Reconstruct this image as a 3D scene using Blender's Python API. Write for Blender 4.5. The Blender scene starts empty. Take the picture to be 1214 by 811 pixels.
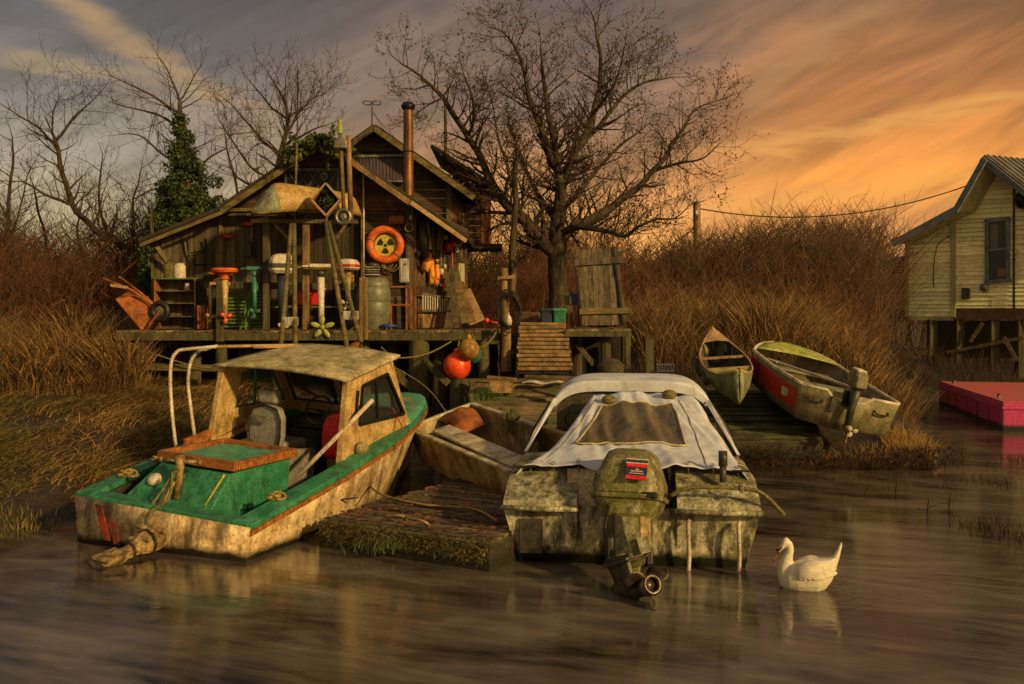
import bpy, math, random
import numpy as np
from mathutils import Vector, Matrix, noise as mnoise
random.seed(7); np.random.seed(7)
R = math.radians
V = Vector
scene = bpy.context.scene
COL = scene.collection
FPX, CAMZ, PITCH = 1150.0, 2.2, math.atan(35.5/1150)

def ray(px, py):
    cx = (px-607)/FPX; cz = -(py-405.5)/FPX
    return V((cx, math.cos(PITCH)+math.sin(PITCH)*cz, -math.sin(PITCH)+math.cos(PITCH)*cz))
def at(px, py, Y):
    d = ray(px, py); t = Y/d.y
    return V((d.x*t, Y, CAMZ+d.z*t))
def on(px, py, z):
    d = ray(px, py); t = (z-CAMZ)/d.z
    return V((d.x*t, d.y*t, z))
def rnd(a, b): return random.uniform(a, b)

# ------------------------------------------------------------------ materials
MATS = {}
def pm(name, c1, c2=None, scale=(4,4,4), rough=.75, bump=.3, metal=0., grime=0., gcol=(.02,.017,.01), gscale=2.5,
       moss=0., mcol=(.09,.11,.02), island=0., wl=None, detail=8, lo=.35, hi=.65, bdist=.01, spec=.4, stain=0., scol=(.07,.085,.015), grit=.42):
    if name in MATS: return MATS[name]
    m = bpy.data.materials.new(name); m.use_nodes = True
    nt = m.node_tree; N = nt.nodes; L = nt.links
    b = N['Principled BSDF']
    b.inputs['Roughness'].default_value = rough; b.inputs['Metallic'].default_value = metal
    b.inputs['Specular IOR Level'].default_value = spec
    tc = N.new('ShaderNodeTexCoord'); mp = N.new('ShaderNodeMapping'); mp.inputs['Scale'].default_value = scale
    L.new(tc.outputs['Object'], mp.inputs['Vector'])
    geo = N.new('ShaderNodeNewGeometry')
    if island > 0:
        comb = N.new('ShaderNodeVectorMath'); comb.operation = 'MULTIPLY_ADD'
        cx = N.new('ShaderNodeCombineXYZ')
        for i in range(3): L.new(geo.outputs['Random Per Island'], cx.inputs[i])
        comb.inputs[1].default_value = (37, 53, 29)
        L.new(cx.outputs[0], comb.inputs[0]); L.new(tc.outputs['Object'], comb.inputs[2])
        L.new(comb.outputs[0], mp.inputs['Vector'])
    n = N.new('ShaderNodeTexNoise'); n.inputs['Scale'].default_value = 1; n.inputs['Detail'].default_value = detail
    n.inputs['Roughness'].default_value = .65
    L.new(mp.outputs[0], n.inputs['Vector'])
    r = N.new('ShaderNodeMapRange'); r.inputs[1].default_value = lo; r.inputs[2].default_value = hi
    L.new(n.outputs['Fac'], r.inputs[0])
    def mix(fac, A, B, mode='MIX'):
        x = N.new('ShaderNodeMix'); x.data_type = 'RGBA'; x.blend_type = mode
        if isinstance(fac, (int, float)): x.inputs[0].default_value = fac
        else: L.new(fac, x.inputs[0])
        for s, q in ((6, A), (7, B)):
            if isinstance(q, tuple): x.inputs[s].default_value = (*q[:3], 1)
            else: L.new(q, x.inputs[s])
        return x.outputs[2]
    c2 = c2 or tuple(x*.6 for x in c1)
    col = mix(r.outputs[0], c2, c1)
    if island > 0:
        hs = N.new('ShaderNodeHueSaturation')
        mr = N.new('ShaderNodeMapRange'); mr.inputs[3].default_value = 1-island; mr.inputs[4].default_value = 1+island
        L.new(geo.outputs['Random Per Island'], mr.inputs[0]); L.new(mr.outputs[0], hs.inputs['Value']); L.new(col, hs.inputs['Color'])
        col = hs.outputs[0]
    if grime > 0:
        g = N.new('ShaderNodeTexNoise'); g.inputs['Scale'].default_value = gscale; g.inputs['Detail'].default_value = 9; g.inputs['Roughness'].default_value = .72
        mg = N.new('ShaderNodeMapping'); mg.inputs['Scale'].default_value = (1.5, 1.5, .6); L.new(tc.outputs['Object'], mg.inputs['Vector']); L.new(mg.outputs[0], g.inputs['Vector'])
        gr = N.new('ShaderNodeMapRange'); gr.inputs[1].default_value = .6-.22*grime; gr.inputs[2].default_value = .68-.1*grime
        gr.inputs[4].default_value = min(1, .5+.5*grime)
        L.new(g.outputs['Fac'], gr.inputs[0]); col = mix(gr.outputs[0], col, gcol)
    if stain > 0:
        g = N.new('ShaderNodeTexNoise'); g.inputs['Scale'].default_value = 1.7; g.inputs['Detail'].default_value = 10; g.inputs['Roughness'].default_value = .7
        mo = N.new('ShaderNodeMapping'); mo.inputs['Location'].default_value = (7.7, 3.1, 4.4); mo.inputs['Scale'].default_value = (2.4, 2.4, .7); L.new(tc.outputs['Object'], mo.inputs['Vector']); L.new(mo.outputs[0], g.inputs['Vector'])
        gr = N.new('ShaderNodeMapRange'); gr.inputs[1].default_value = .62-.2*stain; gr.inputs[2].default_value = .72-.12*stain; gr.inputs[4].default_value = .75
        L.new(g.outputs['Fac'], gr.inputs[0]); col = mix(gr.outputs[0], col, scol)
    if moss > 0:
        sx = N.new('ShaderNodeSeparateXYZ'); L.new(geo.outputs['Normal'], sx.inputs[0])
        g = N.new('ShaderNodeTexNoise'); g.inputs['Scale'].default_value = 3.3; g.inputs['Detail'].default_value = 8
        L.new(tc.outputs['Object'], g.inputs['Vector'])
        ad = N.new('ShaderNodeMath'); ad.operation = 'MULTIPLY_ADD'; ad.inputs[1].default_value = .25
        L.new(sx.outputs[2], ad.inputs[0]); L.new(g.outputs['Fac'], ad.inputs[2])
        gr = N.new('ShaderNodeMapRange'); gr.inputs[1].default_value = .85-.4*moss; gr.inputs[2].default_value = .95-.35*moss
        gr.inputs[4].default_value = .85
        L.new(ad.outputs[0], gr.inputs[0]); col = mix(gr.outputs[0], col, mcol)
    if wl is not None:   # algae and wet darkening just above the waterline
        sp = N.new('ShaderNodeSeparateXYZ'); L.new(geo.outputs['Position'], sp.inputs[0])
        ad = N.new('ShaderNodeMath'); ad.operation = 'MULTIPLY_ADD'; ad.inputs[1].default_value = -.12
        L.new(n.outputs['Fac'], ad.inputs[0]); L.new(sp.outputs[2], ad.inputs[2])
        gr = N.new('ShaderNodeMapRange'); gr.inputs[1].default_value = wl-.02; gr.inputs[2].default_value = wl-.08
        L.new(ad.outputs[0], gr.inputs[0]); col = mix(gr.outputs[0], col, (.012,.012,.005))
    if bump > 0:
        g = N.new('ShaderNodeTexNoise'); g.inputs['Scale'].default_value = 38; g.inputs['Detail'].default_value = 5; g.inputs['Roughness'].default_value = .7
        L.new(mp.outputs[0] if max(scale) > 20 else tc.outputs['Object'], g.inputs['Vector'])
        if max(scale) > 20: g.inputs['Scale'].default_value = 2
        gr = N.new('ShaderNodeMapRange'); gr.inputs[1].default_value = .36; gr.inputs[2].default_value = .64; gr.inputs[3].default_value = 1-grit; gr.inputs[4].default_value = 1+grit*.6
        L.new(g.outputs['Fac'], gr.inputs[0]); vs = N.new('ShaderNodeVectorMath'); vs.operation = 'SCALE'; L.new(col, vs.inputs[0]); L.new(gr.outputs[0], vs.inputs['Scale']); col = vs.outputs[0]
    L.new(col, b.inputs['Base Color'])
    if bump > 0:
        bp = N.new('ShaderNodeBump'); bp.inputs['Strength'].default_value = bump; bp.inputs['Distance'].default_value = bdist
        L.new(n.outputs['Fac'], bp.inputs['Height']); L.new(bp.outputs[0], b.inputs['Normal'])
    MATS[name] = m
    return m

WZ = (9, 9, .9); WX = (.9, 9, 9); WY = (9, .9, 9)
M = dict(
 wood_grey_v = pm('weathered_board', (.15,.115,.07), (.03,.022,.013), (14,14,1.1), .85, .6, island=.45, grime=.35, moss=.1, stain=.45),
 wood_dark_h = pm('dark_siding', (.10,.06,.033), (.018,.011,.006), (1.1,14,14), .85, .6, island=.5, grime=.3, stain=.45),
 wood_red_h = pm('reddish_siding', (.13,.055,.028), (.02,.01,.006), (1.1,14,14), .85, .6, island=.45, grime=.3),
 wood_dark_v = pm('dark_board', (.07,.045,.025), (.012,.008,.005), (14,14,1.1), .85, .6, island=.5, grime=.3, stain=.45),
 wood_warm = pm('warm_timber', (.34,.20,.08), (.10,.055,.022), (6,6,2), .8, .5, island=.3, grime=.2, moss=.1, stain=.3),
 wood_pile = pm('mossy_pile', (.13,.10,.045), (.03,.024,.01), (9,9,1.5), .9, .7, island=.3, grime=.4, moss=.3, wl=.2, stain=.8),
 wood_deck = pm('deck_board', (.22,.15,.075), (.045,.028,.014), (3,3,3), .85, .6, island=.5, grime=.3, moss=.35, stain=.4),
 wood_dock = pm('wet_dock_board', (.22,.15,.095), (.014,.009,.006), (1.3,34,34), .6, 1.0, island=.6, grime=.45, moss=.12, bdist=.02, gscale=3.5, stain=.35, scol=(.05,.05,.012)),
 wood_dock_side = pm('mossy_dock_beam', (.06,.045,.02), (.012,.01,.005), (2,6,6), .8, 1.0, grime=.4, moss=.45, wl=.1, bdist=.02, stain=.6, scol=(.045,.05,.012)),
 black_under = pm('black_timber_and_shade', (.02,.015,.01), (.006,.005,.003), (3,3,3), .9, .4),  # plain black timber; also stands in for the darkness under the decks
 roof = pm('mossy_roofing', (.05,.04,.025), (.015,.012,.008), (5,5,5), .95, .8, moss=.55, mcol=(.08,.085,.018)),
 verge = pm('verge_board', (.24,.16,.06), (.06,.04,.015), (2,9,9), .8, .5, grime=.35, moss=.4, mcol=(.10,.10,.02), stain=.8, scol=(.08,.085,.015)),
 rust_pipe = pm('rusty_stovepipe', (.26,.12,.045), (.06,.025,.01), (6,6,1.2), .5, .4, metal=.5, grime=.3, gcol=(.04,.02,.01)),
 rust = pm('rusted_steel', (.42,.13,.03), (.12,.035,.01), (5,5,5), .8, .5, metal=.2, grime=.2, gcol=(.06,.03,.015)),
 black = pm('black_rubber', (.018,.017,.016), (.008,.008,.008), (8,8,8), .5, .2),
 black_metal = pm('black_painted_metal', (.02,.02,.02), (.01,.01,.01), (8,8,8), .35, .1, metal=.3),
 prop_metal = pm('tarnished_propeller', (.16,.12,.09), (.03,.025,.02), (9,9,9), .35, .3, metal=.7, grime=.3),
 grey_metal = pm('dull_grey_metal', (.32,.29,.24), (.14,.12,.09), (8,8,8), .45, .25, metal=.6, grime=.3),
 white_pipe = pm('chalky_white_pipe', (.62,.52,.42), (.30,.22,.16), (5,5,5), .5, .15, grime=.1),
 cream = pm('cream_paint', (.60,.42,.18), (.28,.17,.06), (5,5,5), .55, .3, grime=.35, gcol=(.10,.05,.02), gscale=4, stain=.25, scol=(.25,.16,.05)),
 hull1 = pm('peeling_cream_hull', (.80,.62,.36), (.36,.23,.10), (4,4,4), .5, .5, grime=.62, gcol=(.028,.020,.010), gscale=3.0, wl=.06),
 green_paint = pm('green_paint', (.055,.26,.14), (.012,.13,.06), (5,5,5), .5, .4, grime=.42, gcol=(.02,.045,.02), gscale=4, stain=.35, scol=(.012,.09,.03)),
 green_pale = pm('faded_green_paint', (.10,.36,.22), (.05,.20,.12), (4,4,4), .45, .3, grime=.25, gcol=(.06,.09,.05)),
 varnish = pm('varnished_trim', (.42,.15,.035), (.14,.05,.014), (4,12,12), .45, .4, grime=.25),
 roof_cream = pm('lichened_cabin_roof', (.58,.49,.28), (.26,.21,.09), (3,3,3), .6, .4, grime=.5, gcol=(.09,.075,.03), gscale=3, stain=.6, scol=(.17,.155,.05)),
 seat_grey = pm('grey_vinyl', (.26,.25,.23), (.17,.16,.14), (9,9,9), .5, .2, grime=.1),
 interior = pm('cluttered_dark_lining', (.05,.045,.03), (.02,.017,.01), (7,7,7), .7, .3),
 drive = pm('weathered_drive_casing', (.48,.32,.12), (.10,.06,.022), (9,9,9), .45, .6, grime=.6, gcol=(.06,.04,.02), gscale=5),
 hull2 = pm('algae_stained_hull', (.62,.57,.40), (.20,.18,.09), (5,5,3), .55, .6, grime=.75, gcol=(.025,.023,.01), gscale=8, moss=.25, mcol=(.10,.10,.025), wl=.09, stain=.45, scol=(.12,.11,.025)),
 hull2_side = pm('grimy_white_hull', (.45,.40,.30), (.20,.17,.11), (4,4,4), .5, .3, grime=.35, wl=.14),
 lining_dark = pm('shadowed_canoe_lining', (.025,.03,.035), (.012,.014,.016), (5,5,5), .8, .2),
 canvas = pm('white_canvas', (.62,.65,.76), (.42,.43,.50), (3,3,3), .85, .4, grime=.25, gcol=(.26,.22,.16), gscale=3, grit=.12),
 canvas_dirty = pm('soiled_canvas', (.60,.50,.34), (.34,.27,.16), (4,4,4), .85, .4, grime=.35, gcol=(.14,.11,.06)),
 vinyl = pm('clouded_vinyl_window', (.20,.15,.06), (.07,.055,.022), (9,1.5,1.5), .16, .3, grime=.25, gcol=(.03,.025,.012), gscale=2, spec=.8),
 vinyl_dark = pm('smoked_vinyl_window', (.085,.075,.03), (.035,.03,.013), (4,4,4), .25, .1, grime=.3),
 motor = pm('mossy_motor_casing', (.38,.34,.20), (.07,.065,.025), (11,11,11), .45, .8, grime=.65, gcol=(.05,.045,.015), gscale=9, moss=.3, mcol=(.13,.13,.02), stain=.7, scol=(.15,.15,.02)),
 motor_dark = pm('dark_motor_casing', (.08,.075,.05), (.02,.02,.014), (9,9,9), .45, .5, grime=.4, moss=.2, mcol=(.10,.10,.03)),
 red = pm('red_paint', (.50,.03,.015), (.28,.015,.01), (6,6,6), .45, .2, grime=.15),
 red_faded = pm('flaking_red_tape', (.32,.035,.02), (.10,.03,.015), (9,9,9), .7, .3, grime=.4),
 redcase = pm('bright_red_plastic', (.75,.02,.03), (.5,.015,.02), (6,6,6), .4, .1),
 navy = pm('dark_blue_print', (.03,.035,.07), (.02,.022,.05), (6,6,6), .5, .1),
 orange = pm('orange_buoy_foam', (.80,.16,.02), (.45,.07,.01), (9,9,9), .55, .3, grime=.2, gcol=(.2,.05,.02), gscale=6),
 redbuoy = pm('red_orange_buoy', (.85,.09,.015), (.6,.04,.01), (6,6,6), .35, .1, grime=.1, gcol=(.3,.03,.01)),
 ochre = pm('ochre_buoy', (.42,.22,.04), (.20,.10,.02), (6,6,6), .5, .2, grime=.3),
 tealp = pm('teal_paint', (.05,.22,.17), (.02,.10,.08), (7,7,7), .5, .3, grime=.45),
 yellow = pm('yellow_paint', (.62,.48,.04), (.38,.30,.03), (7,7,7), .5, .2, grime=.15),
 yellowgreen = pm('yellow_green_paint', (.40,.42,.08), (.20,.22,.04), (7,7,7), .5, .2, grime=.2),
 white = pm('aged_white_paint', (.66,.60,.50), (.42,.36,.27), (6,6,6), .5, .2, grime=.25, gcol=(.2,.15,.1)),
 green_wood = pm('green_painted_wood', (.11,.22,.03), (.035,.08,.012), (8,8,8), .6, .4, grime=.3),
 drum = pm('grey_green_plastic', (.17,.18,.12), (.11,.12,.08), (3,3,3), .45, .1, grime=.3, gcol=(.08,.08,.05), gscale=2, stain=.2),
 blue_drum = pm('dark_blue_plastic', (.03,.05,.09), (.02,.03,.05), (3,3,3), .4, .1),
 blue = pm('blue_plastic', (.02,.06,.35), (.015,.04,.2), (3,3,3), .4, .1),
 orange_cloth = pm('orange_oilskin', (.85,.33,.03), (.55,.17,.02), (9,9,9), .6, .3),
 bark = pm('grey_brown_bark', (.085,.06,.03), (.02,.014,.008), (9,9,3), .95, .9, moss=.15, bdist=.03),
 twig = pm('brown_twig', (.05,.032,.018), (.02,.013,.008), (9,9,9), .9, 0),
 twig_pale = pm('grey_twig', (.07,.05,.03), (.02,.016,.01), (9,9,9), .9, 0),
 seedleaf = pm('withered_leaf', (.12,.06,.022), (.045,.022,.01), (9,9,9), .8, 0),
 ivy = pm('ivy_leaf', (.055,.085,.012), (.010,.022,.004), (5,5,5), .6, 0, island=.6),
 moss = pm('moss_clump', (.10,.11,.02), (.02,.024,.006), (9,9,9), .95, .5, island=.4),
 reed = pm('dry_reed', (.25,.135,.042), (.028,.016,.006), (.9,.9,1.6), .8, 0, island=.7, lo=.38, hi=.62),
 reedstem = pm('broken_reed_stem', (.20,.11,.04), (.05,.028,.012), (1,1,1), .85, 0, island=.6),
 marsh = pm('flattened_marsh_grass', (.22,.17,.035), (.03,.03,.008), (1.2,1.2,1.2), .8, 0, island=.7),
 straw = pm('straw', (.38,.22,.06), (.2,.1,.03), (2,2,2), .8, 0, island=.5),
 redbrush = pm('russet_twig', (.13,.048,.016), (.045,.018,.008), (1,1,1), .85, 0, island=.5),
 brush = pm('brown_bramble', (.10,.048,.018), (.028,.015,.008), (.8,.8,.8), .85, 0, island=.5),
 greengrass = pm('fresh_grass', (.07,.10,.015), (.025,.045,.008), (4,4,4), .7, 0, island=.4),
 mud = pm('marsh_mud', (.06,.042,.02), (.014,.01,.005), (2.5,2.5,2.5), .55, 1.0, bdist=.06, grime=.3, moss=.15, mcol=(.05,.05,.012)),
 siding = pm('yellowed_lap_siding', (.90,.86,.50), (.74,.70,.38), (1.0,6,6), .7, .3, island=.16, grime=.15, gcol=(.16,.17,.05), gscale=1.6, stain=.15, scol=(.28,.31,.08)),
 trim_blue = pm('blue_grey_trim', (.17,.21,.25), (.09,.11,.13), (5,5,5), .6, .2, grime=.15),
 trim_yellow = pm('pale_yellow_trim', (.45,.42,.20), (.28,.26,.12), (5,5,5), .6, .2, grime=.2),
 brown_sill = pm('brown_sill_beam', (.12,.05,.028), (.05,.022,.012), (2,6,6), .8, .4, grime=.2),
 metal_roof = pm('corrugated_metal_roof', (.24,.23,.20), (.12,.11,.10), (3,3,3), .5, .2, metal=.4, grime=.2),
 pink = pm('faded_pink_paint', (.66,.03,.20), (.38,.06,.14), (1.5,1.5,1.5), .5, .3, grime=.3, gcol=(.30,.10,.07), gscale=2, wl=.1),
 pink_top = pm('sun_bleached_pink_deck', (.62,.09,.13), (.46,.13,.10), (1.2,1.2,1.2), .5, .2, grime=.3, gcol=(.34,.17,.07), gscale=1.5),
 canoe_green = pm('sage_canoe_hull', (.25,.27,.16), (.12,.13,.07), (4,4,4), .55, .3, grime=.5, gcol=(.05,.055,.04), gscale=4),
 canoe_cream = pm('amber_canoe_hull', (.55,.36,.13), (.32,.19,.06), (2,5,5), .55, .3, grime=.3, gcol=(.16,.09,.03)),
 gunwale = pm('wooden_gunwale', (.50,.32,.14), (.28,.16,.07), (6,6,6), .6, .3, grime=.1),
 skiff_grey = pm('olive_grey_fibreglass', (.27,.23,.12), (.12,.10,.05), (4,4,4), .6, .3, grime=.4, gcol=(.07,.06,.03)),
 skiff_in = pm('skiff_lining', (.28,.25,.12), (.12,.10,.05), (5,5,5), .7, .3, grime=.4, moss=.2),
 punt = pm('stained_punt_side', (.52,.40,.19), (.16,.11,.045), (3,3,3), .7, .6, grime=.55, gcol=(.05,.032,.012), gscale=3, stain=.4),
 punt_white = pm('weathered_white_plank', (.66,.60,.45), (.30,.24,.14), (1.5,6,6), .7, .4, grime=.4, gcol=(.15,.10,.05)),
 rope = pm('mossy_rope', (.20,.17,.06), (.08,.07,.025), (30,30,30), .9, .3),
 rope_pale = pm('straw_rope', (.40,.26,.09), (.2,.12,.04), (30,30,30), .9, .3),
 rope_red = pm('red_cord', (.65,.07,.03), (.4,.04,.02), (30,30,30), .8, .2),
 swan_white = pm('white_plumage', (.70,.64,.54), (.52,.44,.32), (14,60,60), .7, .35, bdist=.006, grit=.1),
 beak = pm('orange_beak', (.75,.12,.03), (.5,.07,.02), (9,9,9), .4, .1),
 curtain = pm('pale_curtain', (.45,.42,.36), (.2,.18,.15), (30,30,2), .9, .3),
 dusk_interior = pm('dim_room_lining', (.05,.035,.02), (.02,.014,.01), (3,3,3), .8, 0),
 rock = pm('brown_rock', (.10,.07,.04), (.03,.02,.012), (5,5,5), .85, .8),
)
def glassmat():
    m = bpy.data.materials.new('old_glass'); m.use_nodes = True
    b = m.node_tree.nodes['Principled BSDF']
    b.inputs['Base Color'].default_value = (.05,.06,.055,1); b.inputs['Roughness'].default_value = .08
    b.inputs['Alpha'].default_value = .3
    return m
M['glass'] = glassmat()

# ------------------------------------------------------------------ mesh builder
def frame_to(d, up=V((0,0,1))):
    d = d.normalized()
    if abs(d.dot(up)) > .98: up = V((0,1,0))
    x = d.cross(up).normalized(); z = x.cross(d).normalized()
    return x, d, z      # right, along, up
MW = {}
class MB:
    def __init__(s): s.v = []; s.f = []
    def add(s, vs, fs):
        o = len(s.v); s.v += [V(p) for p in vs]; s.f += [tuple(i+o for i in q) for q in fs]; return s
    def box(s, c, size, rz=0, mat=None):
        x, y, z = [k/2 for k in size]
        rot = mat.to_3x3() if mat is not None else Matrix.Rotation(rz, 3, 'Z')
        P = [V(c)+rot@V((a*x, b*y, d*z)) for d in (-1,1) for a, b in ((-1,-1),(1,-1),(1,1),(-1,1))]
        return s.add(P, [(3,2,1,0),(4,5,6,7),(0,1,5,4),(1,2,6,5),(2,3,7,6),(3,0,4,7)])
    def bar(s, p0, p1, w, h=None, up=V((0,0,1))):
        p0 = V(p0); p1 = V(p1); h = h or w
        x, d, z = frame_to(p1-p0, up)
        m = Matrix((x, d, z)).transposed()
        return s.box((p0+p1)/2, (w, (p1-p0).length, h), mat=m)
    def tube(s, pts, r, n=8, cap=True):
        pts = [V(p) for p in pts]
        if not hasattr(r, '__len__'): r = [r]*len(pts)
        rings = []; prevx = None
        for i, p in enumerate(pts):
            a = pts[max(i-1,0)]; b = pts[min(i+1, len(pts)-1)]
            d = (b-a)
            if d.length < 1e-9: d = V((0,0,1))
            d.normalize()
            if prevx is None: x, _, _ = frame_to(d)
            else:
                x = prevx - d*prevx.dot(d)
                if x.length < 1e-6: x, _, _ = frame_to(d)
                x.normalize()
            prevx = x; y = d.cross(x)
            rings.append([p + (x*math.cos(2*math.pi*k/n) + y*math.sin(2*math.pi*k/n))*r[i] for k in range(n)])
        return s.loft(rings, True, cap)
    def loft(s, rings, closed=True, cap=True):
        n = len(rings[0]); o = len(s.v)
        for rg in rings: s.v += [V(p) for p in rg]
        for i in range(len(rings)-1):
            for k in range(n if closed else n-1):
                a = o+i*n+k; b = o+i*n+(k+1) % n
                s.f.append((a, b, b+n, a+n))
        if cap:
            s.f.append(tuple(o+k for k in range(n))[::-1]); s.f.append(tuple(o+(len(rings)-1)*n+k for k in range(n)))
        return s
    def lathe(s, prof, n=20, M4=None, cap=True):
        M4 = M4 or Matrix()
        rings = [[M4@V((r*math.cos(2*math.pi*k/n), r*math.sin(2*math.pi*k/n), z)) for k in range(n)] for r, z in prof]
        return s.loft(rings, True, cap)
    def ball(s, c, r, n=14, m=None):
        if not hasattr(r, '__len__'): r = (r, r, r)
        rot = m or Matrix.Identity(3)
        rings = []
        for i in range(n//2+1):
            a = -math.pi/2 + math.pi*i/(n//2); a = max(-1.52, min(1.52, a))
            rings.append([V(c)+rot@V((r[0]*math.cos(a)*math.cos(2*math.pi*k/n), r[1]*math.cos(a)*math.sin(2*math.pi*k/n), r[2]*math.sin(a))) for k in range(n)])
        return s.loft(rings)
    def torus(s, c, RR, r, axis=V((0,1,0)), n=28, k=10, sx=1, a0=0, a1=2*math.pi):
        x, d, z = frame_to(V(axis))
        full = abs(a1-a0-2*math.pi) < 1e-4
        N = n if full else n+1
        rings = []
        for i in range(N):
            a = a0+(a1-a0)*i/n
            o = x*math.cos(a)*sx+z*math.sin(a)
            rings.append([V(c)+o*RR+(o*math.cos(2*math.pi*j/k)+d*math.sin(2*math.pi*j/k))*r for j in range(k)])
        if full: rings.append(rings[0]); return s.loft(rings, True, False)
        return s.loft(rings, True, True)
    def prism(s, poly, off):
        n = len(poly); off = V(off)
        P = [V(p) for p in poly]; Q = [p+off for p in P]
        return s.add(P+Q, [tuple(range(n))[::-1], tuple(range(n, 2*n))]+[(k, (k+1) % n, n+(k+1) % n, n+k) for k in range(n)])
    def grid(s, nu, nv, fn, thick=None):
        o = len(s.v)
        for j in range(nv+1):
            for i in range(nu+1): s.v.append(V(fn(i/nu, j/nv)))
        for j in range(nv):
            for i in range(nu):
                a = o+j*(nu+1)+i; s.f.append((a, a+1, a+nu+2, a+nu+1))
        return s
    def planks(s, o, u, v, poly, w, t=.025, horiz=False, gap=.006, jit=.006, n=None, lap=0.):
        """board wall in the plane o + a*u + b*v; poly convex in (a, b); boards run along v, or along u if horiz"""
        o = V(o); u = V(u).normalized(); v = V(v).normalized(); n = n or u.cross(v).normalized()
        k = 1 if horiz else 0
        lo = min(p[k] for p in poly); hi = max(p[k] for p in poly)
        a = lo
        while a < hi-1e-4:
            ww = w*rnd(.85, 1.15) if jit > 0 else w
            b = min(a+ww, hi)
            if hi-b < w*.3: b = hi
            q = clip(clip(poly, k, a+gap/2, 1), k, b-gap/2, -1)
            if len(q) >= 3:
                off = n*rnd(-jit, jit)
                P = []
                for (x, y) in q:
                    extra = n*(lap*(1-((x, y)[k]-a)/(b-a)))
                    P.append(o+u*x+v*y+off+extra)
                s.prism(P, -n*t)
            a = b
        return s
    def build(s, name, mat, parent=None, world=False, label=None, cat=None, group=None, kind=None, smooth=False, bevel=0, sub=0, solid=0, remesh=0, origin=None):
        vs = s.v
        me = bpy.data.meshes.new(name)
        loc = V((0,0,0))
        if parent is not None and world:
            inv = MW[root(parent).name].inverted(); vs = [inv@p for p in vs]
        if parent is None:
            if origin is not None: loc = V(origin)
            else:
                xs = [p.x for p in vs]; ys = [p.y for p in vs]; zs = [p.z for p in vs]
                loc = V(((min(xs)+max(xs))/2, (min(ys)+max(ys))/2, min(zs)))
            vs = [p-loc for p in vs]
        me.from_pydata([tuple(p) for p in vs], [], s.f); me.update()
        o = bpy.data.objects.new(name, me); COL.objects.link(o); o.location = loc
        MW[o.name] = Matrix.Translation(loc)
        me.materials.append(mat if not isinstance(mat, str) else M[mat])
        if parent is not None: o.parent = parent
        if smooth:
            for p in me.polygons: p.use_smooth = True
            if smooth == 'auto':
                m = o.modifiers.new('edge', 'EDGE_SPLIT'); m.split_angle = R(38)
        if remesh:
            m = o.modifiers.new('remesh', 'REMESH'); m.mode = 'VOXEL'; m.voxel_size = remesh; m.use_smooth_shade = True
            m = o.modifiers.new('smooth', 'SMOOTH'); m.iterations = 4
        if solid:
            m = o.modifiers.new('solid', 'SOLIDIFY'); m.thickness = solid; m.offset = 0
        if bevel:
            m = o.modifiers.new('bevel', 'BEVEL'); m.width = bevel; m.segments = 2; m.limit_method = 'ANGLE'
        if sub:
            m = o.modifiers.new('sub', 'SUBSURF'); m.levels = sub; m.render_levels = sub
        tag(o, label, cat, group, kind)
        return o
def root(o):
    while o.parent is not None: o = o.parent
    return o
def clip(poly, k, val, sign):
    out = []
    for i in range(len(poly)):
        a = poly[i]; b = poly[(i+1) % len(poly)]
        da = (a[k]-val)*sign; db = (b[k]-val)*sign
        if da >= 0: out.append(a)
        if (da > 0 and db < 0) or (da < 0 and db > 0):
            t = da/(da-db); out.append((a[0]+(b[0]-a[0])*t, a[1]+(b[1]-a[1])*t))
    return out
def tag(o, label=None, cat=None, group=None, kind=None):
    if label: o['label'] = label
    if cat: o['category'] = cat
    if group: o['group'] = group
    if kind: o['kind'] = kind
def thing(name, label, cat, loc=(0,0,0), rz=0, group=None, mat4=None):
    o = bpy.data.objects.new(name, None); COL.objects.link(o); o.empty_display_size = .2
    m = mat4 if mat4 is not None else Matrix.Translation(V(loc))@Matrix.Rotation(rz, 4, 'Z')
    o.matrix_world = m; MW[o.name] = m.copy()
    tag(o, label, cat, group)
    return o
def copy_thing(o, loc, label):
    c = o.copy(); COL.objects.link(c); c.location = loc; c['label'] = label
    for ch in o.children:
        d = ch.copy(); d.parent = c; COL.objects.link(d)
        for g in ch.children:
            e = g.copy(); e.parent = d; COL.objects.link(e)
    return c
def rawmesh(name, verts, faces, mat, **kw):
    me = bpy.data.meshes.new(name); me.from_pydata(verts.tolist() if hasattr(verts, 'tolist') else verts, [], faces.tolist() if hasattr(faces, 'tolist') else faces); me.update()
    me.materials.append(M[mat]); o = bpy.data.objects.new(name, me); COL.objects.link(o)
    par = kw.pop('parent', None)
    if par is not None: o.parent = par
    tag(o, **kw); return o
def lettering(txt, size, mat4, mat, parent):
    c = bpy.data.curves.new('lettering', 'FONT'); c.body = txt; c.size = size; c.align_x = 'CENTER'; c.align_y = 'CENTER'; c.extrude = .002
    c.materials.append(M[mat]); o = bpy.data.objects.new('lettering', c); COL.objects.link(o)
    dg = bpy.context.evaluated_depsgraph_get(); me = bpy.data.meshes.new_from_object(o.evaluated_get(dg)); bpy.data.objects.remove(o); o = bpy.data.objects.new('lettering', me); COL.objects.link(o); o.parent = parent
    o.matrix_local = mat4; return o
def curve_pts(p0, p1, sag=0., n=12, wob=0.):
    p0 = V(p0); p1 = V(p1); out = []
    for i in range(n+1):
        t = i/n; p = p0.lerp(p1, t); p.z -= sag*4*t*(1-t)
        if wob and 0 < i < n: p += V((rnd(-wob,wob), rnd(-wob,wob), rnd(-wob,wob)))
        out.append(p)
    return out
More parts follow.
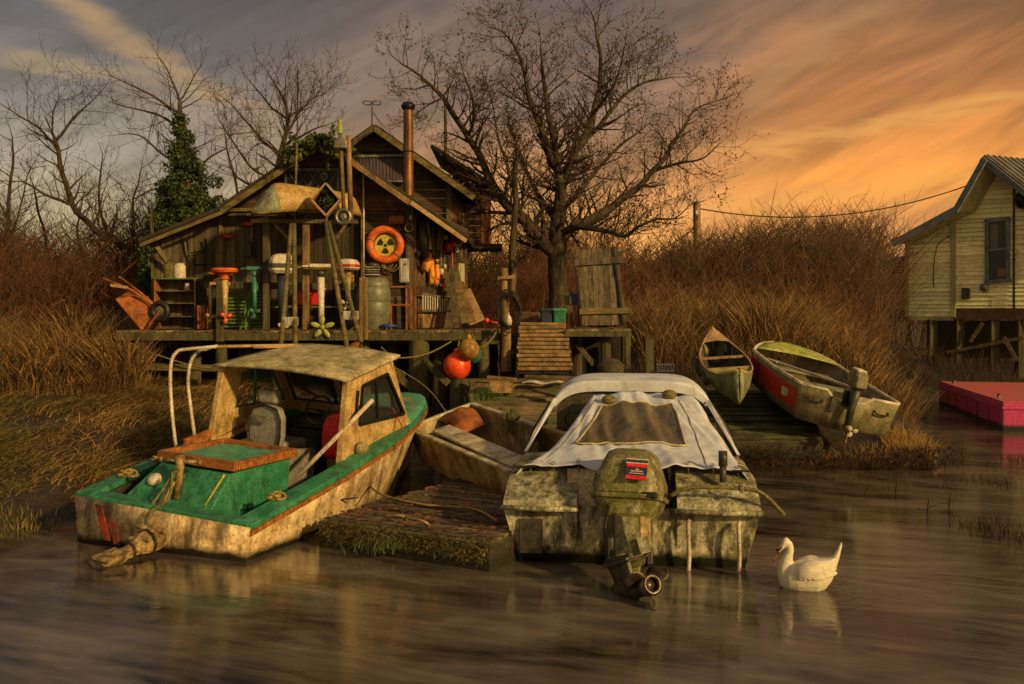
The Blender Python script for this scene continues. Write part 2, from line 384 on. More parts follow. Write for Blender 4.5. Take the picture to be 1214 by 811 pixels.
def smoothpts(P, n=6):
    P = [V(p) for p in P]; out = []
    for i in range(len(P)-1):
        a = P[max(i-1,0)]; b = P[i]; c = P[i+1]; d = P[min(i+2, len(P)-1)]
        for k in range(n):
            t = k/n
            out.append(.5*((2*b)+(c-a)*t+(2*a-5*b+4*c-d)*t*t+(3*b-a-3*c+d)*t**3))
    out.append(P[-1]); return out

# ------------------------------------------------------------------ camera, sun, sky
cam = bpy.data.cameras.new('camera'); co = bpy.data.objects.new('camera', cam); COL.objects.link(co)
co.location = (0, 0, CAMZ); co.rotation_euler = (math.pi/2-PITCH, 0, 0)
cam.sensor_width = 36; cam.lens = 36*FPX/1214; cam.clip_end = 2000; cam.clip_start = .1
scene.camera = co
SUN = V((.68, -.64, .36)).normalized()
sl = bpy.data.lights.new('sun', 'SUN'); so = bpy.data.objects.new('sun', sl); COL.objects.link(so)
sl.energy = 4.2; sl.angle = R(3); sl.color = (1, .67, .25)
so.rotation_euler = SUN.to_track_quat('Z', 'Y').to_euler(); so.location = SUN*60

def make_world():
    w = bpy.data.worlds.new('World'); scene.world = w; w.use_nodes = True
    nt = w.node_tree; N = nt.nodes; L = nt.links; N.clear()
    def mth(op, a, b=None, c=None, cl=False):
        x = N.new('ShaderNodeMath'); x.operation = op; x.use_clamp = cl
        for i, q in enumerate((a, b, c)):
            if q is None: continue
            if isinstance(q, (int, float)): x.inputs[i].default_value = q
            else: L.new(q, x.inputs[i])
        return x.outputs[0]
    def mr(v, a, b, c=0, d=1, smooth=True):
        x = N.new('ShaderNodeMapRange'); x.interpolation_type = 'SMOOTHSTEP' if smooth else 'LINEAR'
        L.new(v, x.inputs[0])
        for i, q in enumerate((a, b, c, d)): x.inputs[i+1].default_value = q
        return x.outputs[0]
    def mix(f, A, B, mode='MIX'):
        x = N.new('ShaderNodeMix'); x.data_type = 'RGBA'; x.blend_type = mode
        if isinstance(f, (int, float)): x.inputs[0].default_value = f
        else: L.new(f, x.inputs[0])
        for s_, q in ((6, A), (7, B)):
            if isinstance(q, tuple): x.inputs[s_].default_value = (*q, 1)
            else: L.new(q, x.inputs[s_])
        return x.outputs[2]
    def ramp(v, pts):
        x = N.new('ShaderNodeValToRGB'); L.new(v, x.inputs[0]); e = x.color_ramp.elements
        while len(e) < len(pts): e.new(.5)
        for q, (p, c) in zip(e, pts): q.position = p; q.color = (*c, 1)
        return x.outputs[0]
    tc = N.new('ShaderNodeTexCoord'); sep = N.new('ShaderNodeSeparateXYZ'); L.new(tc.outputs['Generated'], sep.inputs[0])
    x, y, z = sep.outputs
    left = ramp(z, [(0,(.42,.33,.13)),(.07,(.44,.37,.19)),(.14,(.29,.25,.19)),(.21,(.15,.13,.125)),(.30,(.060,.058,.072)),(.6,(.09,.07,.06)),(1,(.10,.08,.06))])
    mid = ramp(z, [(0,(.90,.40,.10)),(.07,(.85,.36,.08)),(.13,(.60,.25,.08)),(.20,(.27,.15,.09)),(.30,(.125,.085,.07)),(.6,(.10,.075,.06)),(1,(.10,.08,.06))])
    right = ramp(z, [(0,(.50,.23,.07)),(.07,(.52,.21,.06)),(.13,(.76,.27,.04)),(.19,(.55,.19,.04)),(.30,(.25,.12,.055)),(.6,(.13,.09,.06)),(1,(.10,.08,.06))])
    c = mix(mr(x, -.34, -.05), left, mid); c = mix(mr(x, .10, .32), c, right)
    # streaky high cloud on a flat layer
    zc = mth('MAXIMUM', z, .02); zz = mth('ADD', zc, .10)
    cv = N.new('ShaderNodeCombineXYZ'); L.new(mth('DIVIDE', x, zz), cv.inputs[0]); L.new(mth('DIVIDE', y, zz), cv.inputs[1])
    def streak(rot, sc, det, dist, seed):
        m0 = N.new('ShaderNodeMapping'); m0.inputs['Rotation'].default_value = (0, 0, rot); L.new(cv.outputs[0], m0.inputs['Vector'])
        mp = N.new('ShaderNodeMapping'); mp.inputs['Scale'].default_value = sc; mp.inputs['Location'].default_value = (seed, seed*.7, 0)
        L.new(m0.outputs[0], mp.inputs['Vector'])
        n = N.new('ShaderNodeTexNoise'); n.inputs['Scale'].default_value = 1; n.inputs['Detail'].default_value = det; n.inputs['Distortion'].default_value = dist; n.inputs['Roughness'].default_value = .58
        L.new(mp.outputs[0], n.inputs['Vector']); return n.outputs['Fac']
    ys = mth('MAXIMUM', y, .05); a = mth('DIVIDE', x, ys); b = mth('DIVIDE', z, ys)
    cv2 = N.new('ShaderNodeCombineXYZ'); L.new(a, cv2.inputs[0]); L.new(b, cv2.inputs[1]); cvA = cv
    s2 = streak(R(20), (.9, 1.1, 1), 6, 1.2, 8.3); cv = cv2
    s1 = streak(R(-22), (1.5, 8, 1), 11, .9, 3.1); s3 = streak(R(-27), (4, 30, 1), 10, 1.1, 1.7)
    bright = mr(mth('ADD', mth('MULTIPLY', s1, .54), mth('ADD', mth('MULTIPLY', s2, .10), mth('MULTIPLY', s3, .36))), .35, .65, .58, 1.45)
    cc = N.new('ShaderNodeVectorMath'); cc.operation = 'SCALE'; L.new(c, cc.inputs[0]); L.new(bright, cc.inputs['Scale'])
    c = cc.outputs[0]
    # dark mauve rolls in the upper sky
    f = mth('MULTIPLY', mth('MULTIPLY', mr(s2, .46, .60), mr(z, .15, .28)), mr(x, .38, .05, .15, 1)); c = mix(mth('MULTIPLY', f, .6), c, (.085, .068, .07))
    # pale streaks of high cloud, upper left
    def band(a0, b0, a1, b1, wdt, colr, k):
        nonlocal c
        dx, dy = a1-a0, b1-b0; ln = math.hypot(dx, dy); nx, ny = -dy/ln, dx/ln
        d = mth('ADD', mth('ADD', mth('MULTIPLY', a, nx), mth('MULTIPLY', b, ny)), -(a0*nx+b0*ny))
        d = mth('ADD', d, mth('MULTIPLY', mth('SUBTRACT', s2, .5), .10))
        t = mth('ADD', mth('ADD', mth('MULTIPLY', a, dx/ln), mth('MULTIPLY', b, dy/ln)), -(a0*dx+b0*dy)/ln)
        m_ = mth('MULTIPLY', mr(mth('ABSOLUTE', d), 0, wdt, 1, 0), mth('MULTIPLY', mr(t, -.03, .03), mr(t, ln-.02, ln+.12, 1, 0)))
        m_ = mth('MULTIPLY', m_, mr(s1, .3, .6, .45, 1)); m_ = mth('MULTIPLY', m_, mth('GREATER_THAN', y, .1))
        c = mix(mth('MULTIPLY', m_, k), c, colr)
    band(-.50, .345, -.30, .225, .022, (.40,.24,.11), .9)
    band(-.52, .265, -.42, .25, .012, (.34,.24,.13), .8)
    band(-.40, .25, -.20, .13, .05, (.32,.22,.13), .5)
    band(.20, .16, .60, .24, .018, (.80,.36,.08), .75)
    band(.22, .10, .60, .155, .016, (.85,.36,.06), .7)
    band(.24, .21, .42, .36, .03, (.42,.22,.09), .5)
    # unseen warm fill added to the sky behind the camera, the side the light comes from
    back = mr(y, .1, -.5); c = mix(back, c, (.45, .33, .16))
    up = mr(z, .45, .9); c = mix(mth('MULTIPLY', up, .8), c, (.20, .17, .155))
    low = mr(z, 0, -.1); c = mix(low, c, (.03, .022, .012))
    ten = N.new('ShaderNodeVectorMath'); ten.operation = 'SCALE'; L.new(c, ten.inputs[0]); ten.inputs['Scale'].default_value = 10
    sky = N.new('ShaderNodeTexSky'); sky.sky_type = 'NISHITA'; sky.sun_disc = False
    sky.sun_elevation = math.asin(SUN.z); sky.sun_rotation = math.atan2(SUN.x, SUN.y)
    skw = mix(1.0, sky.outputs[0], (.20, .13, .07), 'MULTIPLY')
    fin = mix(1.0, ten.outputs[0], skw, 'ADD')
    bg = N.new('ShaderNodeBackground'); bg.inputs['Strength'].default_value = .1; L.new(fin, bg.inputs['Color'])
    out = N.new('ShaderNodeOutputWorld'); L.new(bg.outputs[0], out.inputs['Surface'])
make_world()
scene.view_settings.view_transform = 'Standard'; scene.view_settings.look = 'None'; scene.view_settings.exposure = 0
scene.cycles.use_denoising = True
scene.cycles.max_bounces = 6; scene.cycles.transparent_max_bounces = 8

# ------------------------------------------------------------------ terrain and water
def interp(x, xs, ys): return float(np.interp(x, xs, ys))
EX = [-40,-7,-5.2,-4.4,-3.6,-2,0,1,5.9,6.5,7.2,8.5,9.5,30]
EY = [8.6,9.1,9.4,10.4,13.5,15.2,14.6,13.5,13.4,14.6,19,23.5,24.5,25]
KX = [-40,-5,-3.5,-1,1,5.9,6.6,9,30]; KY = [.17,.17,.20,.20,.30,.30,.35,.45,.45]
CX = [-40,-5,-3,0,1,6,9,30]; CY = [1.35,1.3,.7,.8,1.6,1.5,1.15,1.1]
def H(x, y):
    e = interp(x, EX, EY); k = interp(x, KX, KY); c = interp(x, CX, CY)
    d = y-e
    if d < 0: return max(-1.0, d*.35)
    return c*(1-math.exp(-d*k/c)) + .05*mnoise.noise(V((x*1.3, y*1.3, 0)))*min(1, d)
def make_ground():
    xs = np.concatenate([np.linspace(-400,-14,14), np.linspace(-13.5,13.5,136), np.linspace(14,400,14)])
    ys = np.concatenate([np.linspace(-300,0,4), np.linspace(4,28,121), np.linspace(29,900,26)])
    mb = MB(); nx = len(xs)
    for y in ys:
        for x in xs: mb.v.append(V((x, y, H(x, y))))
    for j in range(len(ys)-1):
        for i in range(nx-1):
            a = j*nx+i; mb.f.append((a, a+1, a+nx+1, a+nx))
    mb.build('ground', 'mud', kind='structure', smooth=True, origin=(0,0,0), label='muddy marsh bank rising out of the still water')
make_ground()
SWAN = on(958, 697, 0)
def make_water():
    m = bpy.data.materials.new('silty_water'); m.use_nodes = True; nt = m.node_tree; N = nt.nodes; L = nt.links
    b = N['Principled BSDF']; b.inputs['IOR'].default_value = 1.48; b.inputs['Specular IOR Level'].default_value = 1.0
    tc = N.new('ShaderNodeTexCoord')
    def noise(rot, sc, det, dist, rough=.6):
        m0 = N.new('ShaderNodeMapping'); m0.inputs['Rotation'].default_value = (0,0,rot); L.new(tc.outputs['Object'], m0.inputs['Vector'])
        mp = N.new('ShaderNodeMapping'); mp.inputs['Scale'].default_value = sc; L.new(m0.outputs[0], mp.inputs['Vector'])
        n = N.new('ShaderNodeTexNoise'); n.inputs['Scale'].default_value = 1; n.inputs['Detail'].default_value = det; n.inputs['Distortion'].default_value = dist; n.inputs['Roughness'].default_value = rough
        L.new(mp.outputs[0], n.inputs['Vector']); return n.outputs['Fac']
    big = noise(R(20), (.4, .8, 1), 5, 1.5); fine = noise(R(24), (.5, 2.0, 1), 9, 2.2); tiny = noise(R(12), (5, 15, 1), 4, 1.2)
    def mr(v, a, b_, c, d):
        x = N.new('ShaderNodeMapRange'); L.new(v, x.inputs[0])
        for i, q in enumerate((a, b_, c, d)): x.inputs[i+1].default_value = q
        return x.outputs[0]
    mx = N.new('ShaderNodeMix'); mx.data_type = 'RGBA'; mx.inputs[6].default_value = (.008,.006,.004,1); mx.inputs[7].default_value = (.17,.145,.115,1)
    ad = N.new('ShaderNodeMath'); ad.operation = 'MULTIPLY_ADD'; ad.inputs[1].default_value = .45; L.new(fine, ad.inputs[0])
    sc = N.new('ShaderNodeMath'); sc.operation = 'MULTIPLY'; sc.inputs[1].default_value = .6; L.new(big, sc.inputs[0]); L.new(sc.outputs[0], ad.inputs[2])
    L.new(mr(ad.outputs[0], .41, .68, 0, 1), mx.inputs[0]); L.new(mx.outputs[2], b.inputs['Base Color'])
    L.new(mr(big, .35, .65, .03, .15), b.inputs['Roughness'])
    # rings spreading from the swan
    vm = N.new('ShaderNodeVectorMath'); vm.operation = 'DISTANCE'; L.new(tc.outputs['Object'], vm.inputs[0]); vm.inputs[1].default_value = (SWAN.x-.1, SWAN.y, 0)
    sn = N.new('ShaderNodeMath'); sn.operation = 'SINE'; ml = N.new('ShaderNodeMath'); ml.operation = 'MULTIPLY'; ml.inputs[1].default_value = 40
    wv = N.new('ShaderNodeMath'); wv.operation = 'MULTIPLY_ADD'; wv.inputs[1].default_value = .35; L.new(tiny, wv.inputs[0]); L.new(vm.outputs['Value'], wv.inputs[2]); L.new(wv.outputs[0], ml.inputs[0]); L.new(ml.outputs[0], sn.inputs[0])
    fo = mr(vm.outputs['Value'], .2, .8, .32, 0); rg = N.new('ShaderNodeMath'); rg.operation = 'MULTIPLY'; L.new(sn.outputs[0], rg.inputs[0]); L.new(fo, rg.inputs[1])
    h = N.new('ShaderNodeMath'); h.operation = 'ADD'; L.new(rg.outputs[0], h.inputs[0])
    h2 = N.new('ShaderNodeMath'); h2.operation = 'MULTIPLY_ADD'; h2.inputs[1].default_value = .35; L.new(tiny, h2.inputs[0]); L.new(fine, h2.inputs[2]); L.new(h2.outputs[0], h.inputs[1])
    bp = N.new('ShaderNodeBump'); bp.inputs['Strength'].default_value = .17; bp.inputs['Distance'].default_value = .02
    L.new(h.outputs[0], bp.inputs['Height']); L.new(bp.outputs[0], b.inputs['Normal'])
    M['water'] = m
    MB().add([(-400,-300,0),(400,-300,0),(400,60,0),(-400,60,0)], [(0,1,2,3)]).build('water', m, kind='structure', origin=(0,0,0), label='slow brown tidal water with silky ripples')
make_water()
# ================================================================== green and cream cabin boat
def ip(s, P, k): return interp(s, [p[0] for p in P], [p[k] for p in P])
def hull_mesh(P, n=26, chine=.75):
    """P rows: s, half beam, gunwale z, chine half beam, chine z, keel z"""
    mb = MB(); rings = []
    for i in range(n+1):
        s = P[0][0]+(P[-1][0]-P[0][0])*(i/n)
        bt, zt, bc, zc, zk = [ip(s, P, k) for k in range(1, 6)]
        half = []
        for t in (0, .33, .66): half.append((bt+(bc-bt)*t - .02*math.sin(t*math.pi)*0, zt+(zc-zt)*t))
        half.append((bc, zc)); half.append((bc*.5, (zc+zk)/2)); 
        rg = [V((-a, s, b)) for a, b in half]+[V((0, s, zk))]+[V((a, s, b)) for a, b in half[::-1]]
        rings.append(rg)
    mb.loft(rings, closed=False, cap=False)
    mb.f.append(tuple(range(len(rings[0]))))
    return mb

B1 = [(0,1.0,.38,.95,-.05,-.25),(1.4,1.05,.63,.95,.0,-.3),(2.6,.99,.82,.82,.05,-.32),(3.5,.80,.95,.55,.12,-.3),(4.2,.55,1.02,.28,.2,-.25),(4.65,.30,1.04,.10,.25,-.1),(4.9,.08,1.05,.02,.3,.1)]
m1 = Matrix.Translation((-3.26, 8.85, 0))@Matrix.Rotation(R(-22), 4, 'Z')@Matrix.Rotation(R(4), 4, 'Y')
b1 = thing('cabin_boat', 'old cream motor boat with green decks and an open cabin beside the marsh', 'boat', mat4=m1)
hull_mesh(B1).build('hull', 'hull1', b1, solid=.03, smooth='auto')
def g1(s): return ip(s, B1, 2)
def h1(s): return ip(s, B1, 1)
mb = MB()
ss = [i*4.9/24 for i in range(25)]
for sg in (-1, 1):
    rg = []
    for s in ss:
        o = h1(s)+.02; wd = .20 if s < 3.6 else .2*max(.1, (4.9-s)/1.3); i_ = max(0, o-wd); z = g1(s)
        rg.append([V((sg*o, s, z-.03)), V((sg*o, s, z+.025)), V((sg*i_, s, z+.035)), V((sg*i_, s, z-.02))])
    mb.loft(rg)
mb.box((0,.10,.385), (1.98,.22,.055))
mb.build('gunwale', 'green_paint', b1, bevel=.008, label='green painted gunwale and side decks')
mb = MB()
for sg in (-1, 1):
    rg = [[V((sg*(h1(s)+.035), s, g1(s)-.075)), V((sg*(h1(s)+.035), s, g1(s)-.03)), V((sg*(h1(s)+.0), s, g1(s)-.03)), V((sg*(h1(s)+.0), s, g1(s)-.075))] for s in ss]
    mb.loft(rg)
mb.build('rub_rail', 'varnish', b1)
mb = MB()
mb.grid(12, 14, lambda u, v: ((2*u-1)*(h1(3.2+v*1.68)*.99), 3.2+v*1.68, g1(3.2+v*1.68)+.03+.07*(1-(2*u-1)**2)*(1-v)))
mb.build('foredeck', 'green_pale', b1, smooth=True, solid=.02)
MB().box((0,1.9,.02), (1.75,3.6,.04)).box((0,3.3,.45),(1.2,.04,.8)).build('cockpit_floor', 'interior', b1)
mb = MB()
for sg in (-1, 1): mb.loft([[V((sg*(h1(s)-.18), s, g1(s)-.02)), V((sg*(h1(s)-.2), s, .03)), V((sg*(h1(s)-.22), s, .03)), V((sg*(h1(s)-.20), s, g1(s)-.02))] for s in [.2,1,2,3,3.5]])
mb.build('cockpit_lining', 'interior', b1)
# stern box with slanted aft face
mb = MB()
prof = [(.20,.40),(.46,.70),(1.42,.74),(1.42,.02),(.20,.02)]
mb.prism([V((-.62,s,z)) if s < .3 else V((-.44,s,z)) for s, z in prof], (0,0,0)) if False else None
L_ = [V((-.60 if z < .5 and s < .3 else -.42, s, z)) for s, z in prof]; R_ = [V((.42,s,z)) for s, z in prof]
mb.add(L_+R_, [(0,1,2,3,4),(9,8,7,6,5),(0,5,6,1),(1,6,7,2),(2,7,8,3),(3,8,9,4)])
eb = mb.build('engine_box', 'green_paint', b1, bevel=.012)
mb = MB().box((0,.96,.765), (.80,.92,.02)); mb.build('hatch', 'green_pale', eb)
mb = MB().box((0,.49,.775),(.92,.06,.09)).box((0,1.45,.775),(.92,.06,.09)).box((-.445,.97,.778),(.05,.9,.085)).box((.445,.97,.778),(.05,.9,.085))
mb.build('hatch_frame', 'varnish', eb, bevel=.006)
mb = MB().lathe([(.075,0),(.07,.03),(.04,.05),(.0,.055)], 14, Matrix.Translation((-.36,.34,.56))@Matrix.Rotation(R(40),4,'X')); mb.build('vent_cowl', 'white', eb, smooth=True)
mb = MB().bar((.33,.235,.43),(.36,.45,.69),.015,.02).build('hinge', 'yellow', eb)
# old bracket standing on the stern box
mb = MB().tube([(-.02,.25,.45),(-.02,.28,.72),(-.02,.27,.86)], [.04,.035,.05], 10).tube([(-.20,.22,.80),(.16,.33,.80)], .018, 8).ball((-.2,.22,.8),.03,8).ball((.16,.33,.8),.03,8).tube([(-.02,.2,.62),(-.06,.12,.45),(-.1,.05,.35)], .022, 6)
mb.build('steering_bracket', 'drive', b1, smooth=True)
mb = MB(); mb.tube(smoothpts([(-.04,.2,.7),(.06,.05,.5),(-.06,-.04,.36),(-.1,-.06,.1),(-.22,-.1,-.02)],5), .014, 6); mb.tube(smoothpts([(-.0,.2,.72),(-.12,.08,.45),(-.14,-.05,.3),(-.03,-.1,.1)],5), .012, 6)
mb.build('hanging_hose', 'rope', b1)
# outdrive leg tilted up out of the water
mb = MB()
def ell(c, d, a, b_, n=8):
    x, _, z = frame_to(V(d)); return [V(c)+x*a*math.cos(2*math.pi*k/n)+z*b_*math.sin(2*math.pi*k/n) for k in range(n)]
pts = [((.02,-.02,.16),.11,.12),((.02,-.10,.14),.12,.12),((.01,-.20,.12),.10,.11),((.0,-.28,.10),.065,.075),((.0,-.40,.075),.05,.06),((-.01,-.48,.06),.075,.08),((-.01,-.58,.045),.065,.05),((-.01,-.66,.03),.02,.02)]
mb.loft([ell(p, (-.05,-.98,-.15), a, b_) for p, a, b_ in pts])
od = mb.build('outdrive', 'drive', b1, smooth='auto', bevel=.01)
mb = MB()
for (p, a_, b__) in (((.015,-.155,.13),.118,.122),((.0,-.34,.09),.066,.076)): mb.loft([ell((p[0],p[1]+dy,p[2]), (-.05,-.98,-.15), a_, b__) for dy in (.015,-.015)])
for k in range(6): t_ = k*1.047; mb.ball((.015+.1*math.cos(t_), -.175, .13+.1*math.sin(t_)), .014, 6)
mb.build('flange', 'prop_metal', od)
mb = MB().prism([(-.11,-.42,.10),(-.12,-.66,.07),(.09,-.68,.07),(.10,-.44,.10)], (0,0,.02)).tube([(-.13,-.12,.24),(.16,-.10,.24)], .025, 8).tube([(-.10,-.24,.16),(.12,-.24,.18)], .02, 8); mb.build('cavitation_plate', 'drive', od)
mb = MB()
for k in range(3):
    a = k*2.1+.4; c = V((-.02,-.72,.01)); mb.ball(c+V((math.cos(a)*.06,0,math.sin(a)*.06)), (.055,.012,.035), 8, Matrix.Rotation(-a,3,'Y'))
mb.build('propeller', 'prop_metal', od)
MB().prism([(-.74,-.03,.34),(-.66,-.03,.34),(-.54,-.03,.02),(-.62,-.03,.02)], (0,.012,0)).build('red_stripe', 'red_faded', b1); MB().prism([(-.56,-.03,.22),(-.48,-.03,.20),(-.42,-.03,.0),(-.49,-.03,.0)], (0,.012,0)).build('red_stripe', 'red_faded', b1)
# cabin
def panel(mb, P, t, nrm):
    mb.prism([V(p) for p in P], V(nrm)*t)
roofz = lambda s, x: 1.55+(s-1.75)*.155+.045*(1-(x/.9)**2)
mb = MB().grid(14, 12, lambda u, v: ((2*u-1)*(.87-.09*v), 1.72+1.28*v, roofz(1.72+1.28*v, (2*u-1)*.9)))
mb.build('cabin_roof', 'roof_cream', b1, smooth=True, solid=.035)
outer = [(1.72,.66),(1.86,1.545),(2.74,1.68),(3.24,.93)]
inner = [(2.06,1.05),(2.12,1.46),(2.66,1.56),(3.06,1.07)]
for sg in (-1, 1):
    X = lambda z: sg*(.86-.06*(z-.6))
    mb = MB()
    for k in range(4):
        a, b_, c_, d_ = outer[k], outer[(k+1) % 4], inner[(k+1) % 4], inner[k]
        panel(mb, [(X(q[1]), q[0], q[1]) for q in (a, b_, c_, d_)], .035, (-sg,0,0))
    side = mb.build('cabin_side', 'cream', b1)
    mb = MB()
    for k in range(4):
        a, b_ = inner[k], inner[(k+1) % 4]; mb.bar((X(a[1])+sg*.006, a[0], a[1]), (X(b_[1])+sg*.006, b_[0], b_[1]), .03, .035)
    a = (2.46,1.06); b_ = (2.42,1.51); mb.bar((X(a[1]), a[0], a[1]), (X(b_[1]), b_[0], b_[1]), .025, .03)
    mb.build('window_frame', 'black_metal' if sg > 0 else 'green_paint', side)
    MB().add([(X(q[1])-sg*.015, q[0], q[1]) for q in inner], [(0,1,2,3)]).build('window_pane', 'glass', side)
    if sg > 0:
        MB().bar((X(1.15)+.01,1.98,1.14),(X(1.4)+.01,2.02,1.42),.02,.035).build('side_slot', 'black', side)
        MB().lathe([(.07,0),(.08,.03),(.06,.09),(0,.1)], 16, Matrix.Translation((.87,2.02,.80))@Matrix.Rotation(R(90),4,'Y')).build('side_light', 'roof_cream', side, smooth=True)
for sg in (-1,1): MB().bar((sg*.84,1.72,.6),(sg*.80,1.84,1.54),.07,.10).build('cabin_post', 'cream', b1, bevel=.006)
mb = MB().bar((-.84,1.30,.72),(-.82,2.5,.92),.03,.13).build('coaming', 'varnish', b1)
# windshield, seen from inside
ws = lambda x, t: V((x, 3.22-.48*t, .92+.78*t))
mb = MB()
def wq(x0, x1, t0, t1): mb.prism([ws(x0,t0), ws(x1,t0), ws(x1,t1), ws(x0,t1)], (0,.03,.03))
wq(-.80,.80,0,.22); wq(-.80,.80,.90,1); wq(-.80,-.72,.22,.90); wq(.72,.80,.22,.90); wq(-.07,.03,.22,.90)
wsd = mb.build('windshield', 'cream', b1)
mb = MB()
for x0, x1 in ((-.70,-.10),(.06,.70)):
    c = [ws(x0,.23), ws(x1,.23), ws(x1,.87), ws(x0,.87)]
    for k in range(4): mb.bar(c[k]-V((0,.012,.01)), c[(k+1) % 4]-V((0,.012,.01)), .035, .03)
mb.build('window_frame', 'black', wsd)
mb = MB()
for x0, x1 in ((-.70,-.10),(.06,.70)): mb.add([ws(x0,.23)+V((0,.02,.01)), ws(x1,.23)+V((0,.02,.01)), ws(x1,.87)+V((0,.02,.01)), ws(x0,.87)+V((0,.02,.01))], [(0,1,2,3)])
mb.build('window_pane', 'glass', wsd)
MB().box((.05,3.0,.84),(1.4,.34,.10)).box((.35,2.9,.92),(.22,.1,.2)).box((-.05,2.95,.95),(.25,.16,.12)).box((.05,3.02,.4),(1.4,.34,.75)).build('dashboard', 'black_metal', b1, bevel=.01)
MB().box((.32,2.6,.38),(.26,.22,.6)).build('locker', 'skiff_in', b1)
sw = MB().torus((-.12,2.74,1.04), .17, .013, V((0,-1,.35)), 28, 8).tube([(-.12,2.74,1.04),(-.12,2.9,.98)], .02, 8).tube([(-.28,2.74,1.04),(.05,2.74,1.04)], .01, 6).build('steering_wheel', 'black', b1, smooth=True)
# helm seat: seen from behind
def seat(x, s, z, m, lab, big=True):
    mb = MB(); prof = [(-.20,0),(-.225,.15),(-.22,.34),(-.17,.45),(0,.50),(.17,.45),(.22,.34),(.225,.15),(.20,0)]
    mb.prism([V((x+a, s, z+b_)) for a, b_ in prof], (0,.10,.02))
    st = mb.build('backrest', m, b1, bevel=.03, label=lab)
    MB().box((x,s+.30,z+.02),(.44,.46,.13)).build('cushion', m, st, bevel=.04)
    if big:
        MB().tube([V((x+a*.96, s-.015, z+.02+b_*.96)) for a, b_ in prof], .012, 6).build('piping', 'black', st)
        MB().box((x,s+.25,z-.22),(.3,.3,.4)).build('pedestal', 'black_metal', st)
        MB().box((x-.06,s-.03,z+.33),(.14,.02,.08)).build('badge', 'grey_metal', st)
    return st
seat(-.30, 1.95, .66, 'seat_grey', 'grey vinyl helm seat back with black piping')
MB().box((-.30,2.02,1.24),(.24,.12,.15)).build('headrest', 'seat_grey', b1, bevel=.03)
seat(.50, 2.2, .62, 'redcase', 'red seat back in the cabin', False)
MB().box((.22,1.75,.50),(.025,.50,.5), rz=R(-35)).build('locker_door', 'grey_metal', b1)
mb = MB(); mb.ball((-.32,1.66,.62),(.17,.15,.19),12).ball((-.18,1.62,.50),(.13,.14,.2),12).ball((-.45,1.6,.45),(.12,.12,.15),10).ball((-.55,1.62,.62),(.08,.09,.11),10)
mb.build('covered_bundle', 'moss', b1, smooth=True, label='mossy green bundle lying behind the helm seat')
# hoops and white prop pole
mb = MB()
hp = []
for pts in ([(209,533),(205,500),(202,460),(203,430),(210,417),(222,414),(256,411)], [(232,527),(227,490),(223,455),(226,430),(234,418),(247,413),(258,410)]):
    Y = 10.7 if pts[0][0] < 220 else 10.9
    hp.append([at(px, py, Y+.05*i) for i, (px, py) in enumerate(pts)])
for h in hp: MB().tube(smoothpts(h, 5), .02, 10).build('rail_hoop', 'white_pipe', b1, world=True, smooth=True)
MB().tube([at(256,411,11.2), at(372,409,11.9)], .02, 8).tube([at(300,412,11.4), at(366,411,11.8)], .014, 8).build('roof_pole', 'gunwale', b1, world=True, smooth=True)
MB().tube([at(356,562,9.9), at(442,474,10.3)], .024, 10).build('prop_pole', 'white_pipe', b1, world=True, smooth=True)
for (x, s) in ((.86,.55),(-.88,.95),(-.88,.5)):
    mb = MB().tube([(x,s-.09,g1(s)+.06),(x,s+.09,g1(s)+.06)], .014, 6).box((x,s,g1(s)+.04),(.03,.06,.04))
    mb.torus((x,s,g1(s)+.07), .05, .012, V((.2,.4,1)), 14, 6).torus((x+.02,s+.05,g1(s)+.06), .06, .012, V((.4,-.2,1)), 14, 6)
    mb.build('cleat', 'rope_pale', b1)
mb = MB().tube([at(459,470,11.7), at(466,485,11.3), at(478,508,11.0)], .008, 5).tube([at(459,470,11.7), at(487,474,12.0), at(490,502,12.0)], .008, 5); mb.build('red_cord', 'rope_red', b1, world=True)

# trolling pole ladders standing on its cabin roof
def pole_ladder(bl, br, top, Yb, Yt, nr, label):
    t = thing('pole_ladder', label, 'ladder', at((bl[0]+br[0])/2, (bl[1]+br[1])/2, Yb), group='bamboo pole ladders rising from the cabin roof')
    a = at(*bl, Yb); b_ = at(*br, Yb); c = at(top[0]-1.5, top[1], Yt); d = at(top[0]+1.5, top[1], Yt)
    MB().tube([a, c], .03, 8).build('rail', 'verge', t, world=True, smooth=True)
    MB().tube([b_, d], .03, 8).build('rail', 'verge', t, world=True, smooth=True)
    for i in range(nr):
        k = .12+.75*i/(nr-1); MB().tube([a.lerp(c, k), b_.lerp(d, k)], .014, 6).build('rung', 'verge', t, world=True)
    return t
l1 = pole_ladder((333,411),(350,409),(347,266), 11.8, 12.6, 5, 'narrow bamboo ladder of poles standing at the back of the cabin roof beside the orange topped motor rail')
l1['label'] = 'narrow upright ladder of yellow poles on the middle of the cabin roof'
l2 = pole_ladder((412,416),(428,405),(388,264), 11.5, 12.6, 5, 'leaning ladder of yellow poles at the right corner of the cabin roof')
for t, px, py, Y in ((l1, 344, 381, 12.0), (l2, 416, 374, 11.8)):
    p = at(px, py, Y); MB().box(p, (.18,.12,.11)).build('crossbox', 'curtain', t, world=True, bevel=.01)
MB().bar(at(404,420,11.4), at(424,408,11.9), .06).build('foot_block', 'rust', l2, world=True)

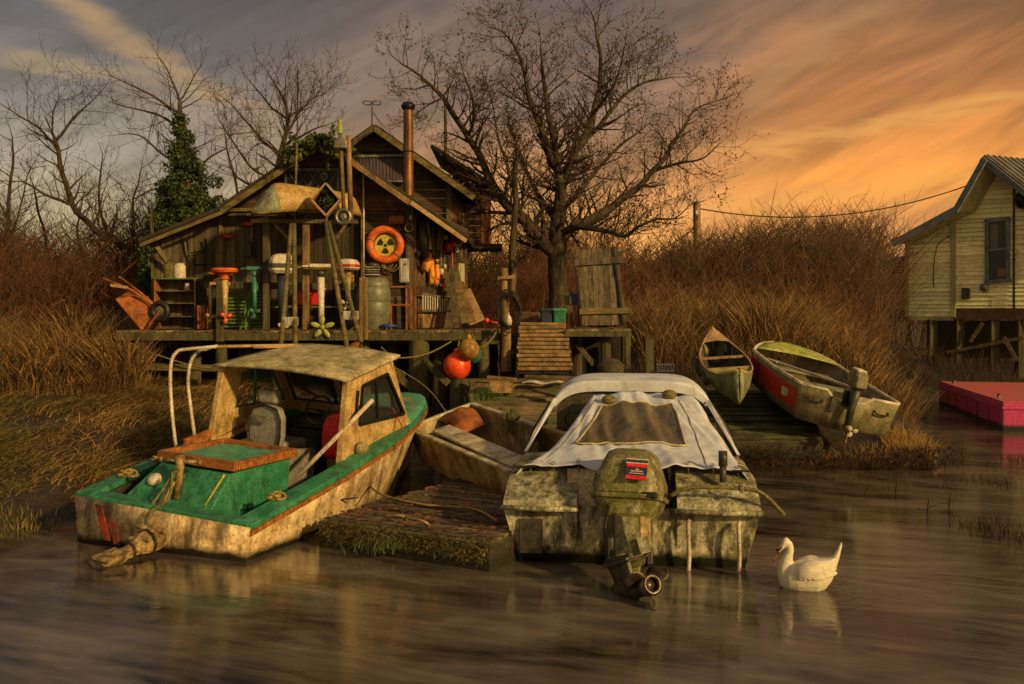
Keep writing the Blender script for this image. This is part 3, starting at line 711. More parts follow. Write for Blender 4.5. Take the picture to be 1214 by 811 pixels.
# ================================================================== covered speedboat, stern to the camera
B2 = [(0,1.02,.50,.93,.02,-.2),(1.5,1.12,.62,.95,.05,-.3),(3,1.05,.72,.85,.08,-.3),(4.2,.75,.82,.5,.15,-.25),(5.0,.1,.92,.05,.3,.1)]
b2m = Matrix.Translation((1.03, 8.4, 0))@Matrix.Rotation(R(-7), 4, 'Z')
b2 = thing('covered_speedboat', 'grimy white speedboat under a white canvas cover with its mossy outboard towards the camera', 'boat', mat4=b2m)
hull_mesh(B2).build('hull', 'hull2', b2, solid=.03, smooth='auto')
def lp(px, py, s):   # pixel to local point lying at forward distance s
    best = None
    d = ray(px, py); inv = b2m.inverted(); o = inv@V((0,0,CAMZ)); dd = (inv.to_3x3()@d); t = (s-o.y)/dd.y
    return o+dd*t
# stern pods
for k, (x0, x1) in enumerate(((-1.10,-.46),(.40,1.10))):
    mb = MB(); top = [(-.12,.50),(-.10,.56),(.30,.78),(1.3,.80)]; low = [(-.12,.50),(-.06,.46),(.02,-.1),(1.3,-.1)]
    sgn = -1 if k == 0 else 1
    xi, xo = (x1, x0) if k == 0 else (x0, x1)
    def ring(x, tap): return [V((x-sgn*tap*(1 if z < .4 else 0)*.09, s, z-(tap*.04 if z > .6 else 0))) for s, z in top[:]+low[::-1][:-1]]
    rings = [ring(xi, 0), ring(xi+(xo-xi)*.08, 0), ring(xi+(xo-xi)*.5, .2), ring(xi+(xo-xi)*.92, .8), ring(xo, 1.6)]
    mb.loft(rings)
    pod = mb.build('stern_pod', 'hull2', b2, bevel=.035, smooth='auto')
    MB().tube([(min(x0,x1)-.02,-.135,.50),((x0+x1)/2,-.15,.495),(max(x0,x1)+.02,-.135,.50)], .024, 8).build('pod_lip', 'hull2', pod, smooth=True)
    if k == 1:
        for x in (.50,.92): MB().tube(smoothpts([(x,-.10,.42),(x-.01,-.14,.36),(x,-.13,.1),(x-.01,-.12,-.08)],5), .018, 8).build('grab_rail', 'white_pipe', pod, smooth=True)
    else:
        MB().box((-.86,-.065,.24),(.2,.02,.3)).build('transom_plate', 'motor_dark', pod)
MB().box((-.03,.10,.22),(.95,.12,.5)).build('transom', 'hull2', b2)
MB().box((-.03,.45,.36),(.92,.6,.04)).build('motor_well', 'interior', b2)
# soft cover
def covz(u, v):
    # u 0..1 port to starboard, v 0 stern .. 1 canopy
    fold = .006*math.sin(u*23+v*5+2*mnoise.noise(V((u*3,v*3,1))))+.06*mnoise.noise(V((u*8+v*2, v*1.3, 3)))+.026*mnoise.noise(V((u*22+v*6, v*2.2, 7)))+.012*abs(mnoise.noise(V((u*14-v*8, v*6, 2))))
    fold *= (1-abs(v-.5)*.8)
    x0 = -1.12+.62*v**.8; x1 = 1.12-.36*v**1.1
    x = x0+(x1-x0)*u
    s = .25+2.05*v - .12*math.sin(u*math.pi)*(1-v)
    z = .79+.47*v**1.05 + .06*math.sin(u*math.pi) - .05*math.sin(v*math.pi)
    edge = min(u, 1-u)
    if edge < .07: z -= (.07-edge)*2.6*(1-.45*v)
    # pulled down between the pods, behind the motor
    if v < .3 and .3 < u < .66: z -= .10*(1-v/.3)*math.sin((u-.3)/.36*math.pi)
    return V((x+fold*.4, s, z+fold))
MB().grid(90, 50, covz).build('canvas_cover', 'canvas', b2, smooth=True, solid=.006)
MB().grid(30, 20, lambda u, v: covz(.20+.52*u+.03*(1-v)*(u-.5), .30+.54*v)+V((0,-.012,.012))).build('cover_window', 'vinyl', b2, smooth=True, label='large clouded vinyl panel sewn into the cover')
P_ = [covz(.20+.52*u+.03*(1-v)*(u-.5), .30+.54*v)+V((0,-.016,.016)) for u, v in [(i/14,0) for i in range(15)]+[(1,i/10) for i in range(1,11)]+[(1-i/14,1) for i in range(1,15)]+[(0,1-i/10) for i in range(1,11)]]
MB().tube(P_, .009, 5).build('window_piping', 'canvas_dirty', b2, smooth=True)
for u_ in (.12,.80): MB().tube([covz(u_, i/20)+V((0,-.004,.008)) for i in range(1,20)], .005, 4).build('seam', 'canvas_dirty', b2, smooth=True)
for u_ in (.08,.18,.28,.72,.82,.92):
    q_ = covz(u_, .03)+V((0,-.012,.012)); MB().torus(q_, .016, .005, V((0,-.7,.7)), 12, 5).build('eyelet', 'grey_metal', b2, smooth=True)
    MB().tube([q_, q_+V((.01,-.06,-.09))], .005, 4).build('tie_cord', 'rope', b2)
# skirt of dirty canvas hanging behind the motor
mb = MB().grid(24, 10, lambda u, v: (-.56+.42*u+.015*math.sin(u*20)*v, .18-.16*v, .80-.42*v*(1-.35*abs(u-.5))+.012*math.sin(u*26)*v)); mb.build('cover_skirt', 'canvas_dirty', b2, smooth=True, solid=.006)
for p in (covz(.72,.95), covz(.24,.90)): MB().ball(p+V((0,-.05,.03)), (.085,.06,.055), 10).build('vent_cap', 'rope', b2, smooth=True)
mb = MB().tube([(-1.06,.22,.80),(-.46,.22,.82)], .010, 6).tube([(.42,.22,.82),(1.04,.22,.80)], .010, 6); mb.build('bolt_rope', 'black', b2)
# folding canopy
def can(u, s):
    a = math.pi*u; x = -math.cos(a); 
    w = .93 if s < 3 else .93-.10*(s-3)
    e = abs(x)**2.6
    return V((x*w, s, 1.56-.20*e+(s-2.5)*.03))
CR, CF = 2.45, 3.55
def cant(u, v):
    t = 2*u-1; w = .86; s = CR+(CF-CR)*v
    z = 1.41+.02*math.sin(v*math.pi)-.20*abs(t)**6+.03*v
    return V((t*w, s, z))
MB().grid(30, 8, cant).build('canopy', 'canvas', b2, smooth=True, solid=.02)
def sidef(u, v, sg):   # v 0 at the top edge .. 1 at the gunwale
    t = sg*.86; s = CR+(CF-CR)*u
    top = V((t, s, 1.21+.03*u)); g = V((sg*1.08, 1.25+u*2.9, .66+.1*u))
    return top.lerp(g, v)+V((sg*.05*math.sin(v*math.pi),0,0))
for sg in (-1, 1):
    cs = MB().grid(10, 8, lambda u, v: sidef(u, v, sg)).build('canopy_side', 'canvas_dirty', b2, smooth=True, solid=.012)
    MB().grid(10, 8, lambda u, v: sidef(.10+.78*u, .10+.74*v, sg)+V((sg*.012,0,0))).build('side_window', 'vinyl_dark', cs, smooth=True)
    mbp = MB().tube(smoothpts([sidef(.08,.06,sg)+V((sg*.02,0,0)), sidef(.05,.5,sg)+V((sg*.02,0,0)), sidef(.06,.92,sg)+V((sg*.02,0,0))],4), .012, 6); mbp.build('zip_edge', 'black', cs)
# aft arch of the canopy: white binding with dark screen inside
def arch(t, dz=0, k=1.): return V((t*.86*k, CR-.02, 1.41-.20*abs(t)**6+dz))
band = []
for i in range(25):
    t = -1+2*i/24; band.append((arch(t), arch(t*.985, -.10)))
mb = MB(); mb.loft([[a, b_, b_+V((0,.02,0)), a+V((0,.02,0))] for a, b_ in band])
for sg in (-1,1): mb.loft([[V((sg*.865,CR-.02,1.23)), V((sg*.815,CR-.02,1.21)), V((sg*.815,CR,1.21)), V((sg*.865,CR,1.23))],[V((sg*1.08,1.3,.78)), V((sg*1.04,1.3,.80)), V((sg*1.04,1.32,.80)), V((sg*1.08,1.32,.78))]])
mb.build('canopy_binding', 'canvas', b2, bevel=.01)
MB().grid(20, 6, lambda u, v: ((2*u-1)*.83, CR+.03, (1.33-.19*abs(2*u-1)**6)*(1-v)+.85*v)).build('rear_screen', 'vinyl_dark', b2)
MB().torus((-.62,CR-.3,1.02), .10, .012, V((.3,1,.3)), 20, 6).build('screen_ring', 'black', b2)
MB().box((.05,CR-.02,1.26),(.3,.02,.10)).build('roof_vent', 'black', b2)
# pale hose lashed across the starboard pod
MB().tube(smoothpts([(.34,-.16,.64),(.48,-.17,.71),(.70,-.16,.72),(.98,-.15,.71),(1.12,-.15,.66),(1.28,-.18,.50)],6), .018, 8).build('hose', 'rope', b2, smooth=True)
mb = MB()
for x in (.55,.93): mb.box((x,-.15,.72),(.035,.06,.075))
mb.build('hose_clamp', 'grey_metal', b2, bevel=.006)
MB().tube([(.80,.10,.72),(.80,.11,.86)], .03, 8).tube([(.80,.11,.86),(.80,.12,.99)], [.04,.038], 10).build('stern_light', 'motor_dark', b2, smooth=True)
MB().ball((-.98,.3,.80),(.09,.06,.03),12).build('rope_coil', 'rope', b2, smooth=True)
# big outboard, tilted
mm = Matrix.Translation((-.03,-.22,.0))@Matrix.Rotation(R(-10),4,'Z')@Matrix.Rotation(R(-16),4,'X')
def sup(cx, cy, z, a, b_, e=3., n=24):
    out = []
    for k in range(n):
        t = 2*math.pi*k/n; c, s = math.cos(t), math.sin(t)
        out.append(mm@V((cx+a*math.copysign(abs(c)**(2/e), c), cy+b_*math.copysign(abs(s)**(2/e), s), z)))
    return out
mb = MB().loft([sup(0,.05,.60,.285,.36,4.5),sup(0,.05,.64,.30,.39,4.5),sup(0,.05,.76,.285,.38,4.5),sup(0,.06,.90,.24,.33,4.5),sup(0,.08,1.0,.20,.27,4.5),sup(0,.10,1.03,.16,.22,4),sup(0,.10,1.035,.05,.06)])
cw = mb.build('outboard_motor', 'motor', b2, smooth='auto', label='large algae covered outboard motor with a red and blue striped decal')
mb = MB().loft([sup(0,.05,.585,.315,.405,4.5),sup(0,.05,.625,.325,.415,4.5)]); mb.build('cowl_band', 'motor', cw, bevel=.01)
mb = MB().loft([sup(0,.06,.34,.13,.20,4),sup(0,.05,.42,.20,.28,4),sup(0,.05,.52,.275,.35,4),sup(0,.05,.59,.295,.38,4)]); mb.build('lower_cowl', 'motor', cw, smooth='auto')
mb = MB().loft([[mm@V(p) for p in q] for q in ([(-.13,-.30,.34),(.13,-.30,.34),(.13,-.22,.30),(-.13,-.22,.30)],[(-.15,-.36,.46),(.15,-.36,.46),(.15,-.2,.44),(-.15,-.2,.44)],[(-.10,-.37,.55),(.10,-.37,.55),(.12,-.2,.56),(-.12,-.2,.56)])]); mb.build('front_bulge', 'motor', cw, bevel=.03)
mb = MB().box(mm@V((.22,-.30,.62)),(.12,.10,.05),mat=mm); mb.build('cowl_latch', 'black', cw, bevel=.01)
# mid section
def rb(cx, cy, z, a, b_): return [mm@V((cx+sx*a, cy+sy*b_, z)) for sx, sy in ((-1,-.6),(-.6,-1),(.6,-1),(1,-.6),(1,.6),(.6,1),(-.6,1),(-1,.6))]
MB().bar(at(764,612,7.62), at(766,650,7.5), .085,.03).build('leg_plate', 'drive', cw, world=True, bevel=.008)
mb = MB()
for i in range(5): mb.bar(mm@V((-.292,-.15+.06*i,.68)), mm@V((-.278,-.15+.06*i,.80)), .02,.012)
mb.build('louvre', 'black', cw)
mb = MB()
for sg in (-1,1): mb.bar((sg*.17,.05,.56),(sg*.17,-.06,.02),.05,.11)
mb.bar((-.2,-.0,.3),(.2,-.0,.3),.06); mb.build('clamp_bracket', 'motor_dark', cw, bevel=.01)
LR = (Matrix.Rotation(R(30),4,'Z')@Matrix.Rotation(R(-20),4,'X')@Matrix.Rotation(R(-8),4,'Y'))
lean = Matrix.Translation(b2m.inverted()@at(768,694,7.2)-LR@V((0,-.37,-.20)))@LR
def wr(px, py, Y, a_, b_, tw=.0):
    c_ = b2m.inverted()@at(px, py, Y); return [c_+Matrix.Rotation(tw,3,'Z')@V((sx*a_, sy*b_, 0)) for sx, sy in ((-1,-.6),(-.6,-1),(.6,-1),(1,-.6),(1,.6),(.6,1),(-.6,1),(-1,.6))]
mb = MB().loft([wr(750,606,8.05,.15,.22),wr(750,622,7.98,.14,.21),wr(746,645,7.85,.12,.19,.1),wr(742,662,7.72,.10,.18,.25),wr(741,676,7.62,.085,.17,.4),wr(742,690,7.52,.06,.15,.5)])
mb.build('mid_section', 'motor', cw, bevel=.012)
MB().loft([wr(744,657,7.74,.125,.215,.2),wr(743,664,7.70,.125,.215,.2)]).build('leg_flange', 'motor_dark', cw, bevel=.008)
MB().tube([b2m.inverted()@p for p in (at(722,600,7.95), at(716,630,7.9), at(720,662,7.75), at(730,684,7.6))], .014, 6).build('water_hose', 'black', cw, smooth=True)
def lr(cx, cy, z, a, b_): return [lean@V((cx+a*math.cos(2*math.pi*k/14), cy+b_*math.sin(2*math.pi*k/14), z)) for k in range(14)]
mb = MB().loft([lr(0,-.02,.06,.07,.17),lr(0,-.04,-.10,.055,.15),lr(0,-.06,-.20,.06,.16),lr(0,-.06,-.30,.03,.13),lr(0,-.04,-.44,.015,.08)])
mb.loft([[lean@V((.085*k*math.cos(t), y, -.20+.085*k*math.sin(t))) for t in [2*math.pi*i/14 for i in range(14)]] for y, k in ((.20,.15),(.12,.75),(0,1),(-.2,1),(-.30,.8))])
mb.build('gear_case', 'motor_dark', cw, smooth='auto')
MB().prism([lean@V(p) for p in ((-.02,.18,.02),(.12,.05,.0),(.14,-.30,.0),(.04,-.42,.0),(-.10,-.36,.0),(-.12,.02,.0))], lean.to_3x3()@V((0,0,.018))).build('cavitation_plate', 'motor_dark', cw, bevel=.006)
MB().prism([lean@V(p) for p in ((0,-.28,.03),(.12,-.40,.03),(.05,-.46,.03),(-.02,-.44,.03))], lean.to_3x3()@V((0,0,.12))).build('trim_tab', 'motor', cw)
mb = MB(); hub = V((0,-.37,-.20))
mb.loft([[lean@V((r_*math.cos(t), y, -.20+r_*math.sin(t))) for t in [2*math.pi*i/16 for i in range(16)]] for y, r_ in ((-.29,.075),(-.44,.08),(-.45,.06),(-.40,.055))])
for k in range(3):
    a0 = k*2.094+.5; P = []; o = len(mb.v)
    for j in range(6):
        for i in range(7):
            u = i/6; v_ = j/5; rr = .07+.12*u; wd = .62*math.sin((.25+.75*u)*math.pi)**.5 if u < 1 else .1
            a = a0+(v_-.5)*1.5*wd; tw = (v_-.5)*.16*(1-.3*u)
            P.append(lean@V((rr*math.cos(a), -.37+tw, -.20+rr*math.sin(a))))
    mb.add(P, [(j*7+i, j*7+i+1, (j+1)*7+i+1, (j+1)*7+i) for j in range(5) for i in range(6)])
mb.build('propeller', 'prop_metal', cw, smooth='auto', solid=.008)
# striped decal on the cowl, projected onto its sloping aft face
dec = Matrix.Translation(mm@V((.10,-.235,.90)))
nrm = (mm.to_3x3()@V((.12,-.86,.50))).normalized(); ux = (mm.to_3x3()@V((1,.10,.0))).normalized(); ux = (ux-nrm*ux.dot(nrm)).normalized(); uz = nrm.cross(ux)
DO = mm@V((.10,-.328,.80))+nrm*.022
def dq(x0, x1, z0, z1, lift): return [DO+ux*x+uz*z+nrm*lift for x, z in ((x0,z0),(x1,z0),(x1,z1),(x0,z1))]
MB().prism(dq(-.085,.085,-.09,.115,.0), nrm*.004).build('decal_plate', 'navy', cw)
MB().prism(dq(-.085,.085,.035,.07,.006), nrm*.002).prism(dq(-.085,.085,-.09,-.05,.006), nrm*.002).build('decal_stripe', 'redcase', cw)
MB().prism(dq(-.05,.05,-.012,-.002,.006), nrm*.002).prism(dq(-.06,.065,-.034,-.026,.006), nrm*.002).prism(dq(-.01,.02,.004,.018,.006), nrm*.002).prism(dq(-.095,.095,.115,.125,.0), nrm*.004).prism(dq(-.095,.095,.073,.082,.005), nrm*.002).build('decal_print', 'white', cw)

# ================================================================== tilted punt on the dock
pA, pB, pD = at(483,508,12.1), at(547,484,12.5), at(606,560,9.9)
uu = (pD-pA); L_p = uu.length; ud = uu.normalized(); wv = (pB-pA); wd_ = wv.length
dn = -(ud.cross(wv.normalized())).normalized()
if dn.z > 0: dn = -dn
pm4 = pA
pt = thing('punt', 'battered flat bottomed punt tipped up on the floating dock between the two motor boats', 'boat', pA+dn*.4)
def pp(l, w, d, tap=.04): return pA+ud*l+wv.normalized()*w+dn*d+ud*(tap*d*0)
W_, D_ = wd_*1.2, .50
mb = MB()
mb.prism([pp(0,0,0), pp(L_p,0,0), pp(L_p-.15,.05,D_), pp(.12,.05,D_)], wv.normalized()*.035)
mb.prism([pp(0,W_,0), pp(L_p,W_,0), pp(L_p-.15,W_-.05,D_), pp(.12,W_-.05,D_)], -wv.normalized()*.035)
mb.prism([pp(0,.04,0), pp(0,W_-.04,0), pp(.12,W_-.06,D_), pp(.12,.06,D_)], ud*.035)
mb.prism([pp(L_p,.04,0), pp(L_p,W_-.04,0), pp(L_p-.15,W_-.06,D_), pp(L_p-.15,.06,D_)], -ud*.035)
mb.prism([pp(.12,.05,D_), pp(L_p-.15,.05,D_), pp(L_p-.15,W_-.05,D_), pp(.12,W_-.05,D_)], -dn*.03)
mb.build('hull', 'punt', pt, world=True, bevel=.012)
MB().bar(pp(-.02,.0,-.01), pp(L_p,.0,-.01), .06,.03,up=-dn).bar(pp(0,0,-.01), pp(0,W_,-.01), .06,.03,up=-dn).bar(pp(0,W_,-.01), pp(L_p,W_,-.01),.06,.03,up=-dn).build('rim', 'punt_white', pt, world=True, bevel=.006)
MB().bar(pp(.35,.30,.04), pp(L_p-.05,.26,.06), .24,.03,up=-dn).build('seat_board', 'punt_white', pt, world=True, bevel=.006)
mb = MB().grid(14, 10, lambda u, v: pp(.05+.55*u, .42+.52*v*(1-.3*u), .02+.10*u*u-.14*math.sin(math.pi*u)*math.sin(math.pi*v))); mb.build('rusty_sheet', 'rust', pt, world=True, smooth=True, solid=.01, label='curled rusty sheet lying across the punt')
MB().box(at(608,500,11.2), (.05,.05,.3), rz=.3).ball(at(608,494,11.2), (.09,.07,.06), 8).ball(at(603,503,11.3), (.05,.05,.09), 8).build('oarlock', 'moss', pt, world=True)

# ================================================================== canoe pulled up on the bank
def canoe_mesh(Ln, B, Dp, n=20, rise=.16, open_top=True):
    rings = []
    for i in range(n+1):
        t = -1+2*i/n; w = B*max(.02, (1-abs(t)**2.2))**.8; rz = rise*abs(t)**3
        k = 9; rg = []
        for j in range(k):
            a = math.pi*j/(k-1); rg.append(V((-math.cos(a)*w, t*Ln/2*(1+.02*math.sin(a)*0), Dp*(1-math.sin(a)**.7)+rz*(1-math.sin(a)**.7)*1 + .06*abs(t)**6)))
        rings.append(rg)
    mb = MB().loft(rings, closed=False, cap=False); return mb, rings
def canoe_at(name, label, stern, bow, B, Dp, mh, mi, roll=0, flip=False):
    y = (V(bow)-V(stern)); Ln = y.length; y.normalize(); x = y.cross(V((0,0,1))).normalized(); z = x.cross(y)
    m = Matrix((x, y, z)).transposed().to_4x4(); m = Matrix.Translation((V(bow)+V(stern))/2)@m@Matrix.Rotation(roll, 4, 'Y')
    if flip: m = m@Matrix.Rotation(math.pi, 4, 'Y')
    t = thing(name, label, 'canoe', mat4=m)
    mb, rings = canoe_mesh(Ln, B, Dp)
    mb.build('hull', mh, t, smooth=True, solid=.02)
    mb = MB()
    for k in (0, -1): mb.tube([r_[k]+V((0,0,.01)) for r_ in rings], .018, 6)
    mb.build('gunwale', 'gunwale', t, smooth=True)
    return t, Ln, rings
cs_, cb_ = at(877,484,13.9), at(846,428,16.3)
cn, Ln, rings = canoe_at('canoe', 'narrow sage green canoe with wooden gunwales pulled up the bank', cs_, cb_, .36, .34, 'canoe_green', None, roll=R(-4))
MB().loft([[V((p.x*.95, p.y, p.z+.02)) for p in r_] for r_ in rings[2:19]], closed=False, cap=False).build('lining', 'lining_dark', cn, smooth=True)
mb = MB()
for k in range(5, 17): 
    r_ = rings[k]; mb.tube([q*.97+V((0,q.y*.03,.012)) for q in r_], .012, 5)
mb.build('frame', 'gunwale', cn)
for t in (7, 12):
    r_ = rings[t]; MB().bar(r_[0], r_[-1], .06, .025).build('thwart', 'gunwale', cn)
r_ = rings[5]; MB().box((0, r_[0].y+.1, r_[0].z-.03), (.6,.3,.03)).build('seat', 'yellowgreen', cn, bevel=.01)
for a, b_, m_ in ((0,4,'canoe_green'),(17,20,'gunwale')):
    MB().grid(6, 8, lambda u, v: (lambda i: (lambda r0, r1, f_: r0[0].lerp(r1[0], f_).lerp(r0[-1].lerp(r1[-1], f_), u)+V((0,0,.02+.03*math.sin(u*math.pi))))(rings[int(i)], rings[min(20, int(i)+1)], i-int(i)))(a+(b_-a)*v)).build('end_deck', m_, cn, smooth=True)
mb = MB().tube([(-.43,-.3,.25),(-.42,.0,.22),(-.40,.4,.28)], [.03,.035,.03], 8).ball((-.38,-.62,.24),(.05,.09,.06),8); mb.build('fender', 'black', cn, smooth=True)

# ================================================================== red and cream skiff on the bank
st, bw = at(1008,468,13.4), at(932,421,15.9)
y = (bw-st); Ls = y.length; y.normalize(); x = y.cross(V((0,0,1))).normalized(); z = x.cross(y)
mS = Matrix.Translation(st)@Matrix((x, y, z)).transposed().to_4x4()@Matrix.Rotation(R(12), 4, 'Y')
sk = thing('skiff', 'open olive skiff with a faded red side panel and small outboard on the bank', 'boat', mat4=mS)
BS = [(0,.72,.0,.66,-.46,-.52),(1.0,.77,.0,.70,-.46,-.54),(2.0,.76,.03,.68,-.44,-.52),(Ls*.86,.66,.08,.54,-.38,-.46),(Ls*.95,.48,.12,.36,-.28,-.38),(Ls,.26,.15,.18,-.14,-.22)]
hull_mesh(BS).build('hull', 'skiff_grey', sk, solid=.03, smooth='auto')
mb = MB()
for sg in (-1,1): mb.tube([V((sg*ip(s, BS, 1), s, ip(s, BS, 2)+.01)) for s in np.linspace(0, Ls, 20)], .03, 8)
mb.tube([V((-.72,0,.0)), V((-.34,0,-.0)), V((-.22,0,-.10)), V((.22,0,-.10)), V((.34,0,0)), V((.72,0,0))], .024, 8)
mb.build('gunwale', 'punt_white', sk, smooth=True)
mb = MB(); ss_ = np.linspace(.05, Ls*.95, 18)
def sp(s, t, o): 
    bt, zt, bc, zc = [ip(s, BS, k) for k in range(1, 5)]
    return V((-(bt+(bc-bt)*t)-o, s, zt+(zc-zt)*t))
mb.loft([[sp(s,.16,.022), sp(s,.80,.022), sp(s,.80,.010), sp(s,.16,.010)] for s in ss_]); mb.build('red_panel', 'red', sk, label='faded red stripe panel along the port side')
MB().loft([[sp(s,.18,.028), sp(s,.78,.028), sp(s,.78,.018), sp(s,.18,.018)] for s in (1.55,1.62)]).build('blue_stripe', 'navy', sk)
MB().loft([[sp(s,.35,.028), sp(s,.55+.2*(s-.2),.028), sp(s,.55+.2*(s-.2),.02), sp(s,.35,.02)] for s in (.35,.42,.55)]).loft([[sp(s,.3,.028), sp(s,.42,.028), sp(s,.42,.02), sp(s,.3,.02)] for s in (2.0,2.15)]).build('white_mark', 'white', sk)
MB().grid(6, 6, lambda u, v: ((2*u-1)*ip(Ls*(.82+.18*v), BS, 1), Ls*(.82+.18*v), ip(Ls*(.82+.18*v), BS, 2)+.02+.03*(1-(2*u-1)**2))).build('foredeck', 'yellowgreen', sk, smooth=True, solid=.015)
for s in (1.05, 2.0): MB().box((0,s,-.14),(1.30,.26,.03)).build('seat', 'canoe_green', sk, bevel=.01)
MB().tube([(-.35,2.0,-.06),(.22,.35,.04)], .022, 8).bar((-.42,2.2,-.07),(-.33,1.95,-.06),.10,.02).build('oar', 'white_pipe', sk)
MB().box((-.22,-.05,-.16),(.09,.03,.2)).build('transom_pad', 'motor_dark', sk)
MB().ball((.45,.3,-.18),(.15,.15,.12),10).build('fuel_tank', 'ochre', sk, smooth=True)
mb = MB()
for x_ in (-.48,.5): mb.tube(smoothpts([(x_-.1,-.02,-.14),(x_-.08,-.05,-.18),(x_+.08,-.05,-.18),(x_+.1,-.02,-.14)],4), .012, 6)
mb.build('transom_handle', 'black_metal', sk)
mb = MB().loft([[V((cx+a*sx, cy+b_*sy, z_)) for sx, sy in ((-1,-.7),(-.7,-1),(.7,-1),(1,-.7),(1,.7),(.7,1),(-.7,1),(-1,.7))] for cx, cy, z_, a, b_ in ((0,-.10,.12,.07,.11),(0,-.10,.16,.10,.15),(0,-.08,.30,.10,.145),(0,-.06,.37,.08,.11),(0,-.06,.385,.05,.08))])
om = mb.build('outboard_motor', 'skiff_grey', sk, bevel=.01, label='small grey outboard with a white cap on the transom')
MB().box((-.01,-.09,.375),(.14,.17,.03)).build('cowl_cap', 'white', om, bevel=.01)
MB().tube([(0,-.12,.14),(0,-.14,-.1),(0,-.18,-.40)], [.08,.055,.045], 10).build('leg', 'motor_dark', om, smooth=True)
MB().tube([(0,-.34,-.44),(0,-.22,-.43),(0,-.05,-.43)], [.03,.05,.02], 10).prism([(0,-.1,-.44),(0,-.24,-.44),(0,-.26,-.62)], (.012,0,0)).build('gear_case', 'drive', om)
mb = MB()
for k in range(3): a = k*2.09+.3; mb.ball((math.cos(a)*.05,-.35,-.43+math.sin(a)*.05), (.04,.012,.03), 8, Matrix.Rotation(-a,3,'Y'))
mb.build('propeller', 'white', om)
MB().box((0,-.03,-.05),(.2,.08,.22)).tube([(0,.0,.15),(.02,.35,.18)],.018,6).build('clamp_bracket', 'black_metal', om)

# ================================================================== pink floating platform
c0 = on(1188,511,0); c1 = on(1113,479,0); d_ = (c1-c0).normalized(); n_ = V((d_.y,-d_.x,0)); n_ = n_ if n_.x > 0 else -n_
pk = thing('pink_platform', 'faded pink floating swim platform on the still water below the yellow house', 'float', c0)
Lk = (c1-c0).length
mb = MB(); 
P0 = [c0, c0+n_*2.4, c0+n_*2.4+d_*Lk, c0+d_*Lk]
mb.prism([p+V((0,0,-.2)) for p in P0], (0,0,.72)); mb.build('body', 'pink', pk, world=True, bevel=.03)
MB().prism([p+V((0,0,.40))+(p-(P0[0]+P0[2])/2).normalized()*.025 for p in P0], (0,0,.05)).build('rub_rail', 'pink', pk, world=True, bevel=.01)
mb = MB()
for i in range(1,6): mb.bar(c0+d_*(Lk*i/6)-n_*.006+V((0,0,.0)), c0+d_*(Lk*i/6)-n_*.006+V((0,0,.39)), .012, .012)
for i in (1,2): mb.bar(c0+n_*(.8*i)-d_*.006, c0+n_*(.8*i)-d_*.006+V((0,0,.39)), .012, .012)
mb.build('seam', 'brown_sill', pk, world=True, kind='stuff')
for f_ in (.15,.85):
    q_ = c0+d_*(Lk*f_)+n_*.15+V((0,0,.56)); MB().bar(q_-d_*.12+V((0,0,.05)), q_+d_*.12+V((0,0,.05)), .03,.03).box(q_+V((0,0,.02)), (.06,.06,.05)).build('cleat', 'grey_metal', pk, world=True, bevel=.005)
MB().planks(c0+V((0,0,.545)), n_, d_, [(.02,.02),(2.38,.02),(2.38,Lk-.02),(.02,Lk-.02)], 1.2, t=.02, horiz=True, jit=0, gap=.004, n=V((0,0,1))).build('deck', 'pink_top', pk, world=True)
# ================================================================== floating docks
def dock(name, label, P, planks_w, mat='wood_dock', th=.05):
    """P: four top corners near-left, near-right, far-right, far-left"""
    P = [V(p) for p in P]
    t = thing(name, label, 'dock', P[0]-V((0,0,.3)))
    u = (P[1]-P[0]).normalized(); v = (P[3]-P[0]); v = (v-u*v.dot(u)).normalized(); n = u.cross(v).normalized()
    poly = [((p-P[0]).dot(u), (p-P[0]).dot(v)) for p in P]
    MB().planks(P[0], u, v, poly, planks_w, t=th, horiz=True, gap=.036, jit=.018, n=n).build('decking', mat, t, world=True, bevel=.006)
    mb = MB()
    mb.bar(P[0]+V((0,.06,-.17)), P[1]+V((0,.06,-.17)), .16, .26)
    mb.bar(P[0]+V((.06,0,-.17)), P[3]+V((.06,0,-.17)), .14, .26); mb.bar(P[1]+V((-.06,0,-.17)), P[2]+V((-.06,0,-.17)), .14, .26)
    mb.bar(P[0].lerp(P[3],.5)-V((0,0,.17)), P[1].lerp(P[2],.5)-V((0,0,.17)), .14, .26)
    mb.build('frame', 'wood_dock_side', t, world=True, bevel=.02)
    return t
dA = on(382,612,.28); dB = on(600,641,.28); du = (dB-dA).normalized(); dv = V((-du.y, du.x, 0))
dB2 = dA+du*1.84
d1 = dock('floating_dock', 'low wet dock of dark planks beside the green decked boat', [dA, dB2, dB2+dv*4.3, dA+dv*4.3+du*.0], .115)
MB().prism([dA+du*.04+dv*.05+V((0,0,-.6)), dA+du*1.8+dv*.05+V((0,0,-.6)), dA+du*1.8+dv*4.2+V((0,0,-.6)), dA+du*.04+dv*4.2+V((0,0,-.6))], (0,0,.53)).build('float_block', 'wood_dock_side', d1, world=True)
vsL = []
for _ in range(330):
    p = dA+du*rnd(.02,1.8)+dv*(abs(random.gauss(0,.6)) if random.random() < .6 else rnd(0,4)); p.z = .30+rnd(0,.015); t_ = rnd(0,6.28); s_ = rnd(.012,.04)
    vsL += [(p.x+math.cos(t_)*s_, p.y+math.sin(t_)*s_, p.z), (p.x-math.sin(t_)*s_*.5, p.y+math.cos(t_)*s_*.5, p.z+.01), (p.x-math.cos(t_)*s_, p.y-math.sin(t_)*s_, p.z+.004), (p.x+math.sin(t_)*s_*.5, p.y-math.cos(t_)*s_*.5, p.z)]
M['litter'] = pm('red_brown_litter', (.20,.05,.02), (.05,.02,.01), (2,2,2), .8, 0, island=.6)
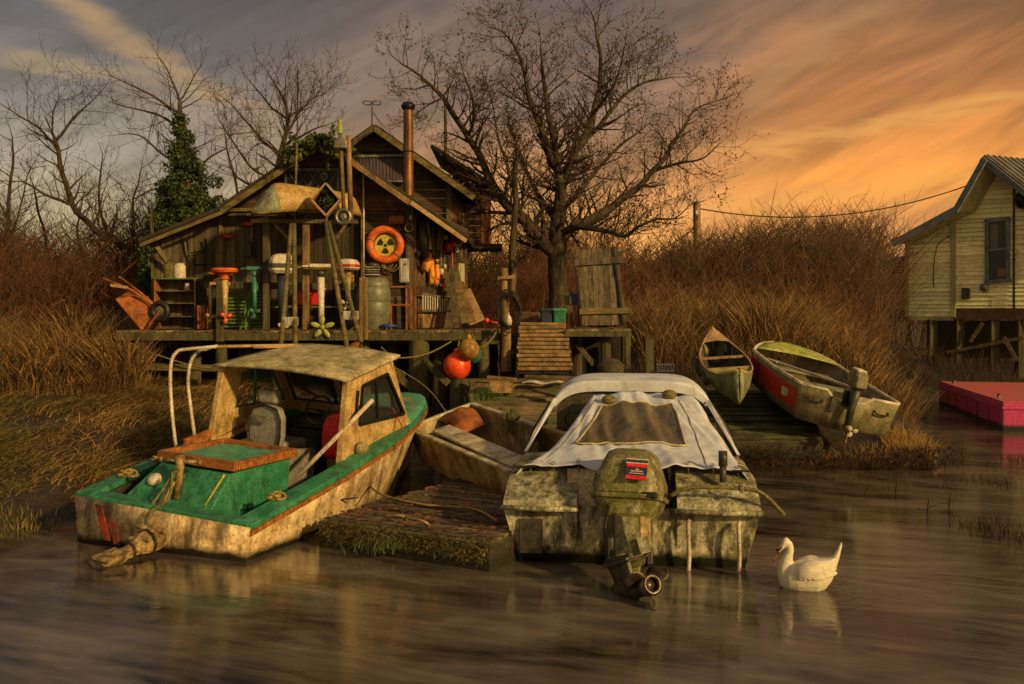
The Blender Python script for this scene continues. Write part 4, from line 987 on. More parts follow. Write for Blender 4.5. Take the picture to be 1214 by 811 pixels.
rawmesh('leaf_litter', np.array(vsL), np.arange(len(vsL)).reshape(-1,4), 'litter', label='red brown leaf litter strewn over the floating dock', cat='litter', kind='stuff')
e0 = at(560,520,12.9); e1 = at(720,520,12.9); f0 = at(592,444,16.1); f1 = at(695,444,16.1)
e0.z = e1.z = .42; f0.z = f1.z = 1.10
d2 = dock('sloping_walkway', 'sunlit plank walkway sloping up the mud to the foot of the ramp', [e0, e1, f1+V((.2,0,0)), f0+V((-.5,0,0))], .13, 'wood_deck')
d3 = dock('bank_boards', 'dark sodden boards laid on the mud below the canoe', [at(700,519,13.6), at(975,519,13.6), at(950,462,15.8), at(745,462,15.8)], .16, 'wood_dock_side', .03)
def lying(name, label, cat, p0, p1, w, h, mat='wood_deck'):
    o = MB().bar(p0, p1, w, h).build(name, mat, label=label, cat=cat, bevel=.008); return o
lying('loose_plank', 'loose yellowish plank lying across the walkway corner', 'plank', at(578,447,15.7), at(612,450,15.6), .12, .05, 'wood_warm')
lying('loose_plank', 'dark plank lying askew on the walkway near the white canopy', 'plank', at(634,462,14.9), at(664,470,14.6), .16, .05)
lying('loose_plank', 'short plank ledge at the foot of the ramp', 'plank', at(622,446,15.6), at(680,448,15.5), .1, .05)
t = thing('wooden_crate', 'low wooden crate on the walkway left of the ramp foot', 'crate', at(594,462,15.3))
c = at(594,459,15.2); mb = MB()
for dx, dy, sx, sy in ((0,-.17,.36,.02),(0,.17,.36,.02),(-.18,0,.02,.36),(.18,0,.02,.36)): mb.box(c+V((dx,dy,0)), (sx,sy,.16))
mb.build('sides', 'wood_warm', t, world=True); MB().box(c-V((0,0,.06)), (.34,.32,.02)).build('base', 'wood_deck', t, world=True)
p = at(640,455,15.4); MB().grid(8, 4, lambda u, v: p+V((-.28+.62*u+.06*v, -.12+.26*v, .02+.02*math.sin(u*9)+.012*math.sin(v*7)))).build('flat_sheet', 'white', label='crumpled pale sheet lying at the foot of the ramp', cat='sheet', solid=.006)
lying('leaning_board', 'upright weathered board standing in the mud behind the canopy', 'board', at(770,444,16.2), at(770,402,16.2), .14, .04, 'wood_grey_v')
t = thing('scrap_sign', 'small white board with dark scribbles in the reeds behind the canopy', 'sign', at(789,441,16.4))
MB().box(at(789,436,16.4), (.30,.02,.14), rz=.1).build('panel', 'white', t, world=True)
mb = MB()
for i in range(7): mb.box(at(781+i*2.7,435+(i%2),16.38), (.014,.01,.07))
mb.build('scribble', 'black', t, world=True)
MB().ball(at(724,437,16.3), (.24,.2,.18), 10).build('boulder', 'rock', label='rounded brown rock in the mud right of the ramp', cat='rock', smooth=True)

# ================================================================== pier deck and its piles
ZD = 1.88
pr = thing('pier', 'long raised timber pier carrying the old boat shed', 'pier', at(360,500,17.2))
xl, xr = at(137,396,17).x, at(592,391,17).x
MB().planks((xl,17.0,ZD), (1,0,0), (0,1,0), [(0,0),(xr-xl,0),(xr-xl,1.9),(0,1.5)], .14, t=.045, gap=.012, jit=.006, n=V((0,0,1))).build('decking', 'wood_deck', pr, world=True)
MB().box(((xl+xr)/2,17.04,ZD-.115),(xr-xl,.09,.13)).build('edge_beam', 'wood_pile', pr, world=True, bevel=.01)
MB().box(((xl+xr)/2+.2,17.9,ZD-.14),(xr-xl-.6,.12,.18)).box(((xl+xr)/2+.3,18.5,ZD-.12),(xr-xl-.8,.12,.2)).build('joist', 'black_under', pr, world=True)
for px, bot, Y, r in ((166,478,17.15,.13),(262,490,17.3,.11),(232,480,17.6,.12),(330,500,17.3,.12),(432,500,17.3,.12),(497,503,17.15,.19),(520,500,17.9,.12),(573,470,17.1,.11),(290,480,18.1,.12),(465,495,18.2,.12)):
    a = at(px, 392, Y); b_ = at(px+rnd(-2,2), bot, Y); a.z = ZD-.17
    MB().tube([b_+V((0,0,-.7)), b_, a], [r*1.05, r, r*.95], 10).build('pile', 'wood_pile', pr, world=True, smooth='auto')
for p, q, Y in (((152,434),(262,437),16.95),((455,432),(500,470),17.0),((505,430),(532,455),17.1),((440,404),(592,404),17.5),((520,428),(500,460),17.3),((437,423),(480,446),16.8)):
    MB().bar(at(*p,Y), at(*q,Y), .05, .12).build('brace', 'verge' if p[0] in (152,437) else 'wood_pile', pr, world=True)
MB().planks((xl+.55,18.75,.2), (1,0,0), (0,0,1), [(0,0),(xr-xl-.6,0),(xr-xl-.6,1.55),(0,1.55)], .25, t=.03).build('shade_backing', 'black_under', pr, world=True)  # black backing wall added to darken the space under the deck
# post standing free with red and ochre buoys
t = thing('mooring_post', 'mossy post in the water under the red buoy', 'post', at(545,486,16.4))
a = at(545,486,16.4); MB().tube([a-V((0,0,.6)), a, at(545,449,16.4)], [.17,.165,.16], 14).build('post', 'wood_pile', t, world=True, smooth='auto')
def buoy(name, label, px, py, r, Y, mat, rope_to):
    c = at(px, py, Y); t = thing(name, label, 'buoy', c-V((0,0,r)))
    MB().ball(c, (r,r,r*1.02), 20).build('float_ball', mat, t, world=True, smooth=True)
    MB().lathe([(r*.28,0),(r*.25,.05),(r*.12,.09)], 10, Matrix.Translation(c+V((0,0,r*.93)))).build('neck', mat, t, world=True, smooth=True)
    MB().tube(curve_pts(c+V((0,0,r+.05)), rope_to, 0, 5), .012, 6).build('line', 'rope', t, world=True)
buoy('round_buoy', 'large red buoy hanging from the edge of the pier', 542, 434, .235, 16.4, 'redbuoy', at(546,398,16.8))
buoy('round_buoy', 'mossy ochre buoy hanging just above the red one', 556, 414, .175, 16.2, 'ochre', at(556,396,16.8))
buoy('round_buoy', 'teal buoy half hidden behind the ochre one', 560, 420, .165, 16.6, 'tealp', at(560,396,16.8))

# ================================================================== second platform, ramp, leaning gate
p2 = thing('gate_platform', 'small timber landing under the leaning plank gate right of the ramp', 'platform', at(710,430,17.3))
MB().planks(at(672,390,17.0), (1,0,0), (0,1,0), [(0,0),(1.13,0),(1.13,1.6),(0,1.6)], .14, t=.045, n=V((0,0,1))).build('decking', 'wood_deck', p2, world=True)
z2 = at(672,390,17.0).z
MB().box(at(709,395,17.05), (1.16,.08,.12)).build('edge_beam', 'wood_pile', p2, world=True)
for px, bot, Y in ((718,432,17.3),(742,425,18.0),(684,432,18.1)):
    MB().tube([at(px,bot+12,Y), at(px,396,Y)], .09, 8).build('pile', 'wood_pile', p2, world=True)
MB().bar(at(684,408,17.4), at(704,432,17.4), .05,.09).build('brace', 'wood_pile', p2, world=True)
MB().planks((at(592,396,18.4).x,18.55,.8), (1,0,0), (0,0,1), [(0,0),(2.4,0),(2.4,1.0),(0,1.0)], .25, t=.03).build('shade_backing', 'black_under', p2, world=True)  # black sheet added behind the piles to darken the space below the landing
rp = thing('ramp', 'steep cleated plank ramp from the walkway up to the pier', 'ramp', at(646,442,16))
r0, r1, q0, q1 = at(613,441,16.0), at(679,441,16.0), at(616,383,17.5), at(671,383,17.5)
for a, b_ in ((r0,q0),(r1,q1),((r0+r1)/2,(q0+q1)/2)): MB().bar(a-V((0,0,.05)), b_-V((0,0,.05)), .05, .10).build('stringer', 'black_under', rp, world=True)
n_r = 12
MB().add([r0-V((0,0,.03)), r1-V((0,0,.03)), q1-V((0,0,.03)), q0-V((0,0,.03))], [(0,1,2,3)]).build('bed', 'black_under', rp, world=True)
for i in range(n_r):
    k = (i+.4)/n_r; MB().bar(r0.lerp(q0,k)+V((rnd(-.03,.02),0,.02)), r1.lerp(q1,k)+V((rnd(-.02,.03),0,.02+rnd(-.01,.01))), .065, .045, up=V((0,-.8,.6))).build('cleat', 'wood_warm', rp, world=True, bevel=.006)
gt = thing('plank_gate', 'tall weathered plank gate leaning upright on the landing', 'gate', at(717,386,17.3))
gY = 17.35
g0, g1_, g2, g3 = at(691,386,gY), at(743,385,gY), at(732,293,gY+.35), at(683,297,gY+.35)
un = (g1_-g0).normalized(); vn = (g3-g0); vn = (vn-un*vn.dot(un)).normalized()
nn = un.cross(vn)
poly = [((p-g0).dot(un), (p-g0).dot(vn)) for p in (g0,g1_,g2,g3)]
MB().planks(g0, un, vn, poly, .10, t=.025, n=nn).build('boards', 'wood_grey_v', gt, world=True)
def gp(a, b_, o=.03): return g0+un*a+vn*b_+nn*o
Hg = poly[2][1]
MB().bar(gp(-.12,Hg*.80), gp(.80,Hg*.83), .13,.04,up=nn).build('batten', 'wood_grey_v', gt, world=True, bevel=.01)
MB().bar(gp(-.06,Hg*.17), gp(.88,Hg*.17), .11,.05,up=nn).build('batten', 'verge', gt, world=True, bevel=.01)
MB().bar(gp(.72,0), gp(.60,Hg), .03,.03,up=nn).bar(gp(-.03,Hg*.15), gp(-.14,Hg*.95), .02,.03,up=nn).build('edge_bar', 'black_metal', gt, world=True)
# bins and oddments on the landing
def bin_(label, px, w, mat, Y):
    b_ = at(px,386,Y); z = 1.88; t = thing('wheelie_bin', label, 'bin', (b_.x,Y,z))
    def rr(k, s_): return [(a*w/2*s_, b*w/2*s_, k) for a, b in ((-1,-.8),(-.8,-1),(.8,-1),(1,-.8),(1,.8),(.8,1),(-.8,1),(-1,.8))]
    MB().loft([rr(0,.8), rr(.3,.92), rr(.33,1)]).build('body', mat, t, bevel=.01); MB().loft([rr(.335,1.06), rr(.36,1.08), rr(.39,.98)]).build('lid', mat, t, bevel=.006)
    MB().tube([(-w*.5,w*.55,.33),(w*.5,w*.55,.33)], .012, 6).build('handle', mat, t)
bin_('squat grey blue lidded bin above the ramp', 648, .26, 'blue_drum', 17.6)
bin_('squat dark green lidded bin beside the grey blue one', 663, .25, 'green_paint', 17.55)
t = thing('side_table', 'rough little table with a white tin behind the green bin', 'table', at(677,388,17.9))
for dx in (-.12,.14): MB().box(at(677,374,17.9)+V((dx,0,-.02)), (.03,.03,.35)).build('leg', 'wood_pile', t, world=True)
MB().box(at(677,361,17.9), (.36,.3,.03)).build('table_top', 'wood_deck', t, world=True)
t = thing('jerry_can', 'blue canister standing on the rough table', 'can', at(681,360,17.9)); c = at(681,354,17.9)
MB().box(c, (.11,.08,.18)).build('body', 'blue', t, world=True, bevel=.02); MB().tube([c+V((-.03,0,.09)),c+V((-.03,0,.13)),c+V((.03,0,.13)),c+V((.03,0,.09))], .008, 6).build('handle', 'blue', t, world=True)
c = at(672,355,17.85); t = thing('paint_tin', 'pale tin standing beside the blue canister', 'tin', c-V((0,0,.08))); MB().lathe([(.05,-.08),(.05,.06),(.053,.065),(.053,.075),(.01,.075)],14,Matrix.Translation(c)).build('body','canoe_green',t,world=True,smooth='auto'); MB().torus(c+V((0,0,.06)), .055, .004, V((0,1,.2))).build('handle','grey_metal',t,world=True)
t = thing('timber_stack', 'low stack of dark timbers behind the ramp head', 'timber', at(626,385,18.2))
for i in range(4): MB().bar(at(612,383-i*4,18.2), at(640,384-i*4,18.0), .12,.055).build('timber', 'wood_deck', t, world=True)
# hose post
t = thing('hose_post', 'timber post hung with coils of black hose at the right end of the pier', 'post', at(600,432,16.9))
MB().tube([at(600,440,16.9), at(600,392,16.9), at(597,318,16.9)], [.095,.085,.07], 10).build('post', 'wood_warm', t, world=True, smooth='auto')
MB().bar(at(590,330,16.8), at(611,328,16.8), .05,.05).bar(at(609,352,16.8), at(609,325,16.8), .06,.04).build('crosspiece', 'wood_warm', t, world=True)
mb = MB()
for i in range(7): mb.torus(at(602+rnd(-2,2),370+rnd(-5,5),16.72+i*.01), .29+rnd(-.05,.07), .011, V((rnd(-.2,.2),1,rnd(-.1,.1))), 30, 6, sx=.62)
mb.build('hose_coil', 'black', t, world=True, smooth=True)
c = at(603,379,16.62); t = thing('net_float', 'white bottle shaped float hanging in the hose coils', 'float', c-V((0,0,.1)))
MB().lathe([(.005,-.1),(.05,-.09),(.06,-.02),(.04,.05),(.015,.08),(.012,.12)],14,Matrix.Translation(c)).build('body','white',t,world=True,smooth=True); MB().tube([c+V((0,0,.12)), c+V((0,.05,.3))],.005,5).build('line','rope',t,world=True)

# ================================================================== the boat shed
sh = thing('boat_shed', 'ramshackle wooden boat shed with mossy gables and a raised back storey', 'shed', at(360,392,18.2))
YS = 18.2
def wp(P, Y): 
    out = []
    for px, py in P: q = at(px, py, Y); out.append((q.x, q.z))
    return out
def fwall(name, P, Y, w, horiz, mat, t=.03, lap=0., parent=None, **kw):
    return MB().planks((0,Y,0), (1,0,0), (0,0,1), wp(P, Y), w, t=t, horiz=horiz, lap=lap, gap=.004 if horiz else .010, jit=.006).build(name, mat, parent or sh, world=True, **kw)
fwall('wall', [(180,389),(180,286),(262,253),(300,250),(300,389)], YS, .19, False, 'wood_grey_v')
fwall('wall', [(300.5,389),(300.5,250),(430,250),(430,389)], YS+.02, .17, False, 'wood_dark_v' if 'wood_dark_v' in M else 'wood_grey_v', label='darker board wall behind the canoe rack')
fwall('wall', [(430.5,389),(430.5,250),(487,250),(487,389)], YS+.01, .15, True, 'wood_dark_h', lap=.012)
fwall('gable', [(264,250),(378,170),(487,246),(487,249.5),(264,249.7)], YS-.01, .13, True, 'wood_red_h', lap=.012)
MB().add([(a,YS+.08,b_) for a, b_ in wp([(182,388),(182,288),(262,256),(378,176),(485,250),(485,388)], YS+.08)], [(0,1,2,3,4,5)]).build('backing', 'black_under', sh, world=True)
def slab(mb, a, b_, y0, y1, t=.06):
    """roof slope between pixel points a and b (at depth y0), running back to y1"""
    p, q = at(*a, y0), at(*b_, y0); P = [p, q, V((q.x,y1,q.z)), V((p.x,y1,p.z))]
    nrm = (q-p).cross(V((0,1,0))).normalized(); nrm = nrm if nrm.z > 0 else -nrm
    mb.prism(P, nrm*t)
for a, b_ in (((262,247),(379,167)),((164,288),(264,248)),((378,166),(553,282))):
    mb = MB(); slab(mb, a, b_, 17.6, 21.5, .07); mb.build('roof', 'roof', sh, world=True, bevel=.015)
def brd(P, Q, Y, w, h, name, mat, **kw): return MB().bar(at(*P,Y), at(*Q,Y), w, h, up=V((0,0,1))).build(name, mat, sh, world=True, bevel=.008, **kw)
brd((262,251),(352,190),17.58,.05,.10,'verge_board','verge'); brd((166,291),(263,252),17.58,.05,.07,'verge_board','verge')
brd((408,186),(489,243),17.58,.05,.10,'verge_board','wood_warm', label='sunlit yellow brown verge board'); brd((487,240),(553,286),17.55,.06,.08,'verge_board','gunwale', label='pale weathered verge board')
brd((352,189),(380,170),17.59,.05,.14,'verge_board','roof'); brd((380,170),(410,186),17.59,.05,.14,'verge_board','roof')
brd((262,250),(346,249),17.9,.3,.06,'ledge','verge')
MB().bar(at(185,292,17.9), at(203,318,18.1), .06,.08).build('bracket', 'verge', sh, world=True)
for px, w in ((262,.06),(345,.07),(430,.06),(181,.05)): MB().box(at(px,320,YS-.03), (w,.03,2.15)).build('cover_strip', 'verge' if px == 262 else 'wood_grey_v', sh, world=True)
MB().box(at(486,316,YS-.04), (.16,.1,2.3)).build('corner_post', 'wood_grey_v', sh, world=True, bevel=.01)
# small barred window up in the gable
gw = MB().box(at(370,222,YS-.05), (1.02,.04,.70)).build('gable_window', 'trim_blue', sh, world=True)
MB().box(at(370,222,YS-.075), (.92,.01,.60)).build('window_pane', 'black', gw, world=True)
mb = MB()
for i in range(5):
    x0 = 342+i*12; mb.bar(at(x0,241,YS-.09), at(x0+22 if i < 4 else x0+10,203 if i < 4 else 222,YS-.09), .02,.01); mb.bar(at(x0+22 if i < 4 else x0+10,241,YS-.09), at(x0,203,YS-.09), .02,.01) if i < 4 else None
mb.build('lattice', 'trim_blue', gw, world=True)
MB().torus(at(384,209,YS-.12), .06, .014, V((0,1,0)), 18, 6).tube([at(384,211,YS-.12), at(384,206,YS-.12)], .01, 6).build('round_ornament', 'grey_metal', gw, world=True)
# porch recess with the hanging gear: wall turned towards the light
cA, cB = at(487,389,YS), at(554,386,19.9); cA.z = cB.z = ZD
ru = (cB-cA); RL = ru.length; ru.normalize(); rn = ru.cross(V((0,0,1)))
zt0, zt1 = at(487,242,YS).z-ZD, at(554,280,19.9).z-ZD+.15
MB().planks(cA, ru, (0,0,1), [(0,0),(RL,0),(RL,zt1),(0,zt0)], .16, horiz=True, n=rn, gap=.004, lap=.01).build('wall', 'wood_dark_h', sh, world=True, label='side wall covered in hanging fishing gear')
MB().bar(cA+ru*.10+rn*.03+V((0,0,0)), cA+ru*.10+rn*.03+V((0,0,zt0-.1)), .05,.03).build('door_jamb', 'rust', sh, world=True, label='orange red painted door jamb')
MB().box(cA+ru*.62+rn*.04+V((0,0,.17)), (.9,.02,.3), rz=math.atan2(ru.y,ru.x)).build('kick_board', 'wood_warm', sh, world=True)
wf = MB().box(cA+ru*(RL-.28)+rn*.03+V((0,0,.95)), (.20,.04,.7), rz=math.atan2(ru.y,ru.x)).build('side_window', 'trim_yellow', sh, world=True)
MB().box(cA+ru*(RL-.28)+rn*.055+V((0,0,.95)), (.11,.01,.58), rz=math.atan2(ru.y,ru.x)).build('window_pane', 'curtain', wf, world=True)
# back storey
fwall('back_storey_wall', [(388,300),(388,197),(443,156),(533,212),(533,300)], 19.9, .16, True, 'wood_dark_h', lap=.004)
for a, b_ in (((443,150),(562,233)),((392,187),(444,150))):
    mb = MB(); slab(mb, a, b_, 19.5, 23, .06); mb.build('roof', 'roof', sh, world=True)
brd((443,152),(562,235),19.46,.05,.11,'verge_board','verge'); brd((392,189),(443,152),19.46,.05,.10,'verge_board','wood_grey_v')
pw = fwall('upper_window', [(424,215),(424,187),(481,187),(481,215)], 19.83, .12, False, 'dusk_interior', label='wide purple grey curtained window in the back gable')
mb = MB().bar(at(418,185.5,19.78), at(481,184,19.78), .04,.05).bar(at(424,215,19.78), at(481,215,19.78), .04,.03); mb.build('window_trim', 'canoe_green', pw, world=True)
pc = pm('purple_grey_curtain', (.09,.065,.085), (.04,.028,.04), (40,40,2), .9, .5); MB().grid(60, 2, lambda u, v: at(424+57*u, 187.5+27*v, 19.80)+V((0,.012*math.sin(u*90),0))).build('curtain', pc, pw, world=True, smooth=True)
MB().box(at(507,199,19.85), (.13,.03,.12)).build('vent_hole', 'black', sh, world=True)
MB().box(at(532,250,19.85), (.10,.07,1.5)).build('corner_post', 'wood_grey_v', sh, world=True)
a = at(533,290,19.9); b_ = at(556,290,21.8); uu_ = (b_-a); uu_.z = 0; l_ = uu_.length; uu_.normalize()
MB().planks((a.x,a.y,at(533,300,19.9).z), uu_, (0,0,1), [(0,0),(l_,0),(l_,1.35),(0,1.5)], .15, horiz=True, n=uu_.cross(V((0,0,1))), lap=.012, gap=.004).build('back_storey_wall', 'wood_warm', sh, world=True)
# rear bay with its own roof
fwall('rear_bay_wall', [(536,292),(536,196),(571,219),(571,292)], 21.3, .14, True, 'wood_red_h', lap=.006)
a = at(571,290,21.3); b_ = at(582,290,22.6); uu_ = (b_-a); uu_.z = 0; l_ = uu_.length; uu_.normalize()
za = at(571,288,21.3).z
MB().planks((a.x,a.y,za), uu_, (0,0,1), [(0,0),(l_,0),(l_,1.28),(0,1.34)], .16, n=uu_.cross(V((0,0,1)))).build('rear_bay_wall', 'rust', sh, world=True, label='end wall of the rear bay with its orange light painted on')  # warm light on this face is put into the board colour
for a_, b__ in (((510,174),(584,221)),):
    mb = MB(); slab(mb, a_, b__, 20.9, 24, .07); mb.build('roof', 'roof', sh, world=True)
MB().box(at(570,294,21.6), (.95,1.3,.10)).box(at(575,291,21.2), (.7,.1,.06)).build('bay_floor', 'wood_dark_h', sh, world=True)
# moss and fern on the ridge
mb = MB()
for i in range(150):
    t_ = rnd(0,1); px = 335+80*t_; py = (190-22*(t_/.5) if t_ < .5 else 168+18*(t_-.5)/.5)+rnd(-7,6)
    c = at(px, py, 17.5+rnd(-.1,.35)); r_ = rnd(.04,.12); mb.ball(c, (r_*rnd(.7,1.5), r_, r_*rnd(.5,1)), 6, Matrix.Rotation(rnd(0,3),3,'Y'))
mb.build('ridge_moss', 'moss', sh, world=True, kind='stuff')
def leafcloud(centers, radii, n, size, aspect=1.6, droop=0.):
    """n leaf quads scattered through a set of ellipsoidal clumps"""
    c = np.array([centers[i] for i in np.random.choice(len(centers), n, p=np.array([r[0]*r[1]*r[2] for r in radii])/sum(r[0]*r[1]*r[2] for r in radii))]) if False else None
    w = np.array([r[0]*r[1]*r[2] for r in radii]); idx = np.random.choice(len(centers), n, p=w/w.sum())
    C = np.array([list(q) for q in centers])[idx]; Rr = np.array(radii)[idx]
    d = np.random.normal(size=(n,3)); d /= np.linalg.norm(d,axis=1)[:,None]; rr = np.random.uniform(.25,1.05,(n,1))**.5
    P = C+d*Rr*rr
    a = np.random.normal(size=(n,3)); a[:,2] -= droop; a /= np.linalg.norm(a,axis=1)[:,None]
    b = np.cross(a, np.random.normal(size=(n,3))); b /= np.linalg.norm(b,axis=1)[:,None]
    s = np.random.uniform(.6,1.3,(n,1))*size
    vs = np.stack([P-a*s*aspect/2, P+b*s/2, P+a*s*aspect/2, P-b*s/2], 1).reshape(-1,3)
    return vs, np.arange(n*4).reshape(-1,4)
vs, fs = leafcloud([at(338+i*7,183-(i*3.4 if i < 6 else 20-(i-6)*3)+rnd(-4,3),17.4) for i in range(12)]+[at(394,165,17.4),at(346,170,17.4),at(372,162,17.4),at(388,190,17.4),at(352,192,17.4)], [(.12,.2,.055)]*12+[(.06,.1,.28),(.07,.1,.2),(.10,.1,.08),(.04,.1,.2),(.04,.1,.2)], 1000, .045)
inv = MW['boat_shed'].inverted(); tr = np.array(inv.translation); rawmesh('ridge_foliage', vs+tr, fs, 'ivy', parent=sh, kind='stuff')

# stovepipe, aerial, mast
t = thing('stovepipe', 'tall rusty stovepipe with a round cap rising through the shed roof', 'chimney', at(484,225,18.6))
MB().tube([at(484,232,18.6), at(484,172,18.6)], .10, 16).build('pipe', 'rust_pipe', t, world=True, smooth='auto')
MB().tube([at(484,172,18.6), at(484,128,18.6)], .093, 16).build('pipe', 'rust_pipe', t, world=True, smooth='auto')
MB().lathe([(.10,-.06),(.13,-.02),(.14,.03),(.09,.09),(.0,.10)],16,Matrix.Translation(at(484,127,18.6))).build('cap', 'black_metal', t, world=True, smooth='auto')
MB().torus(at(484,180,18.6), .102, .014, V((0,0,1))).build('band', 'black_metal', t, world=True)
t = thing('roof_aerial', 'flat ring aerial on a thin mast at the peak of the back gable', 'antenna', at(441,150,20))
MB().tube([at(441,152,20), at(441,122,20)], .018, 6).build('mast', 'grey_metal', t, world=True)
mb = MB()
for dx in (-5.5,5.5): mb.torus(at(441+dx,122,20), .09, .012, V((0,.25,1)), 20, 6)
mb.build('ring', 'grey_metal', t, world=True)
MB().tube([at(441,133,20), at(470,166,20)], .005, 4).tube([at(441,130,20), at(458,160,20)], .005, 4).build('guy_wire', 'black', t, world=True)
MB().tube([at(528,196,22), at(528,118,22)], .035, 8).build('roof_mast', 'wood_pile', label='bare dark mast standing on the roof of the rear bay', cat='mast')

# ================================================================== things on and around the porch
YP = 17.25
def bx_(c, s, **k): return MB().box(c, s, **k)
# canoe rack and upturned canoe
rk = thing('canoe_rack', 'grey timber rack of tall posts carrying the upturned canoe', 'rack', at(340,391,YP))
for px in (316,363): MB().bar(at(px,391,YP), at(px,262,YP), .12,.09).build('post', 'wood_grey_v' if px == 316 else 'wood_warm', rk, world=True, bevel=.01)
MB().bar(at(298,262,YP-.05), at(424,263,YP-.05), .09,.07).build('beam', 'verge', rk, world=True, bevel=.01)
for p, q in (((326,266),(343,284)),((410,266),(399,283)),((302,262),(318,258))): MB().bar(at(*p,YP-.02), at(*q,YP-.02), .04,.05).build('brace', 'verge', rk, world=True)
p0, p1 = at(299,256,16.4), at(428,259,18.0)
y = (p1-p0); Ln_ = y.length; y.normalize(); x = y.cross(V((0,0,1))).normalized(); z = x.cross(y)
mC = Matrix.Translation(p0)@Matrix((x,y,z)).transposed().to_4x4()
uc = thing('upturned_canoe', 'amber coloured canoe lying upside down on the timber rack', 'canoe', mat4=mC)
rings = []
for i in range(25):
    t_ = i/24; s = t_*Ln_; w = .44*(math.sin(math.pi*min(1,(t_+.0)*1.0))**.55 if t_ < .5 else math.sin(math.pi*t_)**.7); w = max(w, .02)
    hgt = .62*(1-.32*t_) if .22 < t_ else .58*(t_/.22)**.75
    hgt = max(.05, hgt*(1 if t_ < .9 else (1-t_)/.1*.8+.2)); base = .03+.07*math.sin(math.pi*t_)
    rings.append([V((-math.cos(math.pi*j/10)*w, s, base+(hgt-base)*math.sin(math.pi*j/10)**.75)) for j in range(11)])
MB().loft(rings, closed=False, cap=False).build('hull', 'canoe_cream', uc, smooth=True, solid=.02)
mb = MB()
for k in (0,10): mb.tube([r_[k] for r_ in rings], .022, 6)
mb.build('gunwale', 'verge', uc, smooth=True)
MB().loft([[p*1.0+V((0,-.006,0))+(p-V((0,p.y,.2)))*.02 for p in r_] for r_ in rings[:5]], closed=False, cap=False).build('painted_stem', 'canoe_green', uc, smooth=True, solid=.012)
MB().tube([r_[8]+V((0.004,0,0)) for r_ in rings[5:20]], .012, 5).build('rubbing_strip', 'gunwale', uc)
# diamond shaped hanging ornament
c = at(387,237,16.35); t = thing('diamond_box', 'diamond shaped open wooden box full of moss hung on a pole', 'planter', c-V((0,0,.25)))
mb = MB(); D = [V((0,0,.27)),V((.24,0,0)),V((0,0,-.27)),V((-.24,0,0))]
for k in range(4): mb.bar(c+D[k], c+D[(k+1)%4], .16,.025,up=V((0,1,0)).cross(D[(k+1)%4]-D[k]).normalized())
mb.build('frame', 'gunwale', t, world=True)
MB().add([c+d+V((0,.07,0)) for d in D], [(0,1,2,3)]).build('back_panel', 'black_under', t, world=True)
vs, fs = leafcloud([c+V((0,0,-.02)), c+V((0,0,.1))], [(.13,.06,.10),(.06,.05,.1)], 260, .05); vs = vs-np.array(list(MW[t.name].translation)); rawmesh('moss_filling', vs, fs, 'ivy', parent=t)
MB().tube([c+V((0,0,-.27)), c+V((.0,0,-.5))], .02, 6).build('hanger', 'grey_metal', t, world=True)
# tall boathook poles above the rack
def pole(label, a, b_, Y, r, mat='verge', name='boat_pole'):
    t = thing(name, label, 'pole', at(*b_,Y)); MB().tube([at(*b_,Y), at(*a,Y)], r, 8).build('shaft', mat, t, world=True, smooth=True); return t
t = pole('yellow pole with a grey box and bottle near its top', (403,150), (408,258), 16.9, .035)
MB().box(at(404,171,16.85), (.22,.12,.15)).build('box', 'grey_metal', t, world=True, bevel=.015)
MB().lathe([(.05,-.06),(.055,.02),(.03,.10),(.04,.16),(.02,.18)],10,Matrix.Translation(at(403,154,16.9))).build('bottle_top', 'yellowgreen', t, world=True)
MB().torus(at(407,257,16.85), .12, .03, V((0,1,0)), 24, 8).ball(at(407,257,16.85), (.07,.03,.07), 10).build('pulley', 'grey_metal', t, world=True)
pole('thicker ochre pole just right of the boxed pole', (413,161), (416,261), 16.9, .045, 'wood_warm')
pole('thin dark rod rising left of the rack above the canoe', (353,83), (352,258), 17.0, .012, 'black')
pole('thin grey conduit running up the wall left of the life ring', (431,207), (431,330), 18.05, .02, 'white_pipe', 'conduit')
pole('slim mossy pole leaning on the canoe rack', (352,170), (349,262), 16.9, .018, 'verge')
# bench rail along the porch
t = thing('motor_rail', 'long grey rail along the porch that the outboards hang from', 'rail', at(340,391,YP))
MB().bar(at(242,338,17.4), at(430,340,17.4), .045,.12).build('board', 'wood_grey_v', t, world=True, bevel=.01)
MB().tube([at(350,317,17.05), at(395,319,17.05)], .03, 8).build('pipe_rail', 'verge', t, world=True)
MB().bar(at(261,405,YP-.3), at(261,330,YP-.3), .12,.08).build('post', 'wood_pile', t, world=True, bevel=.01)
MB().box(at(261,336,YP-.3), (.34,.06,.05)).build('cap_board', 'gunwale', t, world=True)
